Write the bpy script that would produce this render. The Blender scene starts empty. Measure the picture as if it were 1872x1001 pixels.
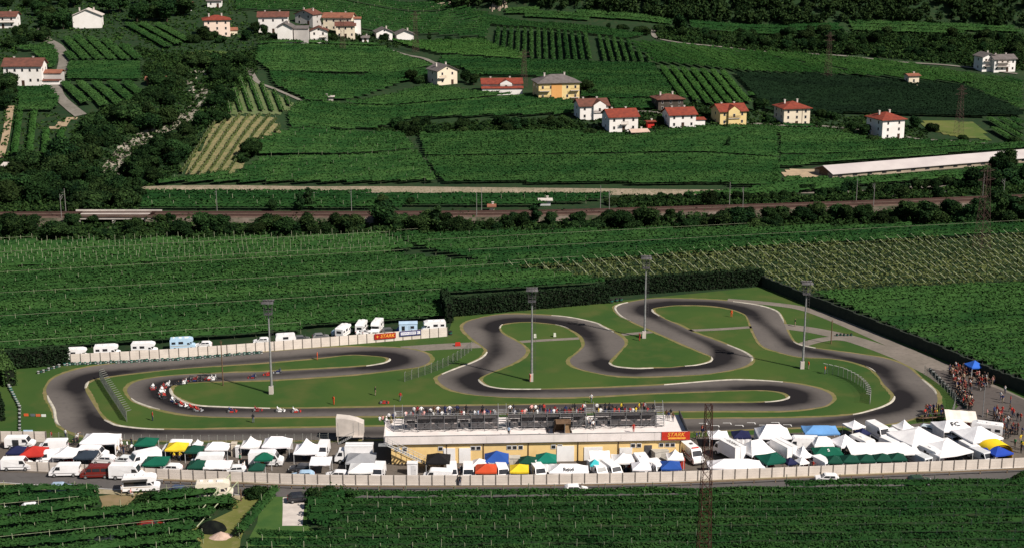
import bpy, math, random
import numpy as np
from mathutils import Vector
random.seed(7); rng = np.random.default_rng(11)
R = math.radians
sc = bpy.context.scene
col = sc.collection
# ------------------------------------------------------------------ camera model (photo pixels 1872 x 1001)
CAMZ, PITCH, FOC, CX, CY = 96.0, R(14.75), 2690.0, 936.0, 500.5
cp, sp = math.cos(PITCH), math.sin(PITCH)

def ss(t):
    t = np.clip(t, 0, 1); return t*t*(3-2*t)

STREAM = None
def H0(x, y):
    x = np.asarray(x, float); y = np.asarray(y, float)
    r = np.maximum(0, y-468-75*ss((x-60)/80))
    z = .088*r*r/(r+25)
    z = z + 13*ss((-x-45)/75)*ss((y-462)/85)
    z = z + .55*np.maximum(0, y-785)**1.15*ss((x+45)/70)*.55
    z = z + .34*np.maximum(0, y-870)
    return z

def H(x, y):
    z = H0(x, y)
    if STREAM is not None:
        x = np.asarray(x, float); y = np.asarray(y, float)
        d = np.full(np.broadcast(x, y).shape, 1e9)
        for (ax, ay), (bx, by) in zip(STREAM[:-1], STREAM[1:]):
            L = (bx-ax)**2+(by-ay)**2
            t = np.clip(((x-ax)*(bx-ax)+(y-ay)*(by-ay))/L, 0, 1)
            d = np.minimum(d, np.hypot(x-ax-t*(bx-ax), y-ay-t*(by-ay)))
        z = z - 3.0*np.exp(-(d/7.0)**2)*ss((y-452)/20)
    return z

def ray(px, py):
    u = (px-CX)/FOC; v = -(py-CY)/FOC
    return (u, cp+v*sp, -sp+v*cp)

def P(px, py, z=0.0):
    """world point where a photo pixel meets the level z"""
    d = ray(px, py); t = (z-CAMZ)/d[2]
    return Vector((d[0]*t, d[1]*t, z))

_ts = np.linspace(150, 1250, 2201)
def G(px, py):
    """world point where a photo pixel meets the terrain"""
    d = ray(px, py)
    g = CAMZ+_ts*d[2]-H(_ts*d[0], _ts*d[1])
    i = np.argmax(g < 0)
    if g[i] >= 0: i = len(_ts)-1
    a, b = g[i-1], g[i]
    t = _ts[i-1]+(_ts[i]-_ts[i-1])*a/(a-b+1e-9)
    return Vector((d[0]*t, d[1]*t, CAMZ+t*d[2]))

def proj(p):
    x, y, z = p[0], p[1], p[2]-CAMZ
    f = y*cp-z*sp; u = y*sp+z*cp
    return CX+FOC*x/f, CY-FOC*u/f
def scale_at(p):
    return FOC/(p[1]*cp-(p[2]-CAMZ)*sp)

STREAM = [(p.x, p.y) for p in [G(195, 318), G(225, 280), G(262, 252), G(318, 228), G(350, 200), G(365, 170), G(345, 150), G(380, 120), G(430, 95)]]

# ------------------------------------------------------------------ materials
MATS = {}
def mat(name, c1, c2=None, scale=1.0, rough=.85, attr=None, objcol=False, bump=0., metal=0., spec=.15, detail=4, rand=0., contrast=(.35, .65), trans=0.):
    if name in MATS: return MATS[name]
    m = bpy.data.materials.new(name); m.use_nodes = True
    nt = m.node_tree; N = nt.nodes; L = nt.links
    b = N['Principled BSDF']
    b.inputs['Roughness'].default_value = rough
    b.inputs['Metallic'].default_value = metal
    b.inputs['Specular IOR Level'].default_value = spec
    geo = N.new('ShaderNodeNewGeometry')
    no = N.new('ShaderNodeTexNoise'); no.inputs['Scale'].default_value = scale; no.inputs['Detail'].default_value = detail
    L.new(geo.outputs['Position'], no.inputs['Vector'])
    mr = N.new('ShaderNodeMapRange'); mr.inputs[1].default_value = contrast[0]; mr.inputs[2].default_value = contrast[1]
    L.new(no.outputs['Fac'], mr.inputs[0])
    fac = mr.outputs[0]
    if attr:
        at = N.new('ShaderNodeAttribute'); at.attribute_name = attr
        fac = at.outputs['Fac']
    mx = N.new('ShaderNodeMix'); mx.data_type = 'RGBA'
    mx.inputs[6].default_value = (*c1, 1); mx.inputs[7].default_value = (*(c2 or [v*.82 for v in c1]), 1)
    L.new(fac, mx.inputs[0])
    out = mx.outputs[2]
    if objcol:
        oi = N.new('ShaderNodeObjectInfo')
        mu = N.new('ShaderNodeMix'); mu.data_type = 'RGBA'; mu.blend_type = 'MULTIPLY'; mu.inputs[0].default_value = 1
        L.new(oi.outputs['Color'], mu.inputs[6]); L.new(out, mu.inputs[7]); out = mu.outputs[2]
    if rand:
        oi = N.new('ShaderNodeObjectInfo')
        hs = N.new('ShaderNodeHueSaturation')
        m1 = N.new('ShaderNodeMapRange'); m1.inputs[3].default_value = 1-rand; m1.inputs[4].default_value = 1+rand
        L.new(oi.outputs['Random'], m1.inputs[0]); L.new(m1.outputs[0], hs.inputs['Value'])
        m2 = N.new('ShaderNodeMapRange'); m2.inputs[3].default_value = .5-rand*.06; m2.inputs[4].default_value = .5+rand*.05
        ml = N.new('ShaderNodeMath'); ml.operation = 'FRACT'
        mm = N.new('ShaderNodeMath'); mm.operation = 'MULTIPLY'; mm.inputs[1].default_value = 7.31
        L.new(oi.outputs['Random'], mm.inputs[0]); L.new(mm.outputs[0], ml.inputs[0]); L.new(ml.outputs[0], m2.inputs[0])
        L.new(m2.outputs[0], hs.inputs['Hue']); L.new(out, hs.inputs['Color']); out = hs.outputs[0]
    L.new(out, b.inputs['Base Color'])
    if bump:
        bp = N.new('ShaderNodeBump'); bp.inputs['Strength'].default_value = bump; bp.inputs['Distance'].default_value = .1
        n2 = N.new('ShaderNodeTexNoise'); n2.inputs['Scale'].default_value = scale*6; n2.inputs['Detail'].default_value = 5
        L.new(geo.outputs['Position'], n2.inputs['Vector']); L.new(n2.outputs['Fac'], bp.inputs['Height']); L.new(bp.outputs[0], b.inputs['Normal'])
    MATS[name] = m
    return m

def two_noise(name, ca, cb, cc, s1, s2, rough=.95, k=.5):
    """large patches of ca/cb with smaller specks of cc"""
    m = mat(name, ca, cb, s1, rough)
    nt = m.node_tree; N = nt.nodes; L = nt.links
    b = N['Principled BSDF']; src = b.inputs['Base Color'].links[0].from_socket
    geo = N.new('ShaderNodeNewGeometry'); n = N.new('ShaderNodeTexNoise'); n.inputs['Scale'].default_value = s2; n.inputs['Detail'].default_value = 6
    L.new(geo.outputs['Position'], n.inputs['Vector'])
    mr = N.new('ShaderNodeMapRange'); mr.inputs[1].default_value = .5; mr.inputs[2].default_value = .68; mr.inputs[4].default_value = k
    L.new(n.outputs['Fac'], mr.inputs[0])
    mx = N.new('ShaderNodeMix'); mx.data_type = 'RGBA'; mx.inputs[7].default_value = (*cc, 1)
    L.new(mr.outputs[0], mx.inputs[0]); L.new(src, mx.inputs[6]); L.new(mx.outputs[2], b.inputs['Base Color'])
    return m

white = mat('white_paint', (.80, .78, .77), (.72, .70, .69), .6, .45)
paint = mat('vehicle_paint', (1, 1, 1), (.9, .89, .88), .8, .35, objcol=True, spec=.5)
fabric = mat('canopy_fabric', (1, 1, 1), (.88, .87, .88), .5, .8, objcol=True, bump=.25)
glass = mat('dark_glass', (.02, .022, .026), (.035, .035, .04), 1, .08, spec=.6)
rubber = mat('black_rubber', (.02, .02, .02), (.035, .033, .03), 3, .8)
steel = mat('galvanised_steel', (.30, .30, .30), (.2, .2, .2), 2, .5, metal=.2)
darksteel = mat('dark_steel', (.06, .06, .065), (.1, .09, .09), 2, .6)
concrete = mat('pale_concrete', (.55, .49, .44), (.45, .40, .36), .7, .9)
terrace_m = mat('terrace_concrete', (.74, .67, .64), (.64, .58, .55), .5, .9)
wallpanel = mat('precast_panel', (.68, .60, .53), (.58, .51, .45), .5, .9)
yellowwall = mat('yellow_render', (.80, .57, .25), (.72, .50, .22), .6, .9)
wood = mat('weathered_wood', (.16, .10, .06), (.09, .055, .035), 2, .9)
postm = mat('trellis_post_concrete', (.36, .37, .24), (.24, .27, .16), 1, .9)
rust = mat('rusty_lattice', (.065, .022, .016), (.04, .014, .012), 1, .9)
plainc = mat('coloured_paint', (1, 1, 1), (.85, .85, .85), 1, .6, objcol=True)

# ------------------------------------------------------------------ mesh builder
class MB:
    def __init__(s): s.v = []; s.f = []; s.m = []
    def add(s, vs, fs, m=0):
        o = len(s.v); s.v += [tuple(x) for x in vs]
        for f in fs: s.f.append(tuple(i+o for i in f)); s.m.append(m)
        return s
    def box(s, c, d, rz=0, m=0, taper=1.0):
        x, y, z = d[0]/2, d[1]/2, d[2]/2; q, w = math.cos(rz), math.sin(rz); vs = []
        for k, t in ((-z, 1), (z, taper)):
            for a, b in ((-x, -y), (x, -y), (x, y), (-x, y)):
                a *= t; b *= t
                vs.append((c[0]+a*q-b*w, c[1]+a*w+b*q, c[2]+k))
        return s.add(vs, [(3, 2, 1, 0), (4, 5, 6, 7), (0, 1, 5, 4), (1, 2, 6, 5), (2, 3, 7, 6), (3, 0, 4, 7)], m)
    def tube(s, p, q, r0, r1=None, n=6, m=0):
        p = Vector(p); q = Vector(q); r1 = r0 if r1 is None else r1
        d = (q-p).normalized(); a = d.orthogonal().normalized(); b = d.cross(a); vs = []
        for c, r in ((p, r0), (q, r1)):
            for i in range(n):
                t = 2*math.pi*i/n; vs.append(c+a*(r*math.cos(t))+b*(r*math.sin(t)))
        fs = [(i, (i+1) % n, n+(i+1) % n, n+i) for i in range(n)]+[tuple(range(n-1, -1, -1)), tuple(range(n, 2*n))]
        return s.add(vs, fs, m)
    def quad(s, a, b, c, d, m=0): return s.add([a, b, c, d], [(0, 1, 2, 3)], m)
    def prism(s, poly, z0, z1, m=0):
        n = len(poly)
        vs = [(x, y, z0) for x, y in poly]+[(x, y, z1) for x, y in poly]
        fs = [(i, (i+1) % n, n+(i+1) % n, n+i) for i in range(n)]+[tuple(range(n-1, -1, -1)), tuple(range(n, 2*n))]
        return s.add(vs, fs, m)
    def mesh(s, name, mats):
        me = bpy.data.meshes.new(name); me.from_pydata(s.v, [], s.f)
        for m in (mats if isinstance(mats, (list, tuple)) else [mats]): me.materials.append(m)
        if any(s.m): me.polygons.foreach_set('material_index', s.m)
        me.update(); return me
    def build(s, name, mats, parent=None, loc=None, smooth=False, color=None):
        return link(name, s.mesh(name, mats), parent, loc, smooth, color)

def link(name, me, parent=None, loc=None, smooth=False, color=None):
    o = bpy.data.objects.new(name, me); col.objects.link(o)
    if parent: o.parent = parent
    if loc is not None: o.location = loc
    if smooth: me.polygons.foreach_set('use_smooth', [True]*len(me.polygons))
    if color: o.color = (*color, 1)
    return o

def tag(o, label=None, cat=None, group=None, kind=None):
    if label: o['label'] = label
    if cat: o['category'] = cat
    if group: o['group'] = group
    if kind: o['kind'] = kind
    return o

def empty(name, loc, rz=0.):
    o = bpy.data.objects.new(name, None); col.objects.link(o)
    o.location = loc; o.rotation_euler = (0, 0, rz); o.empty_display_size = .3
    return o

def thing(name, label, cat, loc, rz=0., group=None):
    return tag(empty(name, loc, rz), label, cat, group)

def copy_tree(o, kids, parent=None):
    c = o.copy(); col.objects.link(c)
    if parent: c.parent = parent
    for ch in kids.get(o, ()): copy_tree(ch, kids, c)
    return c
def kids_of(root):
    d = {}
    def rec(o):
        d[o] = list(o.children)
        for c in o.children: rec(c)
    rec(root); return d

class Proto:
    """first use places the prototype itself, later uses copy it"""
    def __init__(s, fn): s.fn = fn; s.root = None; s.n = 0
    def get(s):
        if s.root is None:
            s.root = s.fn(); bpy.context.view_layer.update(); s.kids = kids_of(s.root); return s.root
        return copy_tree(s.root, s.kids)
def paint_tree(o, color, names):
    for c in [o]+list(o.children_recursive):
        if c.name.split('.')[0] in names: c.color = (*color, 1)

ORD = ['first', 'second', 'third', 'fourth', 'fifth', 'sixth', 'seventh', 'eighth', 'ninth', 'tenth', 'eleventh', 'twelfth']
def nth(i):
    i += 1
    if i <= 12: return ORD[i-1]
    return '%d%s' % (i, 'th' if 10 <= i % 100 <= 20 else {1: 'st', 2: 'nd', 3: 'rd'}.get(i % 10, 'th'))

# numpy quad clouds (leaves)
def quads(name, C, size, val, mats, up=.35, midx=None, N=None):
    n = len(C)
    if N is None:
        N = rng.normal(size=(n, 3)); N[:, 2] = np.abs(N[:, 2])+up
    N /= np.linalg.norm(N, axis=1)[:, None]
    T = rng.normal(size=(n, 3)); T -= N*np.sum(T*N, 1)[:, None]; T /= np.linalg.norm(T, axis=1)[:, None]+1e-9
    B = np.cross(N, T)
    s = (size*rng.uniform(.6, 1.35, n))[:, None]*.5
    e = rng.uniform(.6, 1.0, (n, 1))
    V = np.empty((n, 4, 3))
    V[:, 0] = C-T*s*1.25; V[:, 1] = C-B*s*e; V[:, 2] = C+T*s*1.25+N*s*.35; V[:, 3] = C+B*s*e
    me = bpy.data.meshes.new(name)
    me.vertices.add(n*4); me.vertices.foreach_set('co', V.reshape(-1).astype(np.float32))
    me.loops.add(n*4); me.loops.foreach_set('vertex_index', np.arange(n*4, dtype=np.int32))
    me.polygons.add(n); me.polygons.foreach_set('loop_start', np.arange(0, n*4, 4, dtype=np.int32))
    a = me.attributes.new('v', 'FLOAT', 'POINT'); a.data.foreach_set('value', np.repeat(val, 4).astype(np.float32))
    for m in (mats if isinstance(mats, (list, tuple)) else [mats]): me.materials.append(m)
    if midx is not None: me.polygons.foreach_set('material_index', midx.astype(np.int32))
    me.update(calc_edges=True); return me

def sheet(name, pts, z, m, label=None, cat=None, kind='structure', thick=0):
    """flat polygon lying on the level plain, from world points"""
    mb = MB(); n = len(pts); mb.add([(p[0], p[1], z) for p in pts], [tuple(range(n))])
    me = mb.mesh(name, m)
    if me.polygons[0].normal.z < 0: me.flip_normals()
    o = link(name, me); return tag(o, label, cat, None, kind)

def smooth_poly(pts, sub=6, closed=False):
    pts = np.array([[p[0], p[1]] for p in pts], float); n = len(pts); out = []
    for i in range(n if closed else n-1):
        g = (lambda k: pts[k % n]) if closed else (lambda k: pts[min(max(k, 0), n-1)])
        p0, p1, p2, p3 = g(i-1), g(i), g(i+1), g(i+2)
        for k in range(sub):
            t = k/sub
            out.append(.5*((2*p1)+(-p0+p2)*t+(2*p0-5*p1+4*p2-p3)*t*t+(-p0+3*p1-3*p2+p3)*t**3))
    if not closed: out.append(pts[-1])
    return np.array(out)

def strip(name, pts, width, dz, m, label, cat, kind='structure', drape=True, sub=8, w2=None):
    """road or path: a ribbon along world points, draped on the terrain"""
    c = smooth_poly(pts, sub); d = np.gradient(c, axis=0); d /= np.linalg.norm(d, axis=1)[:, None]+1e-9
    nrm = np.stack([-d[:, 1], d[:, 0]], 1); mb = MB(); vs = []; K = 4
    for i, (p, q) in enumerate(zip(c, nrm)):
        w = width if w2 is None else width+(w2-width)*i/(len(c)-1)
        for k in range(K+1):
            x, y = p+q*w*(k/K-.5)
            vs.append((x, y, (float(H(x, y)) if drape else 0)+dz))
    fs = [(i*(K+1)+k+1, i*(K+1)+k, (i+1)*(K+1)+k, (i+1)*(K+1)+k+1) for i in range(len(c)-1) for k in range(K)]
    mb.add(vs, fs); return tag(mb.build(name, m), label, cat, None, kind)
# ------------------------------------------------------------------ terrain sheet
def build_terrain():
    xs = np.concatenate([np.arange(-900, -330, 15), np.arange(-330, 340, 4), np.arange(340, 901, 15)])
    ys = np.concatenate([np.arange(-60, 440, 20), np.arange(440, 900, 4), np.arange(900, 1701, 20)])
    X, Y = np.meshgrid(xs, ys); Z = H(X, Y)-.03
    nx, ny = len(xs), len(ys)
    me = bpy.data.meshes.new('hillside_terrain')
    V = np.stack([X, Y, Z], -1).reshape(-1, 3)
    i = np.arange((ny-1)*(nx-1)); r = i//(nx-1); c = i % (nx-1); a = r*nx+c
    F = np.stack([a, a+1, a+nx+1, a+nx], 1)
    me.from_pydata(V, [], F); me.materials.append(two_noise('meadow_soil', (.012, .030, .011), (.019, .042, .014), (.040, .042, .02), .04, .5))  # base darkened so gaps between fields also read as shadow lines
    me.polygons.foreach_set('use_smooth', [True]*len(me.polygons))
    tag(link('terrain', me), 'dark green valley floor rising into the hillside', 'terrain', None, 'structure')
build_terrain()

# ------------------------------------------------------------------ sheets inside the circuit
px = lambda L, z=0: [P(a, b, z) for a, b in L]
grass_m = two_noise('mown_grass', (.030, .070, .014), (.050, .086, .017), (.082, .090, .025), .05, .13, k=.6)
sheet('infield_grass', px([(-80, 690), (0, 672), (127, 666), (400, 645), (818, 612), (830, 576), (1115, 551), (1392, 524), (1560, 583), (1872, 714), (2000, 765), (2000, 870), (1872, 857), (1250, 880), (600, 888), (0, 880), (-80, 880)]), .02, grass_m, 'mown green grass inside the kart circuit', 'grass')
apron = two_noise('paddock_ground', (.125, .105, .088), (.095, .08, .068), (.07, .06, .05), .12, 1.2)
sheet('paddock_ground', px([(-80, 790), (60, 806), (230, 812), (420, 812), (600, 808), (690, 806), (1250, 800), (1420, 792), (1560, 786), (1690, 772), (1760, 775), (2000, 800), (2000, 862), (1872, 852), (1500, 868), (1250, 876), (600, 884), (300, 872), (0, 862), (-80, 860)]), .06, apron, 'grey brown gravel ground of the paddock', 'ground')
asph2 = two_noise('service_asphalt', (.085, .072, .066), (.10, .085, .077), (.065, .055, .05), .1, 1.0)
sheet('assembly_yard', px([(1700, 672), (1770, 690), (1830, 712), (1900, 742), (2000, 790), (2000, 815), (1800, 790), (1740, 778), (1730, 762), (1752, 742), (1735, 712), (1712, 692)]), .05, asph2, 'grey asphalt yard beside the last bend', 'ground')
pale = two_noise('concrete_path', (.20, .17, .145), (.16, .138, .115), (.12, .105, .088), .2, 1.0)
PZ = [.03]
def path(pts, w, label, w2=None, z=.035, m=None):
    PZ[0] += .0025; z = PZ[0]; strip('service_path', px(pts), w, z, m or pale, label, 'path', drape=False, w2=w2)
path([(735, 638), (800, 633.5), (895, 629)], 4.2, 'pale concrete path between hairpin and chicane')
path([(940, 625), (1000, 621), (1075, 617)], 1.6, 'narrow pale path crossing the first grass island')
path([(1110, 614), (1160, 609), (1215, 604)], 1.6, 'narrow pale path passing the far light mast')
path([(1250, 604), (1310, 601.5), (1380, 597)], 1.6, 'narrow pale path crossing the upper grass island')
path([(1425, 595), (1490, 604), (1560, 620), (1640, 648), (1700, 676), (1740, 700)], 4.0, 'pale service path leading to the assembly yard', 5.5)
path([(1330, 548), (1420, 556), (1480, 567), (1560, 598), (1640, 633), (1720, 668), (1800, 704), (1872, 738)], 2.6, 'pale service track along the dark perimeter screen', 4.5, .03)
path([(1452, 640), (1475, 627), (1530, 618), (1600, 632)], 2.6, 'short escape lane beside the esses')

# ------------------------------------------------------------------ the track
A = [(222,779),(300,784.5),(480,783),(620,780.5),(900,775),(1240,765.6),(1400,764),(1500,762),(1559,757.5),(1600,748),(1624,739),(1634,731),(1635,722),(1627,712),(1615.6,701),(1605,685),(1589,671),(1550,659),(1511,654),(1460,651.4),(1420.8,642),(1394.8,632),(1381.8,615),(1374,597),(1366,578.7),(1355.8,571),(1330,563),(1291,558),(1239,557.4),(1208,560.5),(1194.8,563),(1191.5,566),(1193,570),(1202.6,576),(1220,585),(1241.6,594),(1268,607),(1304,620),(1335,632),(1363.6,645),(1374,656),(1366,666),(1345.5,673.5),(1311,680),(1278,684),(1200,687),(1160,687.5),(1125,686),(1098.7,682.6),(1065,675),(1047,667),(1042,659),(1045,653),(1057,643.6),(1068,632),(1068,622),(1062,613),(1049.4,604.7),(1023.4,594),(981.8,588.6),(955,588),(930,590),(917,593),(913,598),(914,604),(919.5,610),(930,616),(947,625),(957,632),(961.6,641),(956,651),(935,664.4),(903.9,677.4),(884,686),(875,693),(880.5,700.8),(896,707),(930,711),(989,711),(1060,709.9),(1189,704.7),(1304,696),(1356,694),(1431,698),(1486,707),(1515,718),(1522,729),(1512,739),(1494,744),(1436,750),(1340,750),(1230,751),(1054,753),(900,756),(737,759),(614,760),(494,762),(400,761),(351.6,758),(307.7,751),(274.7,742.4),(246,731.4),(235,720.4),(233,709.5),(246,698.5),(274.7,691),(329.7,685),(400,681.6),(484,679),(588,674),(660,669.5),(695,665),(709,661),(713.8,657),(710,653.5),(700,651.5),(680,649.5),(640,648),(577,654),(484,662),(400,667.7),(329.7,673),(250,681),(195,688),(170,693),(159,699),(156,706),(157,715),(162.6,725),(169,736),(176,747),(187,763),(198,771)]
B = [(188,801),(300,804.5),(480,804),(620,803),(900,797),(1240,788.7),(1400,782.5),(1500,779),(1560,777),(1625,774),(1679,761),(1707,744),(1714,730),(1708,714),(1690,697),(1678,686),(1655,668),(1615,654),(1563,646),(1491,636),(1455,627),(1441,609),(1434,592),(1428.6,581),(1418,568),(1387,558),(1340,551),(1299,547.5),(1240,545.5),(1189.6,546),(1148,552.7),(1130,558),(1126,564.4),(1135,576),(1153,586),(1194.8,604.7),(1241.6,625.5),(1280,642),(1297,649),(1302.6,655),(1301,659),(1296,662),(1275,667),(1252,669),(1225,671.5),(1194.8,672.5),(1163.6,673.5),(1132.5,671),(1120,668),(1114,664.4),(1114,660),(1117,656),(1124,649),(1132,641),(1141.6,629),(1138,618),(1122,607),(1102,597),(1085,589),(1035,579),(990,575.5),(940,574),(904,576),(865,584),(849,592),(848,602),(860,615),(875,626.8),(886,635),(891,641),(884,652),(865,662),(838,672),(807.8,684),(800,691),(808,702),(831,713.8),(878,722),(950,725.5),(1050,725),(1180,718.5),(1290,714.5),(1345,713),(1395,712.5),(1428,716),(1441,721),(1443,726),(1437,729.5),(1420,733),(1390,735),(1330,736),(1220,736),(1054,738),(900,740.5),(737,743),(610,745.5),(494,746),(400,743.5),(360,741),(337,735),(325,729),(315,722),(311,716),(311,709),(316.5,704),(332,700),(360,698),(400,696.5),(484,694),(588,688),(666,682),(718,676),(764,670),(783,662),(786,653),(775,644),(743.6,636.6),(691.7,634),(590,635),(484,643),(400,650.5),(307.7,657),(220,663),(154,672),(115,683),(94.5,694),(84.6,709.5),(87,722.6),(94.5,736),(101,749),(103,764),(110,777.6),(137,791)]
SUB = 5
TA = smooth_poly(px(A), SUB, True); TB = smooth_poly(px(B), SUB, True); NT = len(TA)
def racing():
    u = np.full(NT, .5)
    for it in range(420):
        p = TA+(TB-TA)*u[:, None]
        q = .5*(np.roll(p, 3, 0)+np.roll(p, -3, 0))
        w = TB-TA; u2 = np.sum((q-TA)*w, 1)/np.sum(w*w, 1)
        u = np.clip(.35*u+.65*u2, .2, .8)
    for _ in range(6): u = (np.roll(u, 1)+u+np.roll(u, -1))/3
    p = TA+(TB-TA)*u[:, None]
    d = np.roll(p, -4, 0)-np.roll(p, 4, 0); a = np.arctan2(d[:, 1], d[:, 0])
    k = np.abs((np.roll(a, -4)-np.roll(a, 4)+np.pi) % (2*np.pi)-np.pi)/(np.linalg.norm(np.roll(p, -4, 0)-np.roll(p, 4, 0), axis=1)+1e-6)
    for _ in range(25): k = (np.roll(k, 1)+k+np.roll(k, -1))/3
    return u, np.clip(k*14, 0, 1)
def build_track():
    u, k = racing(); K = 14; vs = []; val = []
    W = np.linalg.norm(TB-TA, axis=1)
    for i in range(NT):
        for j in range(K+1):
            t = j/K; p = TA[i]+(TB[i]-TA[i])*t
            vs.append((p[0], p[1], .05))
            hw = 1.7+1.6*k[i]
            d = abs(t-u[i])*W[i]
            val.append((.62+.7*k[i])*math.exp(-(d/hw)**2))
    n = NT; fs = []
    for i in range(n):
        for j in range(K):
            a = i*(K+1)+j; b = ((i+1) % n)*(K+1)+j; fs.append((a, b, b+1, a+1))
    me = bpy.data.meshes.new('kart_track'); me.from_pydata(vs, [], fs)
    at = me.attributes.new('rub', 'FLOAT', 'POINT'); at.data.foreach_set('value', np.array(val, np.float32))
    m = two_noise('track_asphalt', (.106, .093, .085), (.130, .114, .103), (.09, .08, .074), .06, .9)
    nt = m.node_tree; N = nt.nodes; L = nt.links; b = N['Principled BSDF']; src = b.inputs['Base Color'].links[0].from_socket
    t = N.new('ShaderNodeAttribute'); t.attribute_name = 'rub'
    no = N.new('ShaderNodeTexNoise'); no.inputs['Scale'].default_value = .35; g = N.new('ShaderNodeNewGeometry'); L.new(g.outputs['Position'], no.inputs['Vector'])
    mm = N.new('ShaderNodeMath'); mm.operation = 'MULTIPLY_ADD'; mm.inputs[1].default_value = .55; mm.inputs[2].default_value = .78; L.new(no.outputs['Fac'], mm.inputs[0])
    m3 = N.new('ShaderNodeMath'); m3.operation = 'MULTIPLY'; m3.use_clamp = True; L.new(mm.outputs[0], m3.inputs[0]); L.new(t.outputs['Fac'], m3.inputs[1])
    mx = N.new('ShaderNodeMix'); mx.data_type = 'RGBA'; mx.inputs[7].default_value = (.013, .011, .012, 1)
    L.new(m3.outputs[0], mx.inputs[0]); L.new(src, mx.inputs[6]); L.new(mx.outputs[2], b.inputs['Base Color'])
    me.materials.append(m)
    if me.polygons[0].normal.z < 0: me.flip_normals()
    tag(link('kart_track', me), 'winding grey asphalt kart track with dark rubbered line', 'race track', None, 'structure')
    # worn dirt verge along both edges
    for nm, E, F in (('dirt_verge', TA, TB), ('dirt_verge', TB, TA)):
        o = (E-F)/np.linalg.norm(E-F, axis=1)[:, None]; w = .35+.45*np.abs(np.sin(np.arange(NT)*.13))+.25*rng.random(NT)
        Q = E+o*w[:, None]; mb = MB()
        mb.add([(a[0], a[1], .04) for a in E]+[(a[0], a[1], .04) for a in Q], [(i, (i+1) % NT, NT+(i+1) % NT, NT+i) for i in range(NT)])
        tag(mb.build(nm, mat('dry_verge', (.20, .155, .075), (.13, .13, .04), .4, .95)), 'thin dry brown verge along the track edge', 'verge', None, 'structure')
build_track()
kerb_m = mat('kerb_paint', (.50, .46, .38), (.34, .31, .26), .8, .8)
def kerb(p0, p1, label, w=.5):
    a = P(*p0); b = P(*p1)
    best = None
    for E, F in ((TA, TB), (TB, TA)):
        i = int(np.argmin(np.hypot(E[:, 0]-a.x, E[:, 1]-a.y))); j = int(np.argmin(np.hypot(E[:, 0]-b.x, E[:, 1]-b.y)))
        s = math.hypot(E[i, 0]-a.x, E[i, 1]-a.y)+math.hypot(E[j, 0]-b.x, E[j, 1]-b.y)
        if best is None or s < best[0]: best = (s, E, F, i, j)
    _, E, F, i, j = best
    if (j-i) % NT > NT/2: i, j = j, i
    ids = [(i+k) % NT for k in range((j-i) % NT+1)]
    mb = MB(); vs = []
    for q, k in enumerate(ids):
        o = (E[k]-F[k])/np.linalg.norm(E[k]-F[k]); tw = w*min(1, .35+min(q, len(ids)-1-q)*.2)
        for d, z in ((-.12, .052), (0.08, .12), (tw*.7, .15), (tw, .03)):
            p = E[k]+o*d; vs.append((p[0], p[1], z))
    mb.add(vs, [(r*4+c, r*4+c+1, r*4+c+5, r*4+c+4) for r in range(len(ids)-1) for c in range(3)])
    me = mb.mesh('kerb', kerb_m)
    if me.polygons[0].normal.z < 0: me.flip_normals()
    tag(link('kerb_strip', me), label, 'kerb', 'white kerbs along the track', 'structure')
for a, b, l in [((187,767),(300,785),'inside the bottom left bend'),((86,722),(110,778),'outside the far left bend'),((158,696),(157,710),'at the inner lip of the far left bend'),((673,669),(713,655),'inside the middle hairpin'),((310,709),(494,746),'inside the left hairpin full of karts'),((237,727),(292,748),'outside the left hairpin'),((808,683),(889,643),'outside the chicane entry'),((875,693),(990,711),'inside the bend below the first island'),((1008,577),(1122,607),'outside the bend at the hedge'),((913,600),(920,592),'at the tip of the first grass island'),((1020,593),(1038,600),'at the back of the first grass island'),((1114,662),(1195,673),'inside the bend under the far mast'),((1148,553),(1152,585),'around the outer tip of the top loop'),((1192,565),(1204,577),'inside the tip of the top loop'),((1252,669),(1302,652),'inside the middle right hairpin'),((1325,629),(1373,661),'outside the middle right hairpin'),((1340,551),(1432,590),'outside the upper right bend'),((1449,624),(1491,636),'beside the escape lane'),((1210,703),(1431,698),'along the second straight'),((1395,735),(1443,724),'inside the lower right hairpin'),((1585,669),(1600,680),'inside the final sweep entry'),((1559,757.5),(1634,723),'inside the final sweep'),((1683,692),(1711,719),'outside the final sweep'),((300,657.5),(400,650.5),'beside the tyre barrier')]:
    kerb(a, b, 'white painted kerb '+l)
# starting grid marks on the bottom straight
gm = mat('grid_paint', (.75, .73, .7), (.6, .58, .55), 3, .8)
for q in range(8):
    x = 1285+q*22; y = 772.5+(4.5 if q % 2 else 0)-q*.25; c = P(x, y, .07)
    mb = MB().box((0, 0, .004), (1.5, .16, .008)).box((.67, -.45, .004), (.16, .74, .008))
    o = mb.build('grid_mark', gm, loc=c); tag(o, 'white bracket starting grid marks on the bottom straight', 'road marking', 'starting grid marks', 'structure')

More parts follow.
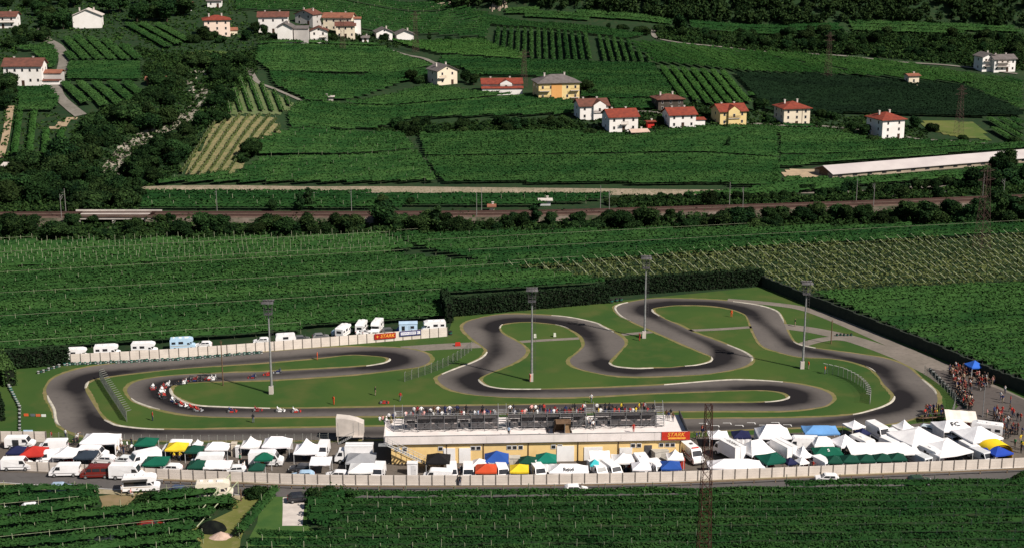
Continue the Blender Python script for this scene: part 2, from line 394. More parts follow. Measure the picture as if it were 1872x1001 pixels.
# ------------------------------------------------------------------ public road, railway, banks
road_m = two_noise('road_asphalt', (.085, .078, .075), (.105, .096, .092), (.07, .064, .06), .08, .8)
RD = [(-120, 866), (0, 870), (130, 878), (300, 887), (450, 893), (620, 896.5), (930, 896), (1250, 890.5), (1560, 879), (1872, 864), (2050, 855)]
RP = px(RD)
strip('road', RP, 5.4, .03, road_m, 'grey two lane asphalt road below the panel wall', 'road', drape=False)
off = lambda L, d: [p+Vector((0, d, 0)) for p in L]
strip('road_shoulder', off(RP, 3.75), 2.2, .028, two_noise('dusty_verge', (.33, .27, .19), (.24, .21, .12), (.12, .14, .04), .2, .9), 'dusty grass shoulder between road and wall', 'verge', drape=False)
strip('road_shoulder', off(RP[:5], -3.6), 1.9, .028, MATS['dusty_verge'], 'dusty shoulder between road and vines', 'verge', drape=False)
for d, q in ((2.5, RP), (-2.5, RP[:5])): strip('road_line', off(q, d), .12, .04, gm, 'white edge line of the road', 'road marking', drape=False)
sheet('field_track', px([(426, 905), (480, 907), (470, 930), (452, 955), (440, 985), (435, 1030), (350, 1040), (365, 990), (345, 970), (425, 932)]), .02, two_noise('dry_track_grass', (.15, .15, .045), (.11, .12, .03), (.22, .18, .09), .2, .8), 'dry grassy track between two vineyards', 'track')
sheet('concrete_pad', px([(517, 908), (557, 908), (556, 925), (553, 960), (516, 960), (517, 930)]), .025, concrete, 'pale concrete pad between vine rows', 'ground')
sheet('soil_patch', px([(181, 906), (204, 903), (228, 905), (262, 903), (250, 914), (236, 918), (231, 926), (216, 933), (200, 931), (184, 934), (187, 920)]), .025, mat('bare_soil', (.22, .16, .09), (.16, .13, .06), .4, .95), 'bare brown soil patch where the campers park', 'ground')

RAIL = [(-150, 393), (0, 392), (250, 391), (480, 391), (760, 390.5), (1000, 388), (1160, 384), (1400, 377), (1640, 369), (1872, 360), (2050, 353)]
RW = [P(a, b, 2.2) for a, b in RAIL]
rail_c = smooth_poly(RW, 10)
gap0, gap1 = P(150, 392, 2.2).x, P(272, 392, 2.2).x
ballast = two_noise('rail_ballast', (.085, .055, .044), (.12, .08, .06), (.045, .032, .03), .5, 3)
bank_m = two_noise('stone_bank', (.16, .125, .105), (.05, .05, .03), (.02, .035, .015), .15, .8, k=.9)
def embank(seg, label):
    mb = MB(); vs = []; d = np.gradient(seg, axis=0); d /= np.linalg.norm(d, axis=1)[:, None]
    for p, t in zip(seg, d):
        n = np.array([-t[1], t[0]])
        for o, z in ((-7.0, -.1), (-4.6, 1.9), (-4.3, 1.95), (-3.6, 2.2), (3.6, 2.2), (4.4, 1.9), (7.5, -.1)):
            q = p+n*o; vs.append((q[0], q[1], z))
    fs = []; ms = []
    for i in range(len(seg)-1):
        for k in range(6): fs.append((i*7+k+1, i*7+k, i*7+7+k, i*7+8+k)); ms.append(0 if k in (2, 3, 4) else 1)
    mb.v = vs; mb.f = fs; mb.m = ms
    tag(mb.build('railway_embankment', [ballast, bank_m]), label, 'embankment', None, 'structure')
embank(rail_c[rail_c[:, 0] < gap0], 'railway embankment left of the bridge'); embank(rail_c[rail_c[:, 0] > gap1], 'long railway embankment right of the bridge')
def rails():
    for o in (-2.7, -1.25, 1.25, 2.7):
        d = np.gradient(rail_c, axis=0); d /= np.linalg.norm(d, axis=1)[:, None]; mb = MB(); vs = []
        for p, t in zip(rail_c, d):
            n = np.array([-t[1], t[0]])
            for e, z in ((-.09, 2.2), (-.09, 2.42), (.09, 2.42), (.09, 2.2)):
                q = p+n*(o+e); vs.append((q[0], q[1], z))
        mb.add(vs, [(i*4+k, i*4+k+1, i*4+k+5, i*4+k+4) for i in range(len(rail_c)-1) for k in range(3)])
        tag(mb.build('railway_rail', mat('rusty_rail', (.07, .035, .03), (.045, .025, .02), 1, .7)), 'rusty brown rails along the embankment', 'rail', 'railway rails', 'structure')
rails()
def bridge():
    c = P(211, 392, 2.2); L = gap1-gap0
    t = thing('railway_bridge', 'low concrete railway bridge on piers over the dry stream', 'bridge', (c.x, c.y, 0))
    MB().box((0, 0, 1.85), (L+3, 8.0, .6)).box((0, 0, 2.175), (L+3, 7.2, .05)).build('deck', concrete, t)
    for x in (-L/2, -L*.27, L*.02, L*.27, L/2): MB().box((x, 0, .75), (.9, 7.6, 1.6)).build('pier', concrete, t)
    MB().box((0, -4.1, 2.45), (L+6, .18, .6)).build('parapet', ballast, t); MB().box((0, 4.1, 2.45), (L+6, .18, .6)).build('parapet', concrete, t)
bridge()
gravel_m = two_noise('river_gravel', (.27, .215, .16), (.19, .16, .11), (.08, .09, .04), .35, 1.6, k=.8)
BK = [(205, 352), (300, 347), (420, 346), (560, 348), (700, 348), (900, 350), (1100, 352), (1290, 354), (1440, 354)]
def bank():
    c = smooth_poly([P(a, b) for a, b in BK], 10); mb = MB(); vs = []
    for i, p in enumerate(c):
        j = .25*math.sin(i*1.7)+.2*math.sin(i*.61)
        for o, z in ((-3.6+j, -.05), (-1.5, 1.0+.15*j), (.4, 1.25), (3.2, .05)): vs.append((p[0], p[1]+o, z))
    mb.add(vs, [(i*4+k+1, i*4+k, i*4+4+k, i*4+5+k) for i in range(len(c)-1) for k in range(3)])
    tag(mb.build('gravel_bank', gravel_m), 'long pale stone dyke beyond the railway', 'bank', None, 'structure')
bank()
strip('lane', [P(a, b) for a, b in [(205, 356), (420, 352), (700, 354), (930, 356)]], 2.2, .05, road_m, 'narrow asphalt lane in front of the stone dyke', 'lane', drape=False)
strip('lane', [P(a, b) for a, b in [(-60, 420), (130, 418), (270, 417.5), (400, 417.5), (470, 418)]], 3.4, .05, pale, 'pale lane between railway and tree belt', 'lane', drape=False)
strip('farm_track', [P(a, b) for a, b in [(1420, 352), (1560, 351), (1650, 344), (1740, 340)]], 3.5, .06, pale, 'pale farm track in front of the long barn', 'track', drape=False)
strip('farm_track', [P(a, b) for a, b in [(1560, 356), (1640, 357), (1735, 352)]], 5, .06, mat('grey_gravel', (.27, .25, .22), (.2, .19, .17), .5, .95), 'grey gravel track near the railway', 'track', drape=False)

# hill roads
hill_road = two_noise('hill_lane', (.20, .18, .155), (.15, .135, .115), (.10, .095, .07), .2, 1)
g = lambda L: [G(a, b) for a, b in L]
strip('hill_lane', g([(78, 50), (82, 70), (105, 85), (117, 105), (113, 130), (105, 145), (103, 165), (112, 182), (130, 198), (148, 212)]), 4.5, .25, hill_road, 'pale lane winding down past the white farmhouse', 'lane')
strip('hill_lane', g([(455, 125), (470, 150), (500, 163), (535, 178), (565, 192)]), 2.6, .3, hill_road, 'pale walled lane slanting down between vineyards', 'lane')
strip('hill_lane', g([(690, 84), (715, 93), (745, 102), (775, 108), (800, 120)]), 2.4, .3, hill_road, 'pale lane slanting down from the hamlet', 'lane')
strip('hill_lane', g([(1195, 55), (1200, 70), (1250, 80), (1330, 88), (1440, 98), (1540, 103), (1640, 114), (1740, 121), (1860, 136)]), 2.4, .3, hill_road, 'pale lane below the wooded slope', 'lane')
strip('hill_lane', g([(1060, 200), (1120, 205), (1190, 206), (1290, 219), (1400, 229), (1500, 232), (1600, 240), (1680, 256), (1800, 262)]), 3, .3, hill_road, 'pale village lane behind the lower houses', 'lane')
strip('dirt_path', g([(20, 195), (14, 230), (8, 262), (0, 290)]), 2.6, .25, mat('path_soil', (.33, .24, .16), (.25, .19, .12), .5, .95), 'sandy path down the hillside', 'path')
strip('stream_bed', g([(195, 318), (225, 280), (262, 252), (318, 228), (350, 205), (368, 172), (352, 150)]), 5.0, .12, two_noise('stream_stones', (.28, .245, .2), (.17, .155, .12), (.05, .07, .03), .3, 1.1, k=.9), 'pale dry bed of the hillside stream', 'stream bed')

# ------------------------------------------------------------------ vineyards
vine_a = mat('vine_leaves', (.010, .037, .010), (.033, .079, .020), attr='v', rough=.9, spec=.03)
vine_h = mat('vine_leaves_slope', (.012, .042, .011), (.040, .088, .023), attr='v', rough=.9, spec=.03)
vine_l = mat('vine_leaves_light', (.017, .054, .012), (.042, .096, .022), attr='v', rough=.9, spec=.03)
vine_d = mat('vine_leaves_dark', (.005, .012, .006), (.010, .024, .010), attr='v', rough=.9, spec=.03)
vine_y = mat('vine_leaves_sparse', (.030, .050, .015), (.085, .100, .034), attr='v', rough=.9, spec=.03)

def in_poly(x, y, poly):
    c = np.zeros(x.shape, bool); n = len(poly)
    for i in range(n):
        (x0, y0), (x1, y1) = poly[i], poly[(i+1) % n]
        if y0 == y1: continue
        c ^= ((y0 > y) != (y1 > y)) & (x < (x1-x0)*(y-y0)/(y1-y0)+x0)
    return c
def fbm(x, y, s):
    return .5+.25*np.sin(x/s+1.3*np.sin(y/(s*1.7)))+.25*np.sin(y/(s*.8)+1.7*np.sin(x/(s*1.3)+2))
def vineyard(label, poly_px, direction, spacing, w, h, step, n, size, m=None, post=0, pr=.07, ph=None, arm=0, gaps=.0, skip=None, wires=0, hlo=.45, prow=1, flat=False, brk=0):
    """rows of trained vines inside a polygon; direction = two photo points along one row, or degrees"""
    poly = [(p.x, p.y) for p in ([P(a, b) for a, b in poly_px] if flat else [G(a, b) for a, b in poly_px])]
    if isinstance(direction, (tuple, list)):
        a, b = G(*direction[0]), G(*direction[1]); ang = math.atan2(b.y-a.y, b.x-a.x)
    else: ang = R(direction)
    q, s = math.cos(ang), math.sin(ang)
    U = [x*q+y*s for x, y in poly]; Vv = [-x*s+y*q for x, y in poly]
    us = np.arange(min(U), max(U), step); vs = np.arange(min(Vv)+spacing*.5, max(Vv), spacing)
    UU, VV = np.meshgrid(us, vs); uu = UU.ravel(); vv = VV.ravel()
    ri = np.repeat(np.arange(len(vs)), len(us))
    x = uu*q-vv*s; y = uu*s+vv*q; k = in_poly(x, y, poly)
    if brk: k &= (ri+(ri//brk)%2) % brk != brk-1
    uu, vv, ri = uu[k], vv[k], ri[k]
    uu = np.repeat(uu, n); vv = np.repeat(vv, n); ri = np.repeat(ri, n); N = len(uu)
    o = rng.normal(0, .5, N).clip(-1, 1)
    uu = uu+rng.uniform(-step, step, N); wob = .18*w*np.sin(uu*.35+ri*2.1)
    hh = h*(hlo+(1-hlo)*rng.random(N)**.7*(1-.35*o*o))
    vv2 = vv+o*w*.5+wob*.35
    x = uu*q-vv2*s; y = uu*s+vv2*q
    vig = fbm(uu+ri*13.7, ri*3.1, 2.6)*.6+fbm(x, y, 21)*.4
    keep = rng.random(N) > gaps*(1.5-vig)
    x, y, hh, vig = x[keep], y[keep], hh[keep], vig[keep]
    z = H(x, y)+hh*(.82+.3*vig)
    fv = random.uniform(-.24, .24); fr = rng.normal(0, .2, len(vs)+3); fr = .6*fr[:-2]+.6*fr[1:-1]+.2*fr[2:]
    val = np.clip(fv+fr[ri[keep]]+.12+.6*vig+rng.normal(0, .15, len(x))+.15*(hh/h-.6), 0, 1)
    me = quads('vine_rows', np.stack([x, y, z], 1), size, val, m or vine_a, up=1.3)
    root = tag(link('vineyard', me), label, 'vineyard', None, 'stuff')
    # closed leaf canopy under the loose leaves
    st = max(step*1.6, .8); us = np.arange(min(U), max(U), st); CV = []; CF = []; CA = []; nv = 0; K5 = np.array([-1, -.55, 0, .55, 1.]); K6 = np.array([.70, .9, .96, .9, .70])
    for r, v in enumerate(vs):
        if brk and (r+(r//brk) % 2) % brk == brk-1: continue
        X = us*q-v*s; Y = us*s+v*q; kk = in_poly(X, Y, poly); nz = rng.random((len(us), 5)); lo = fbm(us+r*13.7, us*0+r*3.1, 2.6)
        if gaps: kk &= lo > .3
        vv5 = v+K5[None]*w*.47+(nz-.5)*.35; hh5 = h*K6[None]*(.78+.16*nz+.12*lo[:, None])
        X5 = us[:, None]*q-vv5*s; Y5 = us[:, None]*s+vv5*q; Z5 = H(X5, Y5)+hh5
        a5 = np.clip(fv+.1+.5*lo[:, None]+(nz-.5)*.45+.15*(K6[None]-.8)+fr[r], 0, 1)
        CV.append(np.stack([X5, Y5, Z5], -1).reshape(-1, 3)); CA.append(a5.ravel())
        i = np.nonzero(kk[:-1] & kk[1:])[0]
        for j in range(4): CF.append(np.stack([nv+i*5+j, nv+i*5+5+j, nv+i*5+6+j, nv+i*5+j+1], 1))
        nv += len(us)*5
    if CV and not gaps:
        CV = np.concatenate(CV); CF = np.concatenate(CF); CA = np.concatenate(CA); used = np.unique(CF); mp = np.zeros(len(CV), np.int64); mp[used] = np.arange(len(used))
        cm = bpy.data.meshes.new('vine_canopy'); cm.from_pydata(CV[used], [], mp[CF]); at = cm.attributes.new('v', 'FLOAT', 'POINT'); at.data.foreach_set('value', CA[used].astype(np.float32)); cm.materials.append(m or vine_a)
        if len(cm.polygons) and cm.polygons[0].normal.z < 0: cm.flip_normals()
        tag(link('vine_canopy', cm, root), kind='stuff')
    if post:
        mb = MB(); us = np.arange(min(U)+post*.3, max(U), post); hgt = ph or h+.7
        for r, v in enumerate(vs[::prow]):
            for u in us:
                u2 = u+random.uniform(-.4, .4)+(r % 2)*post*.5*(arm == 0); X = u2*q-v*s; Y = u2*s+v*q
                if not bool(in_poly(np.array([X]), np.array([Y]), poly)[0]): continue
                Z = float(H(X, Y)); l = random.uniform(-.12, .12)
                hq = hgt*random.uniform(.8, 1.1)
                mb.tube((X, Y, Z), (X+l, Y, Z+hq), pr, pr*.8, 3)
                if arm: mb.tube((X, Y, Z+1.2), (X-s*arm*.9-q*arm*.35, Y+q*arm*.9-s*arm*.35, Z+hgt+.35), pr*.75, pr*.6, 3)
        if mb.v: tag(mb.build('trellis_posts', postm, root), kind='stuff')
    if wires:
        mb = MB()
        for v in vs[::wires]:
            uw = np.arange(min(U), max(U), 3.0); X = uw*q-v*s; Y = uw*s+v*q; k = in_poly(X, Y, poly)
            for i in range(len(uw)-1):
                if k[i] and k[i+1]: mb.tube((X[i], Y[i], float(H(X[i], Y[i]))+h+.45), (X[i+1], Y[i+1], float(H(X[i+1], Y[i+1]))+h+.45), .035, None, 3)
        if mb.v: tag(mb.build('trellis_wires', postm, root), kind='stuff')
    return root

# foreground
vineyard('large dark green vineyard below the road in the foreground', [(640, 907), (940, 909), (1240, 902), (1400, 899), (1600, 893), (1900, 880), (1980, 880), (1980, 1050), (425, 1050), (445, 1012), (478, 986), (600, 982), (622, 962)], 1.2, 2.95, 1.35, 2.1, .17, 14, .34, post=4.05, pr=.1, ph=2.85, hlo=.62, flat=True)
vineyard('short vine rows around the concrete pad', [(562, 905), (640, 907), (622, 960), (600, 980), (562, 965)], 1.2, 3.0, 2.0, 2.1, .2, 12, .36, flat=True, post=7, hlo=.35)
vineyard('single vine row beside the dry grassy track', [(497, 905), (512, 905), (470, 950), (440, 985), (428, 985), (450, 950)], ((505, 906), (440, 985)), 2.6, 1.8, 2.0, .2, 12, .34, flat=True, post=5)
vineyard('vine rows with parked cars between them at bottom left', [(-60, 905), (180, 907), (182, 932), (225, 937), (300, 915), (425, 908), (425, 934), (352, 968), (372, 990), (360, 1050), (-60, 1050)], 14.5, 4.2, 2.2, 2.2, .17, 15, .40, flat=True, post=5.0, pr=.08, ph=3.0, wires=3, hlo=.4)
vineyard('thin vines beside the road at far left', [(-60, 888), (25, 893), (180, 897), (180, 907), (-60, 905)], 3, 3.5, 2.0, 1.6, .3, 7, .42, flat=True, post=8)
# middle plain
vineyard('wide vineyard between tree belt and circuit, denser part', [(-80, 500), (300, 490), (700, 470), (900, 490), (1110, 521), (820, 545), (818, 588), (700, 592), (600, 604), (480, 617), (300, 630), (127, 641), (-80, 655)], ((0, 602), (350, 580)), 3.4, 2.25, 2.2, .34, 9, .5, post=5, pr=.075, ph=2.9, prow=2, wires=6, flat=True, hlo=.66)
vineyard('paler vineyard with many posts below the tree belt', [(-80, 450), (200, 448), (480, 442), (700, 436), (760, 458), (700, 470), (300, 490), (-80, 500)], ((0, 602), (350, 580)), 3.3, 2.6, 2.2, .42, 6, .58, post=2.8, pr=.09, ph=3.3, flat=True, wires=5)
vineyard('green vineyard in front of the dark tree belt', [(705, 436), (1000, 430), (1400, 424), (1900, 415), (1900, 434), (1500, 452), (930, 497), (900, 490), (765, 458)], ((1000, 474), (1400, 452)), 3.4, 2.4, 2.2, .4, 8, .58, hlo=.66, post=8, pr=.08, ph=2.8, prow=2, wires=4, flat=True)
vineyard('sparse yellowish vineyard on slanting trellis arms', [(930, 497), (1500, 452), (1900, 434), (1960, 434), (1960, 518), (1872, 523), (1560, 537), (1480, 545), (1394, 517), (1394, 506), (1115, 522)], ((930, 497), (1500, 452)), 3.6, 3.2, 1.9, .42, 6, .56, m=vine_y, post=4.0, pr=.075, ph=2.1, arm=2.4, flat=True, gaps=.2)
vineyard('green vineyard behind the perimeter screen', [(1490, 546), (1560, 539), (1872, 525), (1960, 520), (1960, 745), (1872, 706), (1700, 634)], ((1560, 560), (1872, 545)), 3.3, 2.2, 2.2, .34, 9, .5, hlo=.66, post=9, pr=.06, prow=3, flat=True)
vineyard('mixed vine rows beside the village houses', [(1110, 187), (1195, 187), (1200, 203), (1120, 201)], 0, 4, 3.2, 2, .6, 5, .8)
vineyard('vineyard between the hamlet lane and the grey roofed house', [(808, 105), (955, 115), (880, 142), (848, 128), (800, 120)], 3, 4, 3.3, 2, .6, 5, .8)
# between railway and dyke
vineyard('narrow vineyard with white posts beside the railway', [(262, 386), (240, 376), (262, 356), (700, 358), (1000, 361), (1130, 363), (1050, 377), (700, 384)], 0, 4.2, 2.8, 2.0, .45, 6, .75, post=6.5, pr=.11, ph=3.0, flat=True, prow=2)
vineyard('vine strip before the long barn', [(1240, 362), (1420, 345), (1440, 330), (1520, 332), (1700, 322), (1900, 302), (1900, 330), (1740, 334), (1560, 346), (1420, 362)], ((1440, 340), (1872, 312)), 3.6, 3.2, 2.0, .5, 5, .8)
far = dict(step=.5, n=5, size=.55, hlo=.8)
HZ = lambda l, p, d=((500, 300), (900, 300)), sp=3.0, w=2.5, h=2.1, brk=15, **k: vineyard(l, p, d, sp, w, h, brk=brk if 'm' not in k else 0, **{**far, 'm': vine_h, **k})
HZ('vineyard left of the diagonal ditch on the lower slope', [(470, 262), (540, 240), (700, 245), (738, 250), (770, 290), (800, 336), (280, 340), (330, 330), (430, 322), (470, 300)], ((480, 300), (740, 286)), post=9, pr=.09, prow=2)
HZ('broad vineyard right of the diagonal ditch on the lower slope', [(765, 250), (1050, 246), (1160, 254), (1290, 236), (1420, 237), (1425, 310), (1425, 343), (808, 337), (775, 290)], ((800, 300), (1400, 300)))
HZ('vineyard below the red roofed corner house', [(1290, 234), (1480, 234), (1590, 258), (1680, 262), (1900, 268), (1900, 274), (1500, 304), (1416, 310), (1410, 342), (1425, 342), (1425, 250)], ((1300, 280), (1700, 270)))
HZ('terraced vineyard under the grey roofed house', [(545, 192), (640, 190), (780, 160), (870, 172), (960, 178), (1050, 190), (1050, 212), (760, 220), (690, 238), (530, 238), (525, 212)], ((560, 200), (1000, 188)))
HZ('vine terrace in the middle of the slope', [(490, 137), (780, 129), (785, 150), (740, 152), (640, 186), (560, 188), (500, 160)], ((500, 150), (760, 148)))
HZ('vine terrace just below the hamlet', [(472, 82), (690, 84), (790, 122), (780, 126), (490, 134), (465, 115)], ((480, 110), (740, 108)))
HZ('bright vine terrace right of the hamlet', [(715, 76), (880, 76), (905, 87), (960, 102), (955, 112), (800, 101), (760, 92)], ((720, 85), (900, 92)), m=vine_l)
HZ('vineyard with upright rows below the woods', [(905, 56), (1010, 58), (1148, 78), (1160, 90), (1200, 120), (968, 112), (905, 88)], ((1000, 62), (1002, 100)), sp=3.4, w=1.9, h=2.2)
HZ('greyish vineyard above the yellow apartment house', [(830, 112), (960, 114), (1195, 122), (1230, 170), (1060, 160), (970, 142), (860, 140)], ((960, 130), (1190, 134)), m=vine_a)
HZ('vineyard beside the yellow apartment house', [(1062, 160), (1225, 168), (1240, 184), (1190, 182), (1110, 186), (1062, 180)], ((1060, 170), (1230, 178)))
HZ('striped slanting vineyard in the centre', [(1204, 126), (1325, 136), (1378, 180), (1368, 194), (1300, 196), (1240, 182)], ((1225, 130), (1265, 186)), sp=4.6, w=3.3, h=2.0, m=vine_l)
HZ('slanting vineyard beneath the wooded lane', [(1152, 80), (1280, 88), (1440, 112), (1600, 144), (1480, 138), (1330, 132), (1200, 120)], ((1165, 84), (1290, 128)), sp=4.4, w=3.1, m=vine_l)
HZ('long striped vineyard below the hut', [(1290, 89), (1440, 100), (1640, 117), (1780, 140), (1780, 158), (1600, 143), (1440, 112)], ((1310, 92), (1520, 140)), sp=4.4, w=3.1, m=vine_l)
HZ('vineyard falling away behind the small hut', [(1650, 118), (1790, 142), (1872, 150), (1872, 206), (1760, 160), (1790, 158)], ((1660, 124), (1860, 180)), sp=4.6, w=3.5)
HZ('dark netted vineyard in the middle distance', [(1340, 137), (1480, 140), (1760, 161), (1830, 190), (1872, 210), (1872, 217), (1690, 214), (1590, 210), (1400, 206), (1380, 180)], ((1400, 170), (1800, 190)), m=vine_d, sp=4.0, w=3.8, h=2.2)
HZ('vineyard with slanting rows at far right', [(1795, 222), (1872, 220), (1872, 264), (1835, 258)], ((1800, 224), (1860, 258)), sp=5.0, w=3.4)
HZ('long high terrace of vines under the wood', [(922, 17), (1000, 22), (1230, 38), (1230, 48), (1000, 37), (925, 30)], ((922, 24), (1228, 44)))
HZ('second high terrace of vines under the wood', [(1258, 39), (1530, 42), (1545, 60), (1262, 54)], ((1262, 46), (1530, 52)))
HZ('third high terrace of vines at the wood edge', [(1548, 43), (1850, 52), (1872, 62), (1700, 64), (1560, 60)], ((1550, 50), (1850, 60)))
HZ('curved vine terrace above the upright rows', [(800, 20), (920, 38), (1080, 52), (1180, 68), (1150, 75), (1010, 56), (905, 50)], ((905, 42), (1170, 68)))
HZ('stepped vineyard above the hamlet', [(430, 0), (800, 6), (900, 40), (890, 72), (730, 60), (660, 58), (600, 34), (480, 22), (430, 22)], ((440, 10), (860, 30)), sp=5.5, post=9, pr=.12, ph=3.0, prow=2)
HZ('fan shaped vineyard right of the winding lane', [(120, 68), (205, 78), (240, 94), (262, 112), (250, 115), (124, 115)], ((140, 72), (180, 112)), sp=5, w=4)
HZ('middle vineyard right of the winding lane', [(125, 119), (258, 119), (260, 150), (122, 150)], ((125, 134), (258, 134)), sp=3.8, w=3.4)
HZ('lower striped vineyard right of the winding lane', [(118, 156), (232, 154), (276, 172), (265, 190), (232, 206), (176, 198), (145, 194), (118, 170)], ((150, 160), (190, 198)), sp=5.4, w=4)
HZ('terraced vineyard below the pink house', [(222, 48), (310, 48), (346, 66), (352, 78), (300, 94), (238, 58)], ((228, 52), (290, 88)), sp=6, w=4)
HZ('vineyard below the white farmhouse', [(32, 166), (94, 164), (108, 182), (108, 204), (34, 207)], ((40, 184), (104, 184)))
HZ('bright hillside vineyard at far left', [(24, 212), (76, 208), (78, 240), (125, 246), (120, 262), (88, 300), (26, 290), (16, 262)], ((50, 214), (40, 290)), m=vine_l, sp=5)
HZ('small vineyard behind the white farmhouse', [(20, 90), (98, 86), (108, 104), (106, 122), (92, 132), (60, 100)], ((24, 96), (100, 92)))
HZ('brown striped vineyard with bare soil rows', [(330, 322), (352, 285), (400, 218), (500, 214), (516, 240), (470, 262), (432, 320)], ((350, 318), (418, 218)), sp=3.0, w=1.1, h=1.6, m=vine_y, post=2.4, pr=.085, ph=2.4, n=5, size=.5)
HZ('young vineyard with rows of pale posts', [(436, 145), (458, 146), (498, 168), (540, 190), (518, 208), (412, 212)], ((450, 150), (470, 205)), sp=4, w=1.8, h=1.6, m=vine_l, post=3, pr=.10, ph=2.4, n=4, size=.6)
vineyard('vineyard continuing beyond the right boundary', [(1958, 434), (2330, 434), (2330, 1000), (2100, 860), (1960, 750)], 8, 3.4, 2.9, 2.2, .6, 4, .8, flat=True)
vineyard('vineyard continuing beyond the left edge', [(-82, 450), (-420, 450), (-420, 690), (-82, 655)], 12, 3.4, 2.9, 2.2, .6, 4, .8, flat=True)
HZ('slope vineyard continuing beyond the right edge', [(1905, 150), (2250, 150), (2250, 300), (1995, 300), (1905, 262)], step=1.0, n=4, size=1.0)
HZ('slope vineyard continuing beyond the left edge', [(-20, 90), (-330, 90), (-330, 330), (-20, 330)], step=1.0, n=4, size=1.0)
def drape(name, poly_px, dz, m, label, cat='ground'):
    poly = [(p.x, p.y) for p in [G(a, b) for a, b in poly_px]]
    xs = np.arange(min(p[0] for p in poly), max(p[0] for p in poly)+2, 2.); ys = np.arange(min(p[1] for p in poly), max(p[1] for p in poly)+2, 2.)
    X, Y = np.meshgrid(xs, ys); k = in_poly(X.ravel(), Y.ravel(), poly).reshape(X.shape); Z = H(X, Y)+dz
    mb = MB(); nx = len(xs); idx = -np.ones(X.size, int)
    fs = []
    for r in range(len(ys)-1):
        for c in range(nx-1):
            if k[r, c] and k[r, c+1] and k[r+1, c] and k[r+1, c+1]: fs.append((r*nx+c, r*nx+c+1, (r+1)*nx+c+1, (r+1)*nx+c))
    used = sorted({i for f in fs for i in f}); mp = {u: i for i, u in enumerate(used)}
    Xf, Yf, Zf = X.ravel(), Y.ravel(), Z.ravel()
    mb.v = [(Xf[u], Yf[u], Zf[u]) for u in used]; mb.f = [tuple(mp[i] for i in f) for f in fs]; mb.m = [0]*len(fs)
    tag(mb.build(name, m), label, cat, None, 'structure')
drape('field_soil', [(325, 324), (352, 285), (398, 214), (504, 212), (522, 244), (470, 270), (432, 325)], .18, two_noise('ochre_soil', (.20, .165, .085), (.135, .135, .06), (.06, .09, .03), .3, 1.2, k=.8), 'ochre bare soil under the striped vineyard')
drape('field_soil', [(432, 143), (462, 145), (500, 168), (545, 192), (520, 212), (405, 218)], .18, two_noise('young_field_grass', (.09, .12, .05), (.07, .10, .035), (.16, .15, .08), .1, .7), 'thin grass under the young vineyard')
drape('meadow', [(1682, 220), (1780, 222), (1800, 240), (1825, 260), (1730, 250), (1680, 232)], .18, two_noise('dry_meadow', (.12, .13, .035), (.055, .10, .022), (.19, .15, .07), .05, .2), 'yellow green meadow beside the red roofed corner house', 'meadow')
drape('meadow', [(330, 96), (380, 92), (430, 96), (450, 104), (400, 112), (345, 110)], .18, mat('slope_meadow', (.055, .09, .022), (.09, .10, .03), .1, .95), 'small sloping meadow below the pink house', 'meadow')
drape('barn_yard', [(1418, 316), (1440, 309), (1480, 308), (1520, 311), (1524, 327), (1430, 328)], .15, mat('sandy_yard', (.42, .31, .2), (.32, .24, .16), .4, .95), 'sandy yard at the end of the long barn')
sheet('field_grass', px([(478, 905), (560, 904), (562, 960), (604, 985), (440, 1012), (470, 955)]), .015, mat('rough_field_grass', (.035, .085, .02), (.06, .11, .025), .3, .95), 'green grass around the concrete pad', 'grass')
drape('soil_terrace', [(78, 236), (130, 212), (146, 214), (128, 232), (92, 246)], .2, MATS['path_soil'], 'reddish soil terrace by the lane end', 'ground')
# ------------------------------------------------------------------ trees
leaf_m = mat('tree_leaves', (.005, .015, .006), (.026, .052, .015), attr='v', rough=.9, spec=.03, rand=.4)
leaf_dk = mat('cypress_leaves', (.008, .022, .008), (.022, .048, .016), attr='v', rough=.9, spec=.03, rand=.25)
bark = mat('tree_bark', (.07, .05, .035), (.04, .03, .02), 4, .95)
def crown_mesh(kind, seed):
    r = np.random.default_rng(seed); L = []
    if kind == 'round':
        for i in range(11):
            a = r.uniform(0, 6.28); d = r.uniform(.05, .30); L.append((d*math.cos(a), d*math.sin(a), r.uniform(.32, .84)-.3*d, r.uniform(.13, .23)))
        L.append((0, 0, .55, .27))
    elif kind == 'tall':
        for i in range(10):
            a = r.uniform(0, 6.28); d = r.uniform(.0, .14); z = .2+.075*i; L.append((d*math.cos(a), d*math.sin(a), z, r.uniform(.11, .19)*(1.15-.5*z)))
    else:
        for i in range(9):
            a = r.uniform(0, 6.28); d = r.uniform(.1, .48); L.append((d*math.cos(a), d*math.sin(a), r.uniform(.22, .62)-.25*d, r.uniform(.2, .34)))
    C = []; V = []; NN = []
    for (x, y, z, q) in L:
        n = int(4200*q*q*4)
        d = r.normal(size=(n, 3)); d /= np.linalg.norm(d, axis=1)[:, None]
        rad = q*r.uniform(.55, 1.08, n)[:, None]
        c = np.array([x, y, z])+d*rad*np.array([1, 1, .85])*r.uniform(.8, 1.15, (n, 1))+r.normal(0, .018, (n, 3)); C.append(c); NN.append(d*.9+r.normal(size=(n, 3))*.55)
        V.append(np.clip(r.normal(.45, .25, n)+r.uniform(-.3, .35), 0, 1))
    C = np.concatenate(C); V = np.concatenate(V); NN = np.concatenate(NN)
    k = C[:, 2] > .06
    me = quads('crown', C[k], .062 if kind != 'bush' else .085, V[k], leaf_dk if kind == 'tall' else leaf_m, N=NN[k]); return me
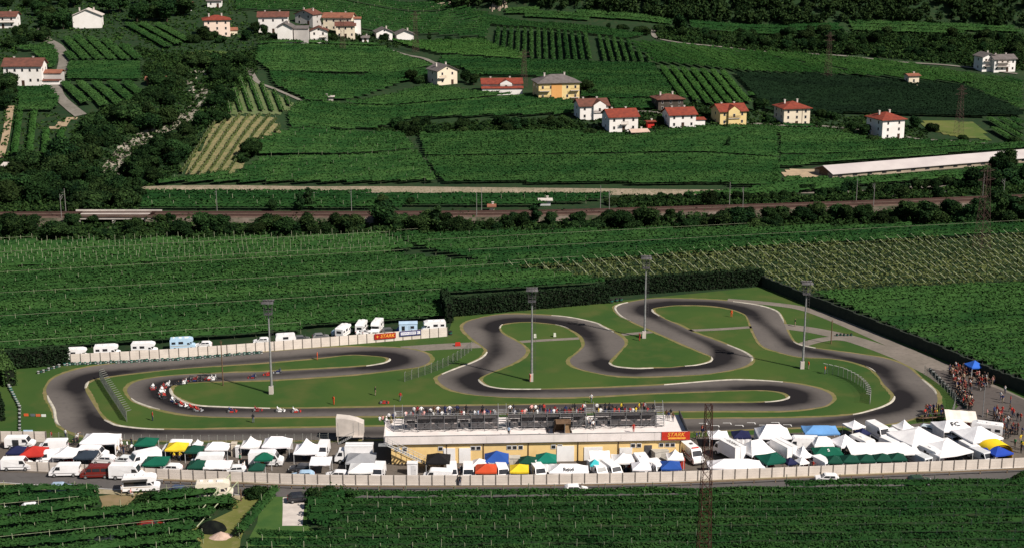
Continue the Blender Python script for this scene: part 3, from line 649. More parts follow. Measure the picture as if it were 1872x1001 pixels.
def tree_proto(kind, seed):
    def fn():
        t = empty('tree', (0, 0, 0)); link('crown', crown_mesh(kind, seed), t); mb = MB(); rr = random.Random(seed)
        if kind == 'bush':
            for i in range(4): mb.tube((0, 0, -.15), (rr.uniform(-.25, .25), rr.uniform(-.25, .25), .4), .03, .012, 5)
        else:
            mb.tube((0, 0, -.15), (.01, .01, .38), .032, .022, 7)
            for i in range(6):
                a = rr.uniform(0, 6.28); mb.tube((.01, .01, .2+.05*i), (.24*math.cos(a), .24*math.sin(a), .42+.07*i), .014, .005, 4)
        mb.build('trunk', bark, t); return t
    return Proto(fn)
TREES = {k: [tree_proto(k, 40+i*7+len(k)) for i in range(n)] for k, n in (('round', 6), ('tall', 3), ('bush', 4))}
NTREE = 0
def tree(kind, p, h, label, group, wide=1.0):
    global NTREE
    NTREE += 1
    pr = random.choice(TREES[kind]); o = pr.get()
    o.name = {'round': 'broadleaf_tree', 'tall': 'cypress_tree', 'bush': 'bush'}[kind]
    o.location = (p[0], p[1], float(H(p[0], p[1]))-.1); o.rotation_euler = (0, 0, random.uniform(0, 6.28))
    w = h*wide*random.uniform(.9, 1.15); o.scale = (w, w, h)
    tag(o, label, 'bush' if kind == 'bush' else 'tree', group); return o
def zone(items, desc, where, group):
    """items: (kind, world point, height, wide); each labelled by its order along the zone"""
    items.sort(key=lambda t: t[1][0])
    for i, (k, p, h, w) in enumerate(items):
        n = {'round': 'leafy tree', 'tall': 'slim dark cypress', 'bush': 'bush'}[k]
        s = ('tall ' if h > 9.5 else 'small ' if h < 4.5 else '')
        tree(k, p, h, '%s%s%s %s, %s from the left' % (s, desc, n, where, nth(i)), group, w)
# belt below the railway
it = []
for x in np.linspace(-90, 1960, 118):
    yb = np.interp(x, [-90, 0, 400, 700, 1000, 1400, 1872, 1960], [441, 441, 439, 430, 424, 419, 409, 407])
    if 1180 < x < 1215: continue
    r = random.random(); b = random.random()
    h = random.uniform(5.0, 9.2)+(2.0 if 1700 < x < 1872 or 1060 < x < 1180 else 0)-(2.0 if 850 < x < 930 or 420 < x < 470 else 0)
    p = G(x+random.uniform(-9, 9), yb-random.choice([1, 4, 9, 13])-(0 if x > 470 or b < .6 else 16))
    q_ = proj(p); hm = (q_[1]-np.interp(x, [r_[0] for r_ in RAIL], [r_[1] for r_ in RAIL])+1)/(scale_at(p)*.98)
    if 140 < x < 290: h = min(h, 3.4 if b > .3 else 5)
    if b > .13: h = min(h, max(2.9, hm*1.06))
    it.append(('round' if r < .66 else 'bush' if r < .96 else 'tall', p, h*(.62 if .66 <= r < .96 else 1), random.uniform(1.0, 1.45)))
zone(it, 'dark ', 'in the belt below the railway', 'trees of the belt below the railway')
it = []
for x in np.linspace(1120, 1900, 46):
    y = np.interp(x, [1120, 1400, 1600, 1872], [374, 364, 352, 338])-random.choice([0, 0, 3, 8])
    if 1560 < x < 1740 and random.random() < .5: y += 6
    it.append((random.choice(['round', 'bush', 'round']), G(x, y), random.uniform(*((1.8, 3.6) if x < 1450 else (2.6, 5.0)))+(3.2 if x > 1770 else 0), random.uniform(.95, 1.3)))
for x, y, h in ((548, 385, 5.5), (564, 383, 7.2), (500, 387, 4), (700, 379, 4.5), (750, 378, 3.5), (1300, 381, 6), (1650, 372, 6), (1712, 368, 5), (1842, 325, 10.5), (1828, 326, 9)):
    it.append(('tall' if 540 < x < 570 else 'round', G(x, y), h, 1.0))
zone(it, '', 'between railway and vineyards', 'trees between railway and vineyards')
# left woods
it = []
def fill(n, poly, hs, kinds, avoid=None):
    xs = [p[0] for p in poly]; ys = [p[1] for p in poly]; out = []; k = 0
    wp = None
    while len(out) < n and k < n*60:
        k += 1; x = random.uniform(min(xs), max(xs)); y = random.uniform(min(ys), max(ys))
        if not bool(in_poly(np.array([x]), np.array([y]), poly)[0]): continue
        p = G(x, y)
        if any(math.hypot(p.x-o[1].x, p.y-o[1].y) < .42*(o[2]) for o in out): continue
        if avoid and min(math.hypot(p.x-a, p.y-b) for a, b in avoid) < 5.8: continue
        out.append((random.choice(kinds), p, random.uniform(*hs), random.uniform(.95, 1.25)))
    return out
SV = [tuple(q) for q in smooth_poly(STREAM[:8], 6)]
it = fill(40, [(0, 330), (40, 300), (110, 310), (190, 330), (250, 352), (245, 386), (0, 388)], (5, 9), ['round', 'round', 'bush'], SV)
for x, y, h in ((120, 318, 13.5), (152, 322, 12), (52, 320, 9.5), (100, 330, 10), (225, 368, 8.5), (268, 318, 7), (250, 322, 8), (278, 336, 6)): it.append(('round', G(x, y), h, 1.05))
zone(it, '', 'in the grove left of the stream mouth', 'trees of the grove at the stream mouth')
it = fill(66, [(160, 238), (205, 215), (268, 192), (285, 165), (300, 140), (340, 112), (440, 92), (468, 112), (430, 150), (412, 210), (350, 280), (290, 330), (240, 345), (190, 325), (170, 280), (135, 270)], (4.0, 7.4), ['round', 'bush', 'bush'], SV)
zone(it, '', 'along the wooded stream ravine', 'trees along the stream ravine')
it = fill(30, [(80, 15), (135, 0), (340, -5), (345, 44), (290, 46), (215, 48), (190, 70), (140, 62), (120, 64), (82, 72), (60, 40)], (7, 12), ['round'])
it = [q for q in it if not (128 < proj(q[1])[0] < 196 and 30 < proj(q[1])[1] < 90)]; it += fill(8, [(0, 58), (70, 58), (92, 76), (30, 88), (0, 96)], (5, 7.5), ['round', 'bush'])
it += fill(6, [(0, 8), (60, 6), (60, 24), (10, 24)], (4, 6), ['round'])
it += fill(7, [(0, 150), (26, 160), (24, 200), (0, 205)], (5, 8), ['round'])
zone(it, '', 'around the upper left farmsteads', 'trees around the upper left farmsteads')
it = []
for x, y, h, k in [(372, 74, 6.5, 'round'), (388, 72, 5, 'bush'), (405, 78, 4, 'bush'), (450, 74, 5, 'round'), (352, 78, 4.5, 'bush'), (470, 62, 6, 'round'), (484, 64, 5, 'round'), (520, 62, 4.5, 'tall'), (556, 70, 7, 'round'), (612, 74, 4, 'bush'), (652, 72, 4.5, 'bush'), (700, 72, 4, 'bush'), (745, 74, 4, 'tall'), (785, 74, 4.5, 'tall'), (820, 76, 3.5, 'bush'), (850, 76, 3.5, 'bush'), (880, 74, 3, 'bush'), (750, 150, 6, 'round'), (765, 152, 4, 'bush'), (852, 152, 6, 'round'), (866, 156, 5.5, 'round'), (830, 132, 4, 'bush'), (1072, 172, 6.5, 'round'), (1084, 176, 4, 'bush'), (455, 290, 6.5, 'round'), (470, 282, 5, 'round'), (440, 296, 4, 'bush'), (460, 268, 4, 'bush'), (520, 155, 3, 'bush'), (552, 154, 3, 'bush'), (1290, 212, 4, 'bush'), (1384, 205, 6, 'round'), (1398, 200, 5, 'round'), (1405, 225, 4, 'bush'), (1520, 218, 4, 'bush'), (1560, 236, 4, 'bush'), (1500, 214, 4, 'bush'), (1672, 236, 5.5, 'round'), (1705, 240, 4, 'bush'), (1580, 252, 5.5, 'round'), (1596, 262, 4, 'bush'), (1200, 228, 4, 'bush'), (1330, 274, 4.5, 'tall'), (1855, 265, 4, 'bush'), (1760, 258, 3, 'bush'), (1080, 250, 4, 'bush'), (1150, 238, 3.5, 'bush')]:
    it.append((k, G(x, y), h, 1.1))
zone(it, '', 'near the hillside houses', 'trees near the hillside houses')
it = fill(20, [(690, 240), (720, 226), (830, 232), (930, 226), (1040, 226), (1052, 238), (1000, 243), (860, 246), (740, 250)], (3.2, 5.4), ['round', 'bush', 'bush'])
zone(it, '', 'in the hedgerow across the middle slope', 'hedgerow across the middle slope')
it = fill(58, [(1190, 62), (1260, 58), (1530, 66), (1560, 64), (1700, 68), (1790, 72), (1872, 80), (1872, 92), (1780, 102), (1640, 112), (1540, 98), (1400, 92), (1260, 78), (1200, 74)], (4.2, 7.5), ['round', 'round', 'bush'])
it += fill(8, [(1850, 84), (1872, 90), (1872, 140), (1856, 138)], (5, 8), ['round']) + fill(6, [(1020, 50), (1060, 50), (1190, 66), (1180, 60)], (3.5, 5), ['bush', 'round'])
it.append(('round', G(1240, 62), 10.5, .9))
zone(it, '', 'on the wooded bank above the slanting vineyards', 'trees on the bank above the slanting vineyards')
# the wood at the top edge: one mass
def grow_wood():
    poly = [(p.x, p.y) for p in [G(a, b) for a, b in [(795, 12), (830, 18), (925, 20), (1230, 40), (1540, 44), (1872, 52), (2020, 56)]]]
    back = [(x*1.4, y+125) for x, y in poly[::-1]]; poly = poly+back
    xs = [p[0] for p in poly]; ys = [p[1] for p in poly]; C = []; V = []; NN = []
    n = 0
    while n < 2500:
        x = random.uniform(min(xs), max(xs)); y = min(ys)+(max(ys)-min(ys))*random.random()**1.5
        if not bool(in_poly(np.array([x]), np.array([y]), poly)[0]): continue
        if fbm(np.array(x*1.0), np.array(y*1.7), 9.) > .9: continue
        n += 1; h = random.uniform(4.5, 10); z = float(H(x, y)); b = random.uniform(-.15, .2)
        for k in range(5):
            q = h*random.uniform(.16, .27); c0 = np.array([x+random.uniform(-.22, .22)*h, y+random.uniform(-.22, .22)*h, z+h*random.uniform(.3, .82)])
            m = 24; d = rng.normal(size=(m, 3)); d /= np.linalg.norm(d, axis=1)[:, None]
            C.append(c0+d*q*rng.uniform(.6, 1.1, (m, 1))); NN.append(d+rng.normal(size=(m, 3))*.5); V.append(np.clip(rng.normal(.38+b, .2, m), 0, 1))
    me = quads('wood', np.concatenate(C), 1.15, np.concatenate(V), leaf_m, N=np.concatenate(NN))
    tag(link('hillside_wood', me), 'dark deciduous wood covering the steep slope at the top', 'wood', None, 'stuff')
    C = []
    for k in range(22):
        p = random.choice(poly[:7]); x = random.uniform(min(xs), max(xs)); y = random.uniform(min(ys), min(ys)+90)
        if not bool(in_poly(np.array([x]), np.array([y]), poly)[0]): continue
        for j in range(14): C.append((x+random.gauss(0, 3), y+random.gauss(0, 2), 0))
    mb = MB()
    for x, y, _ in C:
        s = random.uniform(.6, 1.9); z = float(H(x, y)); mb.box((x, y, z+s*.4), (s*1.4, s, s*1.3), random.uniform(0, 3), taper=.55)
    tag(mb.build('rock_outcrop', mat('pale_rock', (.42, .33, .25), (.28, .22, .17), .4, .95)), 'pale rocks showing between the trees of the top wood', 'rocks', None, 'stuff')
grow_wood()
def stones():
    mb = MB()
    for x, y in SV:
        for j in range(4):
            X = x+random.gauss(0, 3.4); Y = y+random.gauss(0, 2.4); s = random.uniform(.2, .95)
            mb.box((X, Y, float(H(X, Y))+s*.3), (s*1.5, s*1.1, s), random.uniform(0, 3), taper=.6)
    tag(mb.build('stream_boulders', mat('white_boulder', (.34, .305, .255), (.24, .22, .18), .6, .9)), 'pale boulders lying in the dry stream', 'boulders', None, 'stuff')
stones()

# low scrub: undergrowth nobody could count
def scrub(label, poly_px, n, hs=(.4, 1.6), avoid=None, m=None, size=.8, q=9):
    poly = [(p.x, p.y) for p in [G(a, b) for a, b in poly_px]]; xs = [p[0] for p in poly]; ys = [p[1] for p in poly]
    x = rng.uniform(min(xs), max(xs), n*3); y = rng.uniform(min(ys), max(ys), n*3); k = in_poly(x, y, poly); x, y = x[k][:n], y[k][:n]
    if avoid: 
        k = np.min([np.hypot(x-a, y-b) for a, b in avoid], 0) > 1.5; x, y = x[k], y[k]
    h = rng.uniform(*hs, len(x))*(.5+fbm(x, y, 6.)); b = rng.normal(.35, .2, len(x))
    X = np.repeat(x, q)+rng.normal(0, 1, len(x)*q)*np.repeat(h, q)*.55; Y = np.repeat(y, q)+rng.normal(0, 1, len(x)*q)*np.repeat(h, q)*.55
    Z = H(X, Y)+np.repeat(h, q)*rng.uniform(.1, 1, len(X)); v = np.clip(np.repeat(b, q)+rng.normal(0, .15, len(X)), 0, 1)
    tag(link('undergrowth', quads('undergrowth', np.stack([X, Y, Z], 1), size, v, m or scrub_m, up=.8)), label, 'undergrowth', None, 'stuff')
scrub_m = mat('scrub_leaves', (.008, .022, .007), (.034, .064, .016), attr='v', rough=.9, spec=.03)
scrub_l = mat('scrub_leaves_fresh', (.015, .044, .011), (.046, .088, .02), attr='v', rough=.9, spec=.03)
scrub('scrub growing along the stream ravine', [(150, 215), (262, 180), (290, 130), (340, 100), (470, 88), (468, 130), (412, 212), (340, 310), (270, 345), (190, 330), (130, 275)], 3600, avoid=SV)
scrub('scrub of the grove at the stream mouth', [(0, 290), (110, 300), (250, 340), (250, 386), (0, 389)], 2200)
scrub('scrub between belt trees and railway embankment', [(-60, 402), (480, 402), (900, 398), (1400, 392), (1900, 372), (1900, 410), (1400, 425), (1000, 430), (700, 436), (480, 441), (-60, 445)], 6500, (.4, 1.9))
scrub('scrub between railway and farm tracks', [(1130, 362), (1430, 360), (1560, 356), (1760, 340), (1900, 325), (1900, 352), (1640, 366), (1400, 373), (1130, 382)], 2400, (.3, 1.3))
scrub('scrub on the bank above the slanting vineyards', [(1195, 50), (1560, 62), (1872, 66), (1872, 130), (1740, 118), (1560, 101), (1300, 84), (1200, 72)], 5200, (.5, 2.2), size=1.0)
scrub('rough growth around the upper left farmsteads', [(0, -4), (430, -4), (470, 60), (460, 96), (345, 112), (240, 96), (120, 66), (90, 80), (0, 90)], 2600, (.15, .7), size=.8, m=scrub_l)
scrub('brushwood right of the winding lane fields', [(250, 88), (352, 110), (305, 152), (262, 150), (266, 112)], 700, (.4, 1.6))
scrub('rough growth of the left hillside', [(0, 90), (30, 90), (30, 160), (110, 210), (150, 215), (130, 260), (110, 300), (0, 300)], 900, (.15, .6), m=scrub_l)
scrub('garden growth among the village houses', [(1050, 186), (1240, 186), (1390, 205), (1590, 212), (1700, 240), (1690, 262), (1590, 258), (1480, 236), (1290, 236), (1160, 252), (1050, 244)], 2600, (.2, .9))
scrub('rough growth between the hamlet houses', [(460, 60), (660, 60), (760, 76), (760, 84), (600, 84), (470, 82)], 900, (.2, .9))
scrub('rough strip along the middle hedgerow', [(680, 236), (900, 222), (1050, 218), (1052, 246), (760, 250), (700, 246)], 1500, (.3, 1.2))
scrub('leafy growth hiding the road edge at the cream motorhome', [(262, 908), (352, 903), (425, 909), (424, 928), (300, 930), (250, 926)], 260, (.5, 1.3), size=.4, q=24)
scrub('leafy growth at the road edge right of the concrete pad', [(562, 905), (640, 905), (640, 918), (565, 918)], 110, (.5, 1.2), size=.4, q=26)
# ------------------------------------------------------------------ hedges and screens
hedge_l = mat('hedge_leaves', (.006, .014, .006), (.016, .034, .012), attr='v', rough=.85, spec=.1)
hedge_t = mat('hedge_leaves_fresh', (.02, .05, .012), (.05, .095, .022), attr='v', rough=.8, spec=.15)
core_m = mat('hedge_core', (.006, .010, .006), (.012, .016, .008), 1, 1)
def hedge(a, b, h, w, label, m=None):
    a, b = P(*a), P(*b); L = (b-a).length; ang = math.atan2(b.y-a.y, b.x-a.x)
    t = thing('hedge', label, 'hedge', ((a.x+b.x)/2, (a.y+b.y)/2, 0), ang)
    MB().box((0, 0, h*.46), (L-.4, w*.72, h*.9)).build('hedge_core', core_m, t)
    n = int((L*h*2+L*w+2*w*h)*16); f = rng.random(n); C = np.empty((n, 3)); A = L*h
    x = rng.uniform(-L/2, L/2, n); z = rng.uniform(.05, h, n); y = np.where(rng.random(n) < .5, -w/2, w/2)
    top = f < L*w/(2*A+L*w); y = np.where(top, rng.uniform(-w/2, w/2, n), y); z = np.where(top, h, z)
    endf = f > .97; x = np.where(endf, np.sign(rng.normal(size=n))*L/2, x); y = np.where(endf, rng.uniform(-w/2, w/2, n), y)
    C = np.stack([x, y, z+.12*np.sin(x*.9)], 1)+rng.normal(0, .10, (n, 3))
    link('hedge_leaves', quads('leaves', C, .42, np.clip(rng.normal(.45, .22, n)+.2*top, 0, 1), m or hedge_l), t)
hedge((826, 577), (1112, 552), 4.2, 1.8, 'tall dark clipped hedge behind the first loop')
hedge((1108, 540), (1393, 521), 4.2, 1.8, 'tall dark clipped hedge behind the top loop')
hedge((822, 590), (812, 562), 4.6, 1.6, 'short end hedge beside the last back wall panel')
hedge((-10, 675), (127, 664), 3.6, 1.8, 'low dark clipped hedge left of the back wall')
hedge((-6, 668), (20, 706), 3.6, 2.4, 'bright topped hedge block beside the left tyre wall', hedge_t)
hedge((-30, 690), (-2, 770), 3.5, 2.0, 'dark hedge at the left edge above the ramp')
screen_m = mat('dark_green_screen', (.020, .026, .020), (.030, .036, .026), .8, .9)
def screen():
    pts = px([(1394, 523), (1440, 542), (1560, 590), (1700, 646), (1800, 690), (1872, 718), (1990, 764)])
    t = thing('perimeter_screen', 'long dark green screen fence along the right boundary', 'fence', pts[0])
    c = smooth_poly([p-pts[0] for p in pts], 10); post = MB().tube((0, 0, 0), (0, 0, 2.9), .06, .05, 5).mesh('screen_post', darksteel)
    mb = MB()
    for i in range(len(c)-1):
        p, q = c[i], c[i+1]; n = np.array([-(q-p)[1], (q-p)[0]]); n /= np.linalg.norm(n); n *= .25; h = 2.6+.12*math.sin(i*2.1)
        mb.add([(*(p+n), 0), (*(q+n), 0), (*(q-n), 0), (*(p-n), 0), (*(p+n), h), (*(q+n), h), (*(q-n), h), (*(p-n), h)], [(0, 1, 5, 4), (1, 2, 6, 5), (2, 3, 7, 6), (3, 0, 4, 7), (4, 5, 6, 7)])
        if i % 1 == 0: o = link('post', post, t); o.location = (p[0]+n[0]*1.6, p[1]+n[1]*1.6, 0)
    mb.build('screen_panel', screen_m, t)
screen()
def panel_wall(label, pts, h, pitch, m=wallpanel, name='panel_wall', cap=True):
    pts = px(pts); t = thing(name, label, 'wall', pts[0]); c = smooth_poly([p-pts[0] for p in pts], 12)
    s = np.concatenate([[0], np.cumsum(np.linalg.norm(np.diff(c, axis=0), axis=1))]); n = max(1, int(round(s[-1]/pitch)))
    k = np.linspace(0, s[-1], n+1); X = np.interp(k, s, c[:, 0]); Y = np.interp(k, s, c[:, 1])
    post = MB().box((0, 0, h*.51), (.16, .22, h*1.02)).mesh('post', mat('grey_post', (.20, .17, .15), (.15, .13, .11), 1, .9)); mb = MB()
    for i in range(n):
        a = math.atan2(Y[i+1]-Y[i], X[i+1]-X[i]); L = math.hypot(Y[i+1]-Y[i], X[i+1]-X[i])
        for j in range(4): mb.box(((X[i]+X[i+1])/2, (Y[i]+Y[i+1])/2, h*(j+.5)/4), (L-.15, .09+.02*(j % 2), h/4-.012), a)
    mb.build('panel', m, t)
    for i in range(n+1):
        if not (-110 < X[i]+pts[0].x < 110): continue
        o = link('post', post, t); o.location = (X[i], Y[i], 0)
    return t
panel_wall('long pale concrete panel wall along the road', [(-40, 857), (73, 861), (180, 867), (300, 874), (450, 880), (620, 885), (920, 885), (1220, 879), (1500, 868), (1872, 853), (1960, 849)], 1.75, 2.12)
panel_wall('pale concrete panel wall behind the left bends with campers above it', [(130, 664), (300, 655), (480, 642), (640, 629), (818, 614)], 2.1, 2.0)
panel_wall('short pale panel wall at the left end of the paddock', [(-60, 806), (85, 807)], 2.0, 2.1)
def guardrail():
    pts = off(px([(305, 874), (450, 880), (620, 885), (920, 885), (1220, 879), (1500, 868), (1872, 853), (1960, 849)]), -2.3)
    t = thing('guardrail', 'brown steel guardrail between road and panel wall', 'guardrail', pts[0]); c = smooth_poly([p-pts[0] for p in pts], 14); m = mat('weathered_rail', (.26, .19, .12), (.2, .14, .09), 1, .6, metal=.2)
    mb = MB(); post = MB().box((0, 0, .35), (.14, .12, .7)).mesh('post', m); n = 0
    for i in range(len(c)-1):
        a, b = c[i], c[i+1]; z = .72
        for dz, dy in ((0, 0),): mb.tube((*a, z), (*b, z), .13, None, 4)
        if i % 2 == 0 and abs(a[0]+pts[0].x) < 95: link('post', post, t).location = (a[0], a[1]+.14, 0)
    mb.build('rail', m, t)
guardrail()
# ------------------------------------------------------------------ vehicles (nose towards +X)
WALLX = [-40, 73, 180, 300, 450, 620, 920, 1220, 1500, 1872, 1960]; WALLY = [857, 861, 867, 874, 880, 885, 885, 879, 868, 853, 849]
def body(profile, W, z0=1.0, tum=.1, name='body', m=paint):
    n = len(profile); vs = []
    w = lambda z: W/2*(1-tum*max(0, z-z0))
    for s in (1, -1): vs += [(x, s*w(z), z) for x, z in profile]
    fs = [tuple(range(n-1, -1, -1)), tuple(range(n, 2*n))]+[(i, (i+1) % n, n+(i+1) % n, n+i) for i in range(n)]
    bm_ = MB().add(vs, fs); me = bm_.mesh(name, m)
    me.update(); return me, w
WHEEL = {}
def wheel_mesh(r, w):
    k = (r, w)
    if k not in WHEEL:
        mb = MB().tube((0, -w/2, 0), (0, w/2, 0), r, None, 14, 0); mb.tube((0, -w/2-.012, 0), (0, w/2+.012, 0), r*.55, None, 10, 1)
        WHEEL[k] = mb.mesh('wheel', [rubber, mat('wheel_rim', (.4, .4, .4), (.3, .3, .3), 2, .4, metal=.5)])
    return WHEEL[k]
lamp_m = mat('lamp_glass', (.75, .75, .72), (.6, .6, .6), 1, .15, spec=.6); tail_m = mat('tail_lamp', (.35, .02, .02), (.3, .02, .02), 1, .2)
def vehicle(prof, W, wheels, r, ws=None, side=(), rear=(), z0=1.0, tum=.1, name='van', head=None, tail=None, extra=None):
    t = empty(name, (0, 0, 0)); me, w = body(prof, W, z0, tum); link('body', me, t)
    if ws:
        (x0, z0_), (x1, z1) = ws; nx, nz = (z1-z0_), -(x1-x0); l = math.hypot(nx, nz); nx, nz = abs(nx)/l*.02, abs(nz)/l*.02
        a, b = w(z0_)-.1, w(z1)-.12
        MB().add([(x0+nx, -a, z0_+nz), (x0+nx, a, z0_+nz), (x1+nx, b, z1+nz), (x1+nx, -b, z1+nz)], [(0, 1, 2, 3)]).build('windscreen', glass, t)
    for poly in side:
        for s in (1, -1):
            vs = [(x, s*(w(z)+.018), z) for x, z in poly]; MB().add(vs, [tuple(range(len(vs)))]).build('side_window', glass, t)
    for (x, y0, y1, za, zb) in rear:
        MB().add([(x-.018, y0, za), (x-.018, y1, za), (x-.018, y1, zb), (x-.018, y0, zb)], [(0, 1, 2, 3)]).build('rear_window', glass, t)
    wm = wheel_mesh(r, .22)
    for x in wheels:
        for s in (1, -1): o = link('wheel', wm, t); o.location = (x, s*(W/2-.1), r)
    if head:
        for s in (1, -1): MB().box((head[0], s*head[1], head[2]), (.06, .3, .18)).build('headlight', lamp_m, t)
    if tail:
        for s in (1, -1): MB().box((tail[0], s*tail[1], tail[2]), (.05, .14, .32)).build('tail_light', tail_m, t)
    if extra: extra(t, w)
    return t
def bumpers(x0, x1, W, z=.42):
    def f(t, w):
        MB().box((x1+.03, 0, z), (.12, W*.94, .2)).build('bumper', darksteel, t); MB().box((x0-.03, 0, z), (.1, W*.94, .18)).build('bumper', darksteel, t)
        for s in (1, -1): MB().box((x1-.95, s*(w(1.2)+.12), 1.25), (.1, .2, .24)).build('wing_mirror', darksteel, t)
        for s in (1, -1): MB().box((0.1, s*(w(.9)+.006), .75), (x1-x0-.9, .012, .07)).build('side_moulding', darksteel, t)
    return f
VAN = [(-2.5, .35), (-2.52, 1.9), (-2.42, 2.06), (1.0, 2.1), (1.28, 2.02), (1.78, 1.28), (2.38, 1.08), (2.5, .9), (2.52, .35)]
def van_fn(): return vehicle(VAN, 1.95, (-1.55, 1.62), .33, ((1.76, 1.32), (1.31, 1.98)), [[(.62, 1.28), (1.6, 1.28), (1.25, 1.86), (.62, 1.86)]], [(-2.52, -.78, -.08, 1.3, 1.8), (-2.52, .08, .78, 1.3, 1.8)], name='van', head=(2.5, .72, .82), tail=(-2.53, .86, .95), extra=bumpers(-2.52, 2.52, 1.95))
def minibus_fn(): return vehicle(VAN, 1.95, (-1.55, 1.62), .33, ((1.76, 1.32), (1.31, 1.98)), [[(.62, 1.28), (1.6, 1.28), (1.25, 1.86), (.62, 1.86)], [(-.8, 1.3), (.45, 1.3), (.45, 1.85), (-.8, 1.85)], [(-2.3, 1.3), (-.98, 1.3), (-.98, 1.85), (-2.3, 1.85)]], [(-2.52, -.75, .75, 1.25, 1.85)], name='minibus', head=(2.5, .72, .82), tail=(-2.53, .86, .95), extra=bumpers(-2.52, 2.52, 1.95))
HV = [(-2.9, .35), (-2.92, 2.3), (-2.8, 2.5), (1.3, 2.54), (1.6, 2.4), (2.2, 1.4), (2.8, 1.15), (2.92, .95), (2.94, .35)]
def bigvan_fn(): return vehicle(HV, 2.05, (-1.8, 1.95), .36, ((2.18, 1.45), (1.68, 2.28)), [[(1.0, 1.38), (2.02, 1.38), (1.65, 2.0), (1.0, 2.0)]], [(-2.92, -.8, -.08, 1.45, 2.1), (-2.92, .08, .8, 1.45, 2.1)], tum=.07, name='van', head=(2.92, .75, .88), tail=(-2.93, .9, 1.0), extra=bumpers(-2.92, 2.94, 2.05))
CAMP = [(-3.0, .45), (-3.02, 2.55), (-2.85, 2.75), (1.5, 2.8), (2.3, 2.55), (2.45, 2.1), (2.2, 1.95), (1.55, 1.85), (2.0, 1.25), (2.75, 1.05), (2.9, .85), (2.9, .4)]
def camper_x(t, w):
    MB().box((-.6, 0, 2.86), (.7, .6, .14)).build('roof_vent', white, t); MB().box((-2.1, .3, 2.84), (.5, .5, .12)).build('roof_vent', white, t); MB().box((.9, -.2, 2.87), (1.0, .7, .12)).build('roof_box', white, t)
    for s in (1, -1): MB().box((-.7, s*(w(1.1)+.008), 1.05), (4.3, .016, .1)).build('side_stripe', mat('beige_stripe', (.45, .35, .22), None, 1, .5), t)
    MB().box((2.93, 0, .5), (.14, 1.95, .2)).build('bumper', darksteel, t)
def camper_fn(): return vehicle(CAMP, 2.1, (-1.9, 1.9), .34, ((1.97, 1.3), (1.6, 1.8)), [[(1.0, 1.3), (1.75, 1.3), (1.45, 1.75), (1.0, 1.75)], [(-1.0, 1.5), (.1, 1.5), (.1, 2.1), (-1.0, 2.1)], [(-2.6, 1.5), (-1.7, 1.5), (-1.7, 2.05), (-2.6, 2.05)]], [(-3.02, -.6, .6, 1.5, 2.1)], z0=.5, tum=.02, name='camper', head=(2.88, .75, .82), tail=(-3.02, .9, .8), extra=camper_x)
CARA = [(-2.4, .5), (-2.5, 1.5), (-2.3, 2.35), (-2.0, 2.48), (1.9, 2.48), (2.2, 2.3), (2.45, 1.4), (2.3, .5)]
def cara_x(t, w):
    MB().tube((2.3, 0, .5), (3.2, 0, .5), .05).tube((2.3, .6, .5), (3.1, 0, .5), .04).tube((2.3, -.6, .5), (3.1, 0, .5), .04).build('drawbar', darksteel, t); MB().box((0, 0, 2.54), (.7, .7, .12)).build('roof_vent', white, t)
def cara_fn(): return vehicle(CARA, 2.1, (0,), .32, ((2.44, 1.5), (2.25, 2.2)), [[(-.7, 1.4), (.6, 1.4), (.6, 2.0), (-.7, 2.0)]], [(-2.44, -.75, .75, 1.5, 2.15)], z0=.5, tum=.02, name='caravan', tail=(-2.47, .9, .9), extra=cara_x)
BOX = [(-3.2, .95), (-3.2, 3.2), (1.6, 3.2), (1.6, .95)]
def truck_x(t, w):
    me, w2 = body([(1.75, .5), (1.75, 2.2), (1.95, 2.35), (2.7, 2.3), (3.15, 1.45), (3.35, 1.2), (3.4, .5)], 2.1, 1.0, .05, 'cab'); link('cab', me, t)
    a, b = w2(1.5)-.1, w2(2.2)-.1
    MB().add([(3.15, -a, 1.49), (3.15, a, 1.49), (2.77, b, 2.25), (2.77, -b, 2.25)], [(0, 1, 2, 3)]).build('windscreen', glass, t)
    for s in (1, -1): MB().add([(x, s*(w2(z)+.018), z) for x, z in [(2.05, 1.45), (2.95, 1.45), (2.62, 2.1), (2.05, 2.1)]], [(0, 1, 2, 3)]).build('side_window', glass, t)
    MB().box((-.2, 0, .72), (6.2, .9, .35)).build('chassis', darksteel, t); MB().box((3.42, 0, .55), (.12, 2.0, .25)).build('bumper', darksteel, t)
    for y in (-.03, ): MB().box((-3.215, 0, 2.05), (.02, .05, 2.2)).build('door_seam', steel, t)
    MB().box((-.8, 0, 3.215), (4.7, .05, .03)).box((-.8, 1.1, 3.215), (4.7, .08, .03)).box((-.8, -1.1, 3.215), (4.7, .08, .03)).build('roof_rail', steel, t)
def truck_fn(): return vehicle(BOX, 2.3, (-2.1, 2.4), .42, None, [], [], z0=.5, tum=0, name='box_truck', head=(3.4, .8, .85), tail=(-3.22, .9, 1.05), extra=truck_x)
CAR = [(-1.95, .35), (-2.0, .85), (-1.75, 1.1), (-1.35, 1.4), (.15, 1.42), (.4, 1.35), (.95, .95), (1.85, .78), (2.0, .6), (2.0, .33)]
def car_fn(): return vehicle(CAR, 1.65, (-1.2, 1.25), .3, ((.95, .98), (.45, 1.33)), [[(-1.3, 1.0), (-.45, 1.0), (-.45, 1.34), (-1.2, 1.34)], [(-.38, 1.0), (.75, 1.0), (.35, 1.33), (-.38, 1.34)]], [(-1.75, -.6, .6, .98, 1.15)], z0=.95, tum=.35, name='car', head=(1.99, .6, .63), tail=(-2.0, .65, .8), extra=bumpers(-2.0, 2.0, 1.65, .4))
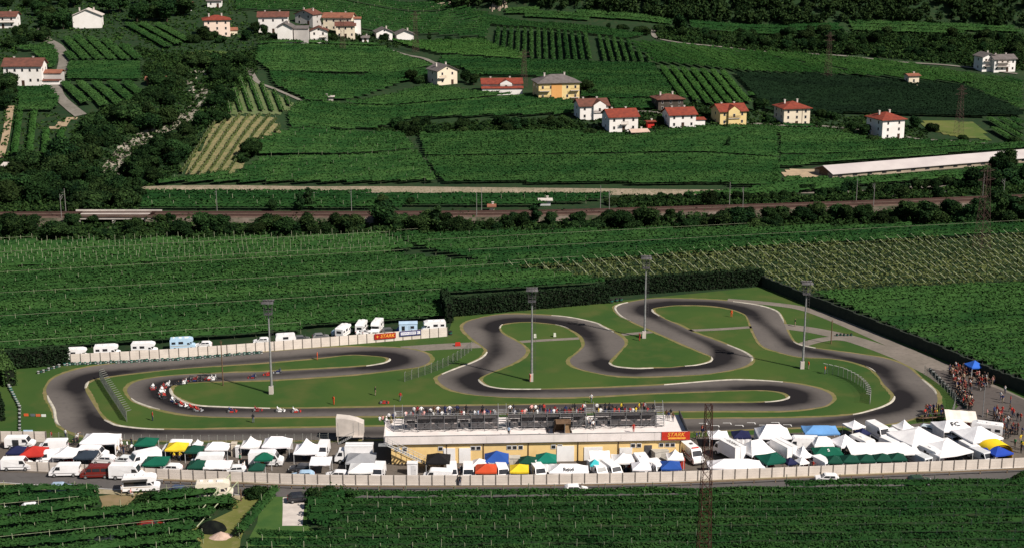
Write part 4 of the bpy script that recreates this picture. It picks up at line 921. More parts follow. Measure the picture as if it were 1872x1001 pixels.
VP = {'van': (Proto(van_fn), 2.1), 'bus': (Proto(minibus_fn), 2.1), 'big': (Proto(bigvan_fn), 2.5), 'camper': (Proto(camper_fn), 2.75), 'caravan': (Proto(cara_fn), 2.45), 'truck': (Proto(truck_fn), 3.2), 'car': (Proto(car_fn), 1.4)}
VN = {'van': ('van', 'van'), 'bus': ('minibus', 'minibus'), 'big': ('van', 'van'), 'camper': ('camper', 'motorhome'), 'caravan': ('caravan', 'caravan'), 'truck': ('box_truck', 'truck'), 'car': ('parked_car', 'car')}
WH = (.84, .82, .82)
def V(kind, x, y, yaw, label, color=WH, group='vehicles parked in the paddock', s=1.0, ground=False, clamp=True):
    """roof centre at photo pixel (x, y)"""
    pr, h = VP[kind]; o = pr.get(); p = P(x, y, 0 if ground else h*s)
    if clamp:
        half = {'car': 2.0, 'van': 2.5, 'bus': 2.5, 'big': 2.9, 'camper': 3, 'caravan': 2.5, 'truck': 3.3}[kind]*s; ext = half*abs(math.sin(R(yaw)))+.95*abs(math.cos(R(yaw)))
        lim = P(x, np.interp(x, WALLX, WALLY)).y+.35+ext
        if p.y < lim: p.y = lim
    o.name = VN[kind][0]; o.location = (p.x, p.y, .06); o.rotation_euler = (0, 0, R(yaw)); o.scale = (s, s, s)
    tag(o, label, VN[kind][1], group); paint_tree(o, color, ('body', 'cab')); return o
RY = -62
for a in [
 ('van', 36, 797, 0, 'white van with open dark side door against the short wall'),
 ('van', 96, 803, 184, 'white van facing left behind the red canopy'),
 ('van', 92, 823, 200, 'white van squeezed between red and white canopies'),
 ('van', 170, 816, -4, 'white van with red and blue emblem on its roof side'),
 ('car', 190, 832, 175, 'white hatchback left of the tall white van by the wall'),
 ('car', 225, 833, 170, 'white car right beside the tall white van by the wall', (.7, .72, .72)),
 ('big', 262, 824, 215, 'tall white van below the green canopy at the paddock wall'),
 ('van', 324, 805, 180, 'white van behind the yellow canopy'),
 ('big', 378, 829, 183, 'long white van with a dark side window beside green tarpaulin'),
 ('car', 311, 848, 176, 'white car behind the wall below the yellow canopy'),
 ('car', 428, 851, 190, 'small white vehicle behind the wall left of the gravel gap', (.8, .8, .82)),
 ('big', 486, 824, 0, 'long white van behind the legged green canopy'),
 ('van', 590, 811, -92, 'white van between white pagoda and start tower'),
 ('car', 550, 848, 176, 'black car under the white canopy near the gravel gap', (.03, .03, .035)),
 ('car', 553, 861, 184, 'pale blue car tight behind the wall', (.35, .5, .65)),
 ('truck', 648, 812, 180, 'white box truck parked under the start tower'),
 ('car', 616, 860, 176, 'white hatchback behind the wall below the start tower'),
 ('van', 690, 858, -94, 'white van end behind the wall left of the stairs'),
 ('van', 800, 858, 176, 'low white van behind the wall at the black tent'),
 ('van', 825, 858, -86, 'white van at the right of the black tent'),
 ('van', 856, 856, -88, 'white van between black tent and orange canopy'),
 ('van', 918, 858, -80, 'white van between orange and yellow canopies'),
 ('van', 984, 851, -75, 'white van below the teal topped tent'),
 ('van', 1094, 853, -68, 'white van right of the lettered white canopy'),
 ('van', 1121, 855, -66, 'white van left of the small white gazebo'),
 ('caravan', 1174, 834, -80, 'white caravan in front of the yellow building'),
 ('van', 1204, 850, -72, 'white van next to the bright blue canopy'),
 ('truck', 1428, 806, 118, 'white box truck behind the largest left marquee'),
 ('truck', 1334, 806, 118, 'white box truck with dark lettering on its roof'),
 ('big', 1466, 798, 178, 'long white truck behind the white pagoda with legs'),
 ('big', 1607, 776, -70, 'white bus with dark front at the track edge'),
 ('van', 1631, 785, 110, 'white van showing two dark rear windows'),
 ('caravan', 1576, 798, 118, 'white trailer right of the large white tent', (.8, .78, .76)),
 ('van', 1506, 848, 118, 'white van near the wall left of the green tents'),
 ('van', 1632, 804, RY, 'white van in front of the twin window van'),
 ('van', 1687, 838, 118, 'grey white van behind the wall beside the green tents', (.62, .63, .64)),
 ('caravan', 1702, 817, 118, 'white trailer under the huge white tent edge'),
 ('van', 1776, 811, -70, 'white van below the grey roofed box'),
 ('camper', 1802, 772, 160, 'white motorhome with dark windows near the crowd'),
 ('car', 1742, 797, -60, 'white car between the lettered tent and grey roofed box'),
 ('van', 1804, 832, -64, 'grey striped van behind the wall next to the blue canopy', (.6, .6, .62)),
 ('car', 1700, 778, -30, 'pale blue grey car behind the tall white pagoda', (.55, .62, .68)),
]:
    V(*a[:5], color=a[5] if len(a) > 5 else WH)
amb = V('big', 1266, 815, -72, 'white ambulance facing the camera right of the building')
MB().box((1.1, 0, 2.62), (.25, 1.2, .16)).build('beacon_bar', mat('red_beacon', (.6, .05, .03), None, 1, .2), amb); MB().box((-1.0, .2, 2.6), (.6, .5, .1)).build('roof_vent', darksteel, amb)
for s in (1, -1): MB().box((-.6, s*1.035, 1.15), (4.0, .02, .22)).build('side_stripe', mat('red_stripe', (.55, .08, .05), None, 1, .5), amb)
aw = [o for o in col.objects if o.get('label', '').startswith('white van with open dark side')][0]; MB().box((-.5, -.985, 1.1), (1.1, .02, 1.4)).build('open_side_door', glass, aw)
# behind the back wall
BG = 'campers and cars behind the back wall'
for a in [('camper', 138, 636, 5, 'white motorhome at the end of the low hedge'), ('camper', 196, 630, 8, 'second white motorhome from the low hedge'), ('camper', 264, 625, 4, 'white motorhome with side window behind the tyre barrier'),
          ('camper', 334, 617, 10, 'white motorhome with a light blue side', (.45, .62, .78)), ('car', 372, 624, 190, 'white car right of the light blue motorhome'), ('car', 478, 617, 190, 'white car behind the wall left of the first mast'), ('caravan', 522, 610, 12, 'white caravan right of the first mast'),
          ('car', 551, 613, 12, 'dark grey car right of the caravan', (.12, .12, .12)), ('car', 586, 609, 12, 'grey car between two white campers', (.2, .2, .2)), ('camper', 628, 594, 74, 'white motorhome in the middle of the back row'), ('car', 620, 603, 12, 'pale blue car in front of the middle motorhome', (.4, .52, .6)),
          ('camper', 661, 587, 84, 'tall white motorhome end left of the red banner'), ('car', 665, 601, 12, 'white car in front of the tall motorhome end'), ('camper', 689, 586, 262, 'white motorhome front above the red banner'), ('car', 712, 599, 12, 'dark grey car above the red banner', (.1, .1, .1)), ('car', 733, 597, 80, 'blue car beside the pale blue cabin', (.08, .12, .3)),
          ('camper', 792, 586, 190, 'white motorhome with raised rear at the wall end')]:
    V(*a[:5], color=a[5] if len(a) > 5 else WH, group=BG, clamp=False, s=.9)
# along the road
RG = 'vehicles parked beside the road'
for a in [('van', 30, 836, 2, 'white van with red door parked by the wall at far left'), ('van', 118, 847, 183, 'white van facing left parked on the road shoulder'), ('bus', 175, 850, 184, 'dark red minibus parked between two white vans', (.16, .018, .013)), ('big', 232, 848, -3, 'white van facing right behind the red minibus'),
          ('camper', 258, 868, 8, 'white motorhome with long dark awning at the road edge'), ('camper', 392, 879, 8, 'cream motorhome with dark window on the road', (.74, .66, .54)), ('car', 111, 883, 4, 'light blue car half hidden by vines', (.35, .45, .58)), ('car', 330, 889, -14, 'dark blue car nosing out of the vines', (.06, .08, .14)),
          ('car', 1512, 866, 176, 'white hatchback driving on the road'), ('car', 548, 901, 10, 'black car beside the concrete pad', (.02, .02, .025)), ('car', 1682, 870, 4, 'dark green car half hidden by the top vine row', (.03, .06, .04)), ('car', 186, 971, 184, 'white car parked between the vine rows'),
          ('car', 1053, 886, 2, 'white car behind the first vine row below the wall'), ('car', 8, 928, 10, 'white car at the left edge of the vines'), ('car', 275, 952, 14, 'dull red car between the vine rows', (.2, .02, .015)), ('car', 60, 920, 14, 'white car under the upper left vine row')]:
    V(*a[:5], color=a[5] if len(a) > 5 else WH, group=RG, clamp=False)

aw = [o for o in col.objects if o.get('label', '').startswith('white motorhome with long dark')][0]
MB().box((-.9, -1.075, 1.75), (3.7, .03, .85)).build('long_window', glass, aw); MB().add([(-2.9, -1.07, 2.45), (1.1, -1.07, 2.45), (1.1, -1.5, 2.2), (-2.9, -1.5, 2.2)], [(0, 1, 2, 3)]).build('awning', mat('dark_awning', (.03, .03, .03), (.05, .045, .04), 1, .8), aw)
# ------------------------------------------------------------------ tents and canopies
leg_mesh = MB().box((0, 0, .5), (1, 1, 1)).mesh('leg', mat('tent_leg', (.7, .7, .7), (.55, .55, .55), 2, .4, metal=.2))
TG = 'tents and canopies in the paddock'
def tent(x0, x1, ye, yp, color, label, style='g', rot=0, depth=None, he=2.05, walls='', clamp=True, name=None, minp=.8):
    xc = (x0+x1)/2; p = P(xc, ye, he); s = scale_at(p); ext = (x1-x0)/s; a = R(rot); ca, sa = math.cos(a), abs(math.sin(a))
    W = (ext-(depth or 0)*sa)/ca if depth else ext/(ca+sa)
    W = max(W, 1.6); D = depth or W
    ey = (W*sa+D*ca)/2; c = Vector((p.x, p.y+ey, 0))
    if clamp: c.y = max(c.y, P(xc, np.interp(xc, WALLX, WALLY)).y+.3+ey)
    q = Vector((c.x, c.y, he)); sy = proj(q)[1]-proj((c.x, c.y, he+1))[1]; 
    if style == 'a': qb = proj((c.x, c.y+D/2*ca, he)); hp = he+max(.25, min(1.6, (qb[1]-yp)/sy))
    else: hp = he+max(minp, min(3.2, (proj(q)[1]-yp)/sy))
    if color == WH: u_ = random.uniform(.93, 1.0); color = (.85*u_, .83*u_*random.uniform(.985, 1), .83*u_*random.uniform(.96, 1.02))
    nm = name or {'g': 'gazebo', 'p': 'pagoda_tent', 'h': 'marquee', 'f': 'frame_tent', 'a': 'awning'}[style]
    t = thing(nm, label, {'gazebo': 'canopy', 'awning': 'awning'}.get(nm, 'tent'), (c.x, c.y, .06), a, TG)
    mb = MB(); K = 6
    rl = {'g': 0, 'p': 0, 'h': .42, 'f': 1.0, 'a': 1.0}[style]
    sag = {'g': 1.12, 'p': 1.75, 'h': 1.25, 'f': 1.0, 'a': 1.0}[style]
    rings = []; n = 8
    for k in range(K+1):
        f = k/K; z = he+(hp-he)*f**sag
        hw = W/2*(1-f)+rl*W/2*f; hd = D/2*(1-f)+.0*f
        if style == 'a': hw, hd = W/2, D/2
        ring = []
        for e, (u, v) in enumerate([(-1, -1), (0, -1), (1, -1), (1, 0), (1, 1), (0, 1), (-1, 1), (-1, 0)]):
            dr = -.10*W/4*math.sin(math.pi*(1-f)*.5)*(1 if e % 2 else 0)*(1-f)*(1.0 if style in 'gph' else .3)
            ring.append((u*hw, v*hd, z+dr))
        rings.append(ring)
    if style == 'a':
        M_ = 8; vs = [(W*(i/M_-.5), y, z+.04*math.sin(i*1.9)) for i in range(M_+1) for y, z in ((-D/2, he), (-D*.1, he+(hp-he)*.55), (D/2, hp))]
        fs = [(i*3+j, i*3+3+j, i*3+4+j, i*3+1+j) for i in range(M_) for j in range(2)]
        mb.add(vs, fs); low = [(W*(i/M_-.5), -D/2, he+.04*math.sin(i*1.9)) for i in range(M_+1)]
        mb.add(low+[(x, y-.01, z-.18) for x, y, z in low], [(i, i+M_+1, i+M_+2, i+1) for i in range(M_)])
    else:
        vs = [v for r in rings for v in r]
        fs = [(k*n+i, k*n+(i+1) % n, k*n+n+(i+1) % n, k*n+n+i) for k in range(K) for i in range(n)]
        mb.add(vs, fs)
        low = rings[0]; mb.add(low+[(x*1.005, y*1.005, z-.26) for x, y, z in low], [(i, i+n, (i+1) % n+n, (i+1) % n) for i in range(n)])
    mb.build('canopy', fabric, t, color=color)
    if style == 'p': MB().tube((0, 0, hp-.1), (0, 0, hp+.35), .05, .02).build('finial', steel, t)
    for u in (-1, 1):
        for v in (-1, 1):
            l = link('leg', leg_mesh, t); l.location = (u*(W/2-.08), v*(D/2-.08), 0); l.scale = (.07, .07, he if not (style == 'a' and v > 0) else hp)
    for wl in walls:
        x, y, dx, dy = {'b': (0, D/2-.04, W, .03), 'l': (-W/2+.04, 0, .03, D), 'r': (W/2-.04, 0, .03, D), 'f': (0, -D/2+.04, W, .03), 'h': (W*.22, -D/2+.04, W*.5, .03)}[wl]
        hh = he-.12; M_ = 10; vs = []
        for i in range(M_+1):
            f = i/M_-.5; wv = .05*math.sin(i*2.3)
            X, Y = (x+f*dx, y+wv) if dx > dy else (x+wv, y+f*dy); vs += [(X, Y, .05), (X, Y, hh)]
        MB().add(vs, [(2*i, 2*i+2, 2*i+3, 2*i+1) for i in range(M_)]).build('side_wall', fabric, t, color=WH)
    if style != 'a' or W > 4: TENTS.append((t, W, D, a, label))
    return t, W, D, he, hp
TENTS = []
BL, RD_, GR, DG, NV, YE = (.022, .075, .30), (.42, .03, .022), (.006, .095, .055), (.008, .055, .035), (.015, .018, .06), (.72, .50, .03)
T = tent
T(10, 43, 828, 815, NV, 'dark blue canopy next to the red one at far left')
T(35, 77, 832, 814, RD_, 'red canopy at the left end of the paddock')
T(95, 140, 834, 815, WH, 'white gazebo right of the red canopy', 'p')
T(145, 210, 809, 791, WH, 'big white hipped tent with side walls above the emblem van', 'h', depth=4.5, he=2.4, walls='br')
T(133, 171, 837, 823, (.025, .035, .05), 'black canopy in front of the emblem van')
T(245, 282, 813, 800, GR, 'green canopy above the tall white van')
T(260, 302, 849, 837, GR, 'green canopy tight behind the wall near the tall white van')
T(301, 338, 822, 807, YE, 'yellow canopy in the left paddock')
T(337, 368, 826, 814, DG, 'dark green canopy touching the left yellow one')
T(353, 367, 813, 805, WH, 'small white peaked tent right of the left yellow canopy', 'p')
T(374, 416, 821, 807, WH, 'wide low white tent above the long van', 'h', depth=3)
T(340, 375, 857, 846, DG, 'green tarpaulin canopy behind the wall below the long van')
T(368, 418, 861, 849, WH, 'slanting white awning below the long van', 'a', depth=3)
T(439, 473, 817, 796, WH, 'white pointed pagoda left of the hipped tent', 'p', walls='b')
T(478, 529, 816, 797, WH, 'white hipped tent between two pointed pagodas', 'h', depth=4, walls='b')
T(464, 497, 840, 826, GR, 'green canopy on white legs before the long van')
T(536, 580, 828, 800, WH, 'white pointed pagoda left of the start tower', 'p', walls='b')
T(565, 604, 849, 836, WH, 'white canopy on tall legs below the start tower pagoda', 'a', depth=3)
T(452, 480, 861, 855, DG, 'low dark green canopy at the wall below the legged canopy')
T(631, 684, 846, 831, (.30, .30, .31), 'grey canopy with a red edge below the start tower')
T(634, 679, 870, 854, WH, 'white gazebo at the wall below the grey canopy')
T(778, 822, 846, 827, (.012, .011, .012), 'black pointed tent in front of the yellow building', he=2.3, walls='')
T(868, 908, 871, 857, (.52, .07, .025), 'orange red canopy at the wall')
T(863, 889, 850, 839, (.80, .70, .66), 'pinkish white canopy left of the blue lettered canopy')
blue_t = T(885, 930, 845, 823, BL, 'royal blue canopy with white lettering on its edge')
T(932, 967, 871, 858, YE, 'yellow canopy at the wall in front of the building')
T(949, 980, 846, 835, DG, 'dark green canopy left of the teal topped tent')
T(980, 1018, 844, 826, (.008, .16, .11), 'teal green topped tent with white walls', walls='f')
hev = T(1004, 1077, 866, 847, WH, 'wide white canopy with dark lettering at the wall', 'h', depth=3.0, he=1.8)
T(1079, 1096, 850, 840, (.05, .42, .45), 'small turquoise canopy beside the building')
T(1078, 1116, 838, 823, (.84, .78, .76), 'white canopy behind the turquoise one', 'a', depth=2.5)
T(1119, 1161, 845, 827, WH, 'white gazebo with people beneath in front of the building', 'p')
T(1157, 1192, 861, 846, WH, 'small white gazebo near the wall left of the blue canopy')
T(1210, 1248, 862, 841, BL, 'bright blue canopy at the wall near the ambulance')
T(1220, 1251, 839, 820, WH, 'white pagoda with red wall beside the ambulance', 'p')
T(1297, 1334, 800, 785, WH, 'white pagoda behind the lattice pylon', 'p')
T(1341, 1374, 799, 787, NV, 'navy canopy right of the pylon pagoda', walls='f')
T(1353, 1422, 833, 803, WH, 'large white marquee right of the lettered truck', 'h', 24, depth=5, walls='h')
T(1298, 1402, 860, 838, WH, 'very wide white marquee along the wall right of the pylon', 'h', depth=3.2, he=1.8)
T(1390, 1450, 857, 828, (.006, .075, .05), 'large dark green tent at the wall', 'g', 20, he=2.2)
T(1387, 1448, 800, 775, WH, 'big white hipped tent at the track edge', 'h', depth=5, he=2.4, walls='bl')
T(1438, 1464, 857, 845, NV, 'navy canopy tucked beside the large dark green tent', rot=20)
T(1460, 1486, 856, 842, WH, 'small white gazebo with red base right of the navy canopy', rot=20)
T(1452, 1489, 836, 813, WH, 'white pagoda on visible legs left of the logo canopy', 'p', 20)
T(1472, 1536, 792, 778, (.13, .30, .58), 'light blue hipped canopy at the track edge', 'h', depth=4)
T(1546, 1586, 783, 767, WH, 'white pagoda at the track edge right of the light blue canopy', 'p', 24)
T(1566, 1594, 794, 782, NV, 'navy canopy leaning on the track edge pagoda', rot=20)
T(1637, 1678, 786, 766, WH, 'tall white pagoda near the small wooden stand', 'p', 24, walls='lb')
T(1524, 1576, 817, 793, WH, 'large white tent behind the green logo canopy', 'g', 20)
T(1489, 1526, 815, 797, WH, 'white tent between truck and large white tent', 'h', 0, depth=4)
logo_t = T(1490, 1543, 831, 816, GR, 'green hipped canopy with small white logo', 'h', depth=3.5)
T(1556, 1684, 830, 815, WH, 'long white awning above the row of green tents', 'a', depth=5)
for i, (a, b) in enumerate([(1519, 1547), (1548, 1579), (1579, 1609), (1610, 1640), (1639, 1669)]):
    T(a, b, 854, 840, DG, 'dark green gazebo in the row under the long awning, %s from the left' % nth(i))
T(1637, 1737, 814, 784, WH, 'huge white tent behind the front pagoda', 'g', 24, he=2.5)
T(1697, 1797, 845, 805, WH, 'huge white pagoda at the wall on the right', 'p', 22, he=2.2)
fc = T(1715, 1785, 788, 767, WH, 'white frame tent with black letters on its roof', 'h', 12, depth=5, he=2.3, walls='lr')
T(1733, 1798, 771, 756, (.86, .78, .68), 'cream flat roofed awning next to the crowd', 'a', -12, depth=5)
T(1757, 1842, 808, 778, WH, 'giant white tent behind the yellow arch', 'g', 20, he=2.5)
T(1815, 1867, 843, 819, (.02, .06, .36), 'deep blue canopy at the wall below the yellow arch', 'g', 20)
T(1753, 1785, 800, 791, (.16, .15, .155), 'dark grey flat canopy left of the giant white tent', 'a', 24, depth=3)
T(1770, 1803, 672, 658, (.03, .12, .5), 'blue canopy standing beside the dark perimeter screen', 'g', 15, clamp=False)
def lettering(txt, parent, loc, rot, size, m, name='lettering', shear=0.):
    c = bpy.data.curves.new(name, 'FONT'); c.body = txt; c.size = size; c.align_x = 'CENTER'; c.align_y = 'CENTER'; c.extrude = .006; c.offset = size*.012; c.shear = shear; c.materials.append(m)
    o = bpy.data.objects.new(name, c); col.objects.link(o); me = bpy.data.meshes.new_from_object(o.evaluated_get(bpy.context.evaluated_depsgraph_get())); bpy.data.objects.remove(o)
    o = link(name, me); o.parent = parent; o.location = loc; o.rotation_euler = rot; return o
ink = mat('dark_ink', (.02, .02, .02), None, 1, .8); gold = mat('gold_paint', (.85, .42, .06), (.7, .33, .05), 2, .6); whiteink = mat('white_ink', (.85, .83, .82), None, 1, .8)
lettering('Saner  Bianco', blue_t[0], (0, -blue_t[2]/2-.03, blue_t[3]-.14), (R(90), 0, 0), .5, whiteink)
def roof_text(tt, txt, size, m, f=.35):
    t, W, D, he, hp = tt; sl = math.atan2(hp-he, D/2)
    lettering(txt, t, (0, -D/2*(1-f), he+(hp-he)*f+.09), (sl, 0, 0), size, m)
roof_text(hev, 'hevi', 1.1, ink, .3); roof_text(fc, 'FC', 1.5, ink, .55); roof_text(logo_t, 'S', .9, whiteink, .5)
# emblem on the van side at the left: dark blue bars and a red ring G
ev = [o for o in col.objects if o.get('label', '').startswith('white van with red and blue emblem')][0]
rr_ = mat('emblem_red', (.45, .03, .03), None, 1, .6); bb_ = mat('emblem_blue', (.06, .05, .2), None, 1, .6)
MB().box((-1.95, -.99, 1.78), (.95, .02, .12)).box((-1.9, -.99, 1.52), (.85, .02, .12)).build('emblem_bars', bb_, ev)
lettering('G', ev, (-.85, -.995, 1.35), (R(90), 0, 0), 1.35, rr_, 'emblem_letter')
tr = [o for o in col.objects if o.get('label', '').startswith('white box truck with dark lettering')][0]
lettering('IVECO', tr, (-.8, 0, 3.222), (0, 0, 0), 1.0, ink)

ds = MB().box((0, 0, .74), (1.5, .7, .05)).mesh('table_top', darksteel); dl = MB().box((0, 0, .36), (.05, .05, .72)).mesh('leg', darksteel); db = MB().box((0, 0, .2), (.5, .4, .4)).box((0, 0, .43), (.52, .42, .05)).mesh('toolbox', plainc)
for i, (tt, W_, D_, a_, lb) in enumerate(TENTS):  # dark tables and boxes added to deepen the shade under the tents
    for k in range(1 if W_ < 3.6 else 2):
        x = random.uniform(-.28, .28)*W_; y = random.uniform(-.35, .1)*D_; c = (tt.location.x+x*math.cos(a_)-y*math.sin(a_), tt.location.y+x*math.sin(a_)+y*math.cos(a_), .06)
        t = thing('added_table', '%s%s' % (('added dark table under the ', 'second added dark table under the ')[k], lb.replace('dark green gazebo in the row under the long awning,', 'row gazebo,').replace(' from the left', ' in row')), 'table', c, a_+random.uniform(-.4, .4), 'added dark tables under the paddock tents'); link('table_top', ds, t)
        for u in (-.68, .68):
            for v in (-.3, .3): link('leg', dl, t).location = (u, v, 0)
        b = link('toolbox', db, t); b.location = (random.uniform(-.4, .4), 0, .765); b.color = (*random.choice([(.3, .02, .02), (.02, .02, .02), (.05, .06, .09), (.25, .1, .02)]), 1)
        b = link('tool_chest', db, t); b.location = (random.uniform(-.4, .4), .1, 0); b.color = (*random.choice([(.3, .02, .02), (.02, .02, .02), (.03, .04, .06)]), 1); b.scale = (1.6, 1.2, 1.5)
# yellow inflatable arch tent with a pale dome
def arch_tent():
    c = P(1823, 842); W, D, h = 5.2, 3.2, 2.9; t = thing('inflatable_arch', 'yellow inflatable arch tent with white rounded back', 'tent', (c.x, c.y+1.5, .06), R(15), TG); n = 14
    def shell(y0, y1, W, h, nm, color):
        vs = []
        for k in range(4):
            y = y0+(y1-y0)*k/3
            for i in range(n+1):
                a = math.pi*i/n; e = .75; vs.append((-W/2*math.copysign(abs(math.cos(a))**e, math.cos(a)), y, h*math.sin(a)**.62))
        MB().add(vs, [(k*(n+1)+i, k*(n+1)+i+1, (k+1)*(n+1)+i+1, (k+1)*(n+1)+i) for k in range(3) for i in range(n)]).build(nm, fabric, t, color=color, smooth=True)
    shell(-D/2, D/2, W, h, 'arch_shell', (.85, .58, .02)); shell(D/2-.1, D/2+1.1, W*.95, h*.93, 'rear_dome', WH); shell(-D/2+.15, D/2, W-.6, h-.35, 'arch_lining', (.7, .45, .02))
arch_tent()
# cabinets, containers, boxes
def cabinet(x, yb, w, d, h, color, label, cat='cabinet', rot=0, clamp=True, name='cabin'):
    p = P(x, yb)
    if clamp: p.y = max(p.y, P(x, np.interp(x, WALLX, WALLY)).y+.6)
    t = thing(name, label, cat, (p.x, p.y+d/2, .06), R(rot)); MB().box((0, 0, h/2), (w, d, h)).build('shell', plainc, t, color=color)
    MB().box((0, 0, h+.05), (w+.14, d+.14, .1)).build('roof', plainc, t, color=tuple(c*.9 for c in color)); MB().box((w*.12, -d/2-.012, h*.45), (min(.8, w*.5), .025, h*.8)).build('door', plainc, t, color=tuple(c*.8 for c in color))
    MB().box((w*.12+.25, -d/2-.035, h*.45), (.08, .03, .12)).build('handle', darksteel, t); return t
BE = (.58, .50, .40)
cabinet(428, 834, .9, 1.0, 2.3, BE, 'beige toilet cabin left of the white hatch'); cabinet(434, 836, .6, .9, 1.9, WH, 'narrow white locker beside the beige toilet cabin')
cabinet(754, 868, 1.7, 1.2, 2.0, WH, 'white door cabin at the foot of the metal stairs'); cabinet(941, 858, 1.8, 1.4, 2.0, (.55, .50, .42), 'beige cabin between blue and dark green canopies')
cabinet(1206, 845, 2.6, 2.2, 1.9, (.48, .45, .40), 'grey beige container right of the white caravan', 'container', 20, name='container'); cabinet(1243, 857, 1.6, 1.2, 1.5, (.5, .05, .03), 'red box under the white pagoda beside the ambulance', 'box', name='kiosk')
cabinet(746, 613, 4.0, 2.2, 2.6, (.50, .66, .82), 'pale blue site cabin on the back row', 'cabin', 4, clamp=False)
for nm, dx, dz, w, h in (('window', -1.1, 1.7, .7, 1.0), ('window', .9, 1.9, .8, .6)):
    c_ = [o for o in col.objects if o.get('label', '').startswith('pale blue site cabin')][0]; MB().box((dx, -1.115, dz), (w, .03, h)).build(nm, glass, c_)
cabinet(466, 906, .5, .5, .75, WH, 'small white bin at the road edge', 'bin', clamp=False, name='bin')
pb = thing('notice_board', 'light blue notice board standing at the short wall', 'board', P(53, 806), 0); MB().box((0, 0, 1.35), (1.7, .06, 1.7)).build('panel', plainc, pb, color=(.45, .62, .78))
for x in (-.7, .7): MB().box((x, .06, 1.1), (.07, .06, 2.2)).build('post', darksteel, pb)
for i, (x, c_) in enumerate([(48, (.7, .12, .04)), (60, (.12, .14, .16)), (70, (.65, .14, .06)), (80, (.75, .75, .72))]):
    p = P(x, 760+i*.4); t = thing('sponsor_board', ['orange', 'dark grey', 'red and white', 'white'][i]+' low sponsor board on the left grass', 'board', p, 0, 'low boards on the left grass'); MB().box((0, 0, .3), (.85, .05, .5)).build('panel', plainc, t, color=c_)
    for s in (-.35, .35): MB().box((s, .05, .2), (.04, .04, .5)).build('post', darksteel, t)
# banners on the back wall
def banner(x0, x1, h, z, color, label, star=False):
    wy = lambda x: np.interp(x, [640, 818], [629, 614]); a, b = P(x0, wy(x0)), P(x1, wy(x1)); L = (b-a).length; ang = math.atan2(b.y-a.y, b.x-a.x)
    t = thing('banner', label, 'banner', ((a.x+b.x)/2, (a.y+b.y)/2, z), ang); MB().box((0, 0, 0), (L, .03, h)).build('cloth', plainc, t, color=color)
    if star:
        vs = [(-L*.36+(h*.3 if i % 2 == 0 else h*.1)*math.sin(i*math.pi/4), -.022, (h*.3 if i % 2 == 0 else h*.1)*math.cos(i*math.pi/4)) for i in range(8)]; MB().add(vs, [tuple(range(8))]).build('star', gold, t)
    return t, L
t, L = banner(685, 724, 1.25, 1.35, (.36, .022, .015), 'red banner with gold star and lettering on the back wall', True); t.location.y -= .25
lettering('STARK', t, (L*.1, -.024, 0), (R(90), 0, 0), 1.05, gold, shear=.25)
t, L = banner(731, 770, 1.15, 1.55, (.05, .05, .17), 'dark blue framed banner with white text on the back wall'); t.location.y -= .25
MB().box((-.45, -.02, 0), (L*.7, .03, .62)).box((L*.38, -.02, 0), (L*.16, .03, .62)).build('text_panel', whiteink, t); lettering('GARDUZZINI  30', t, (-.1, -.042, 0), (R(90), 0, 0), .5, mat('blue_ink', (.12, .12, .4), None, 1, .8))
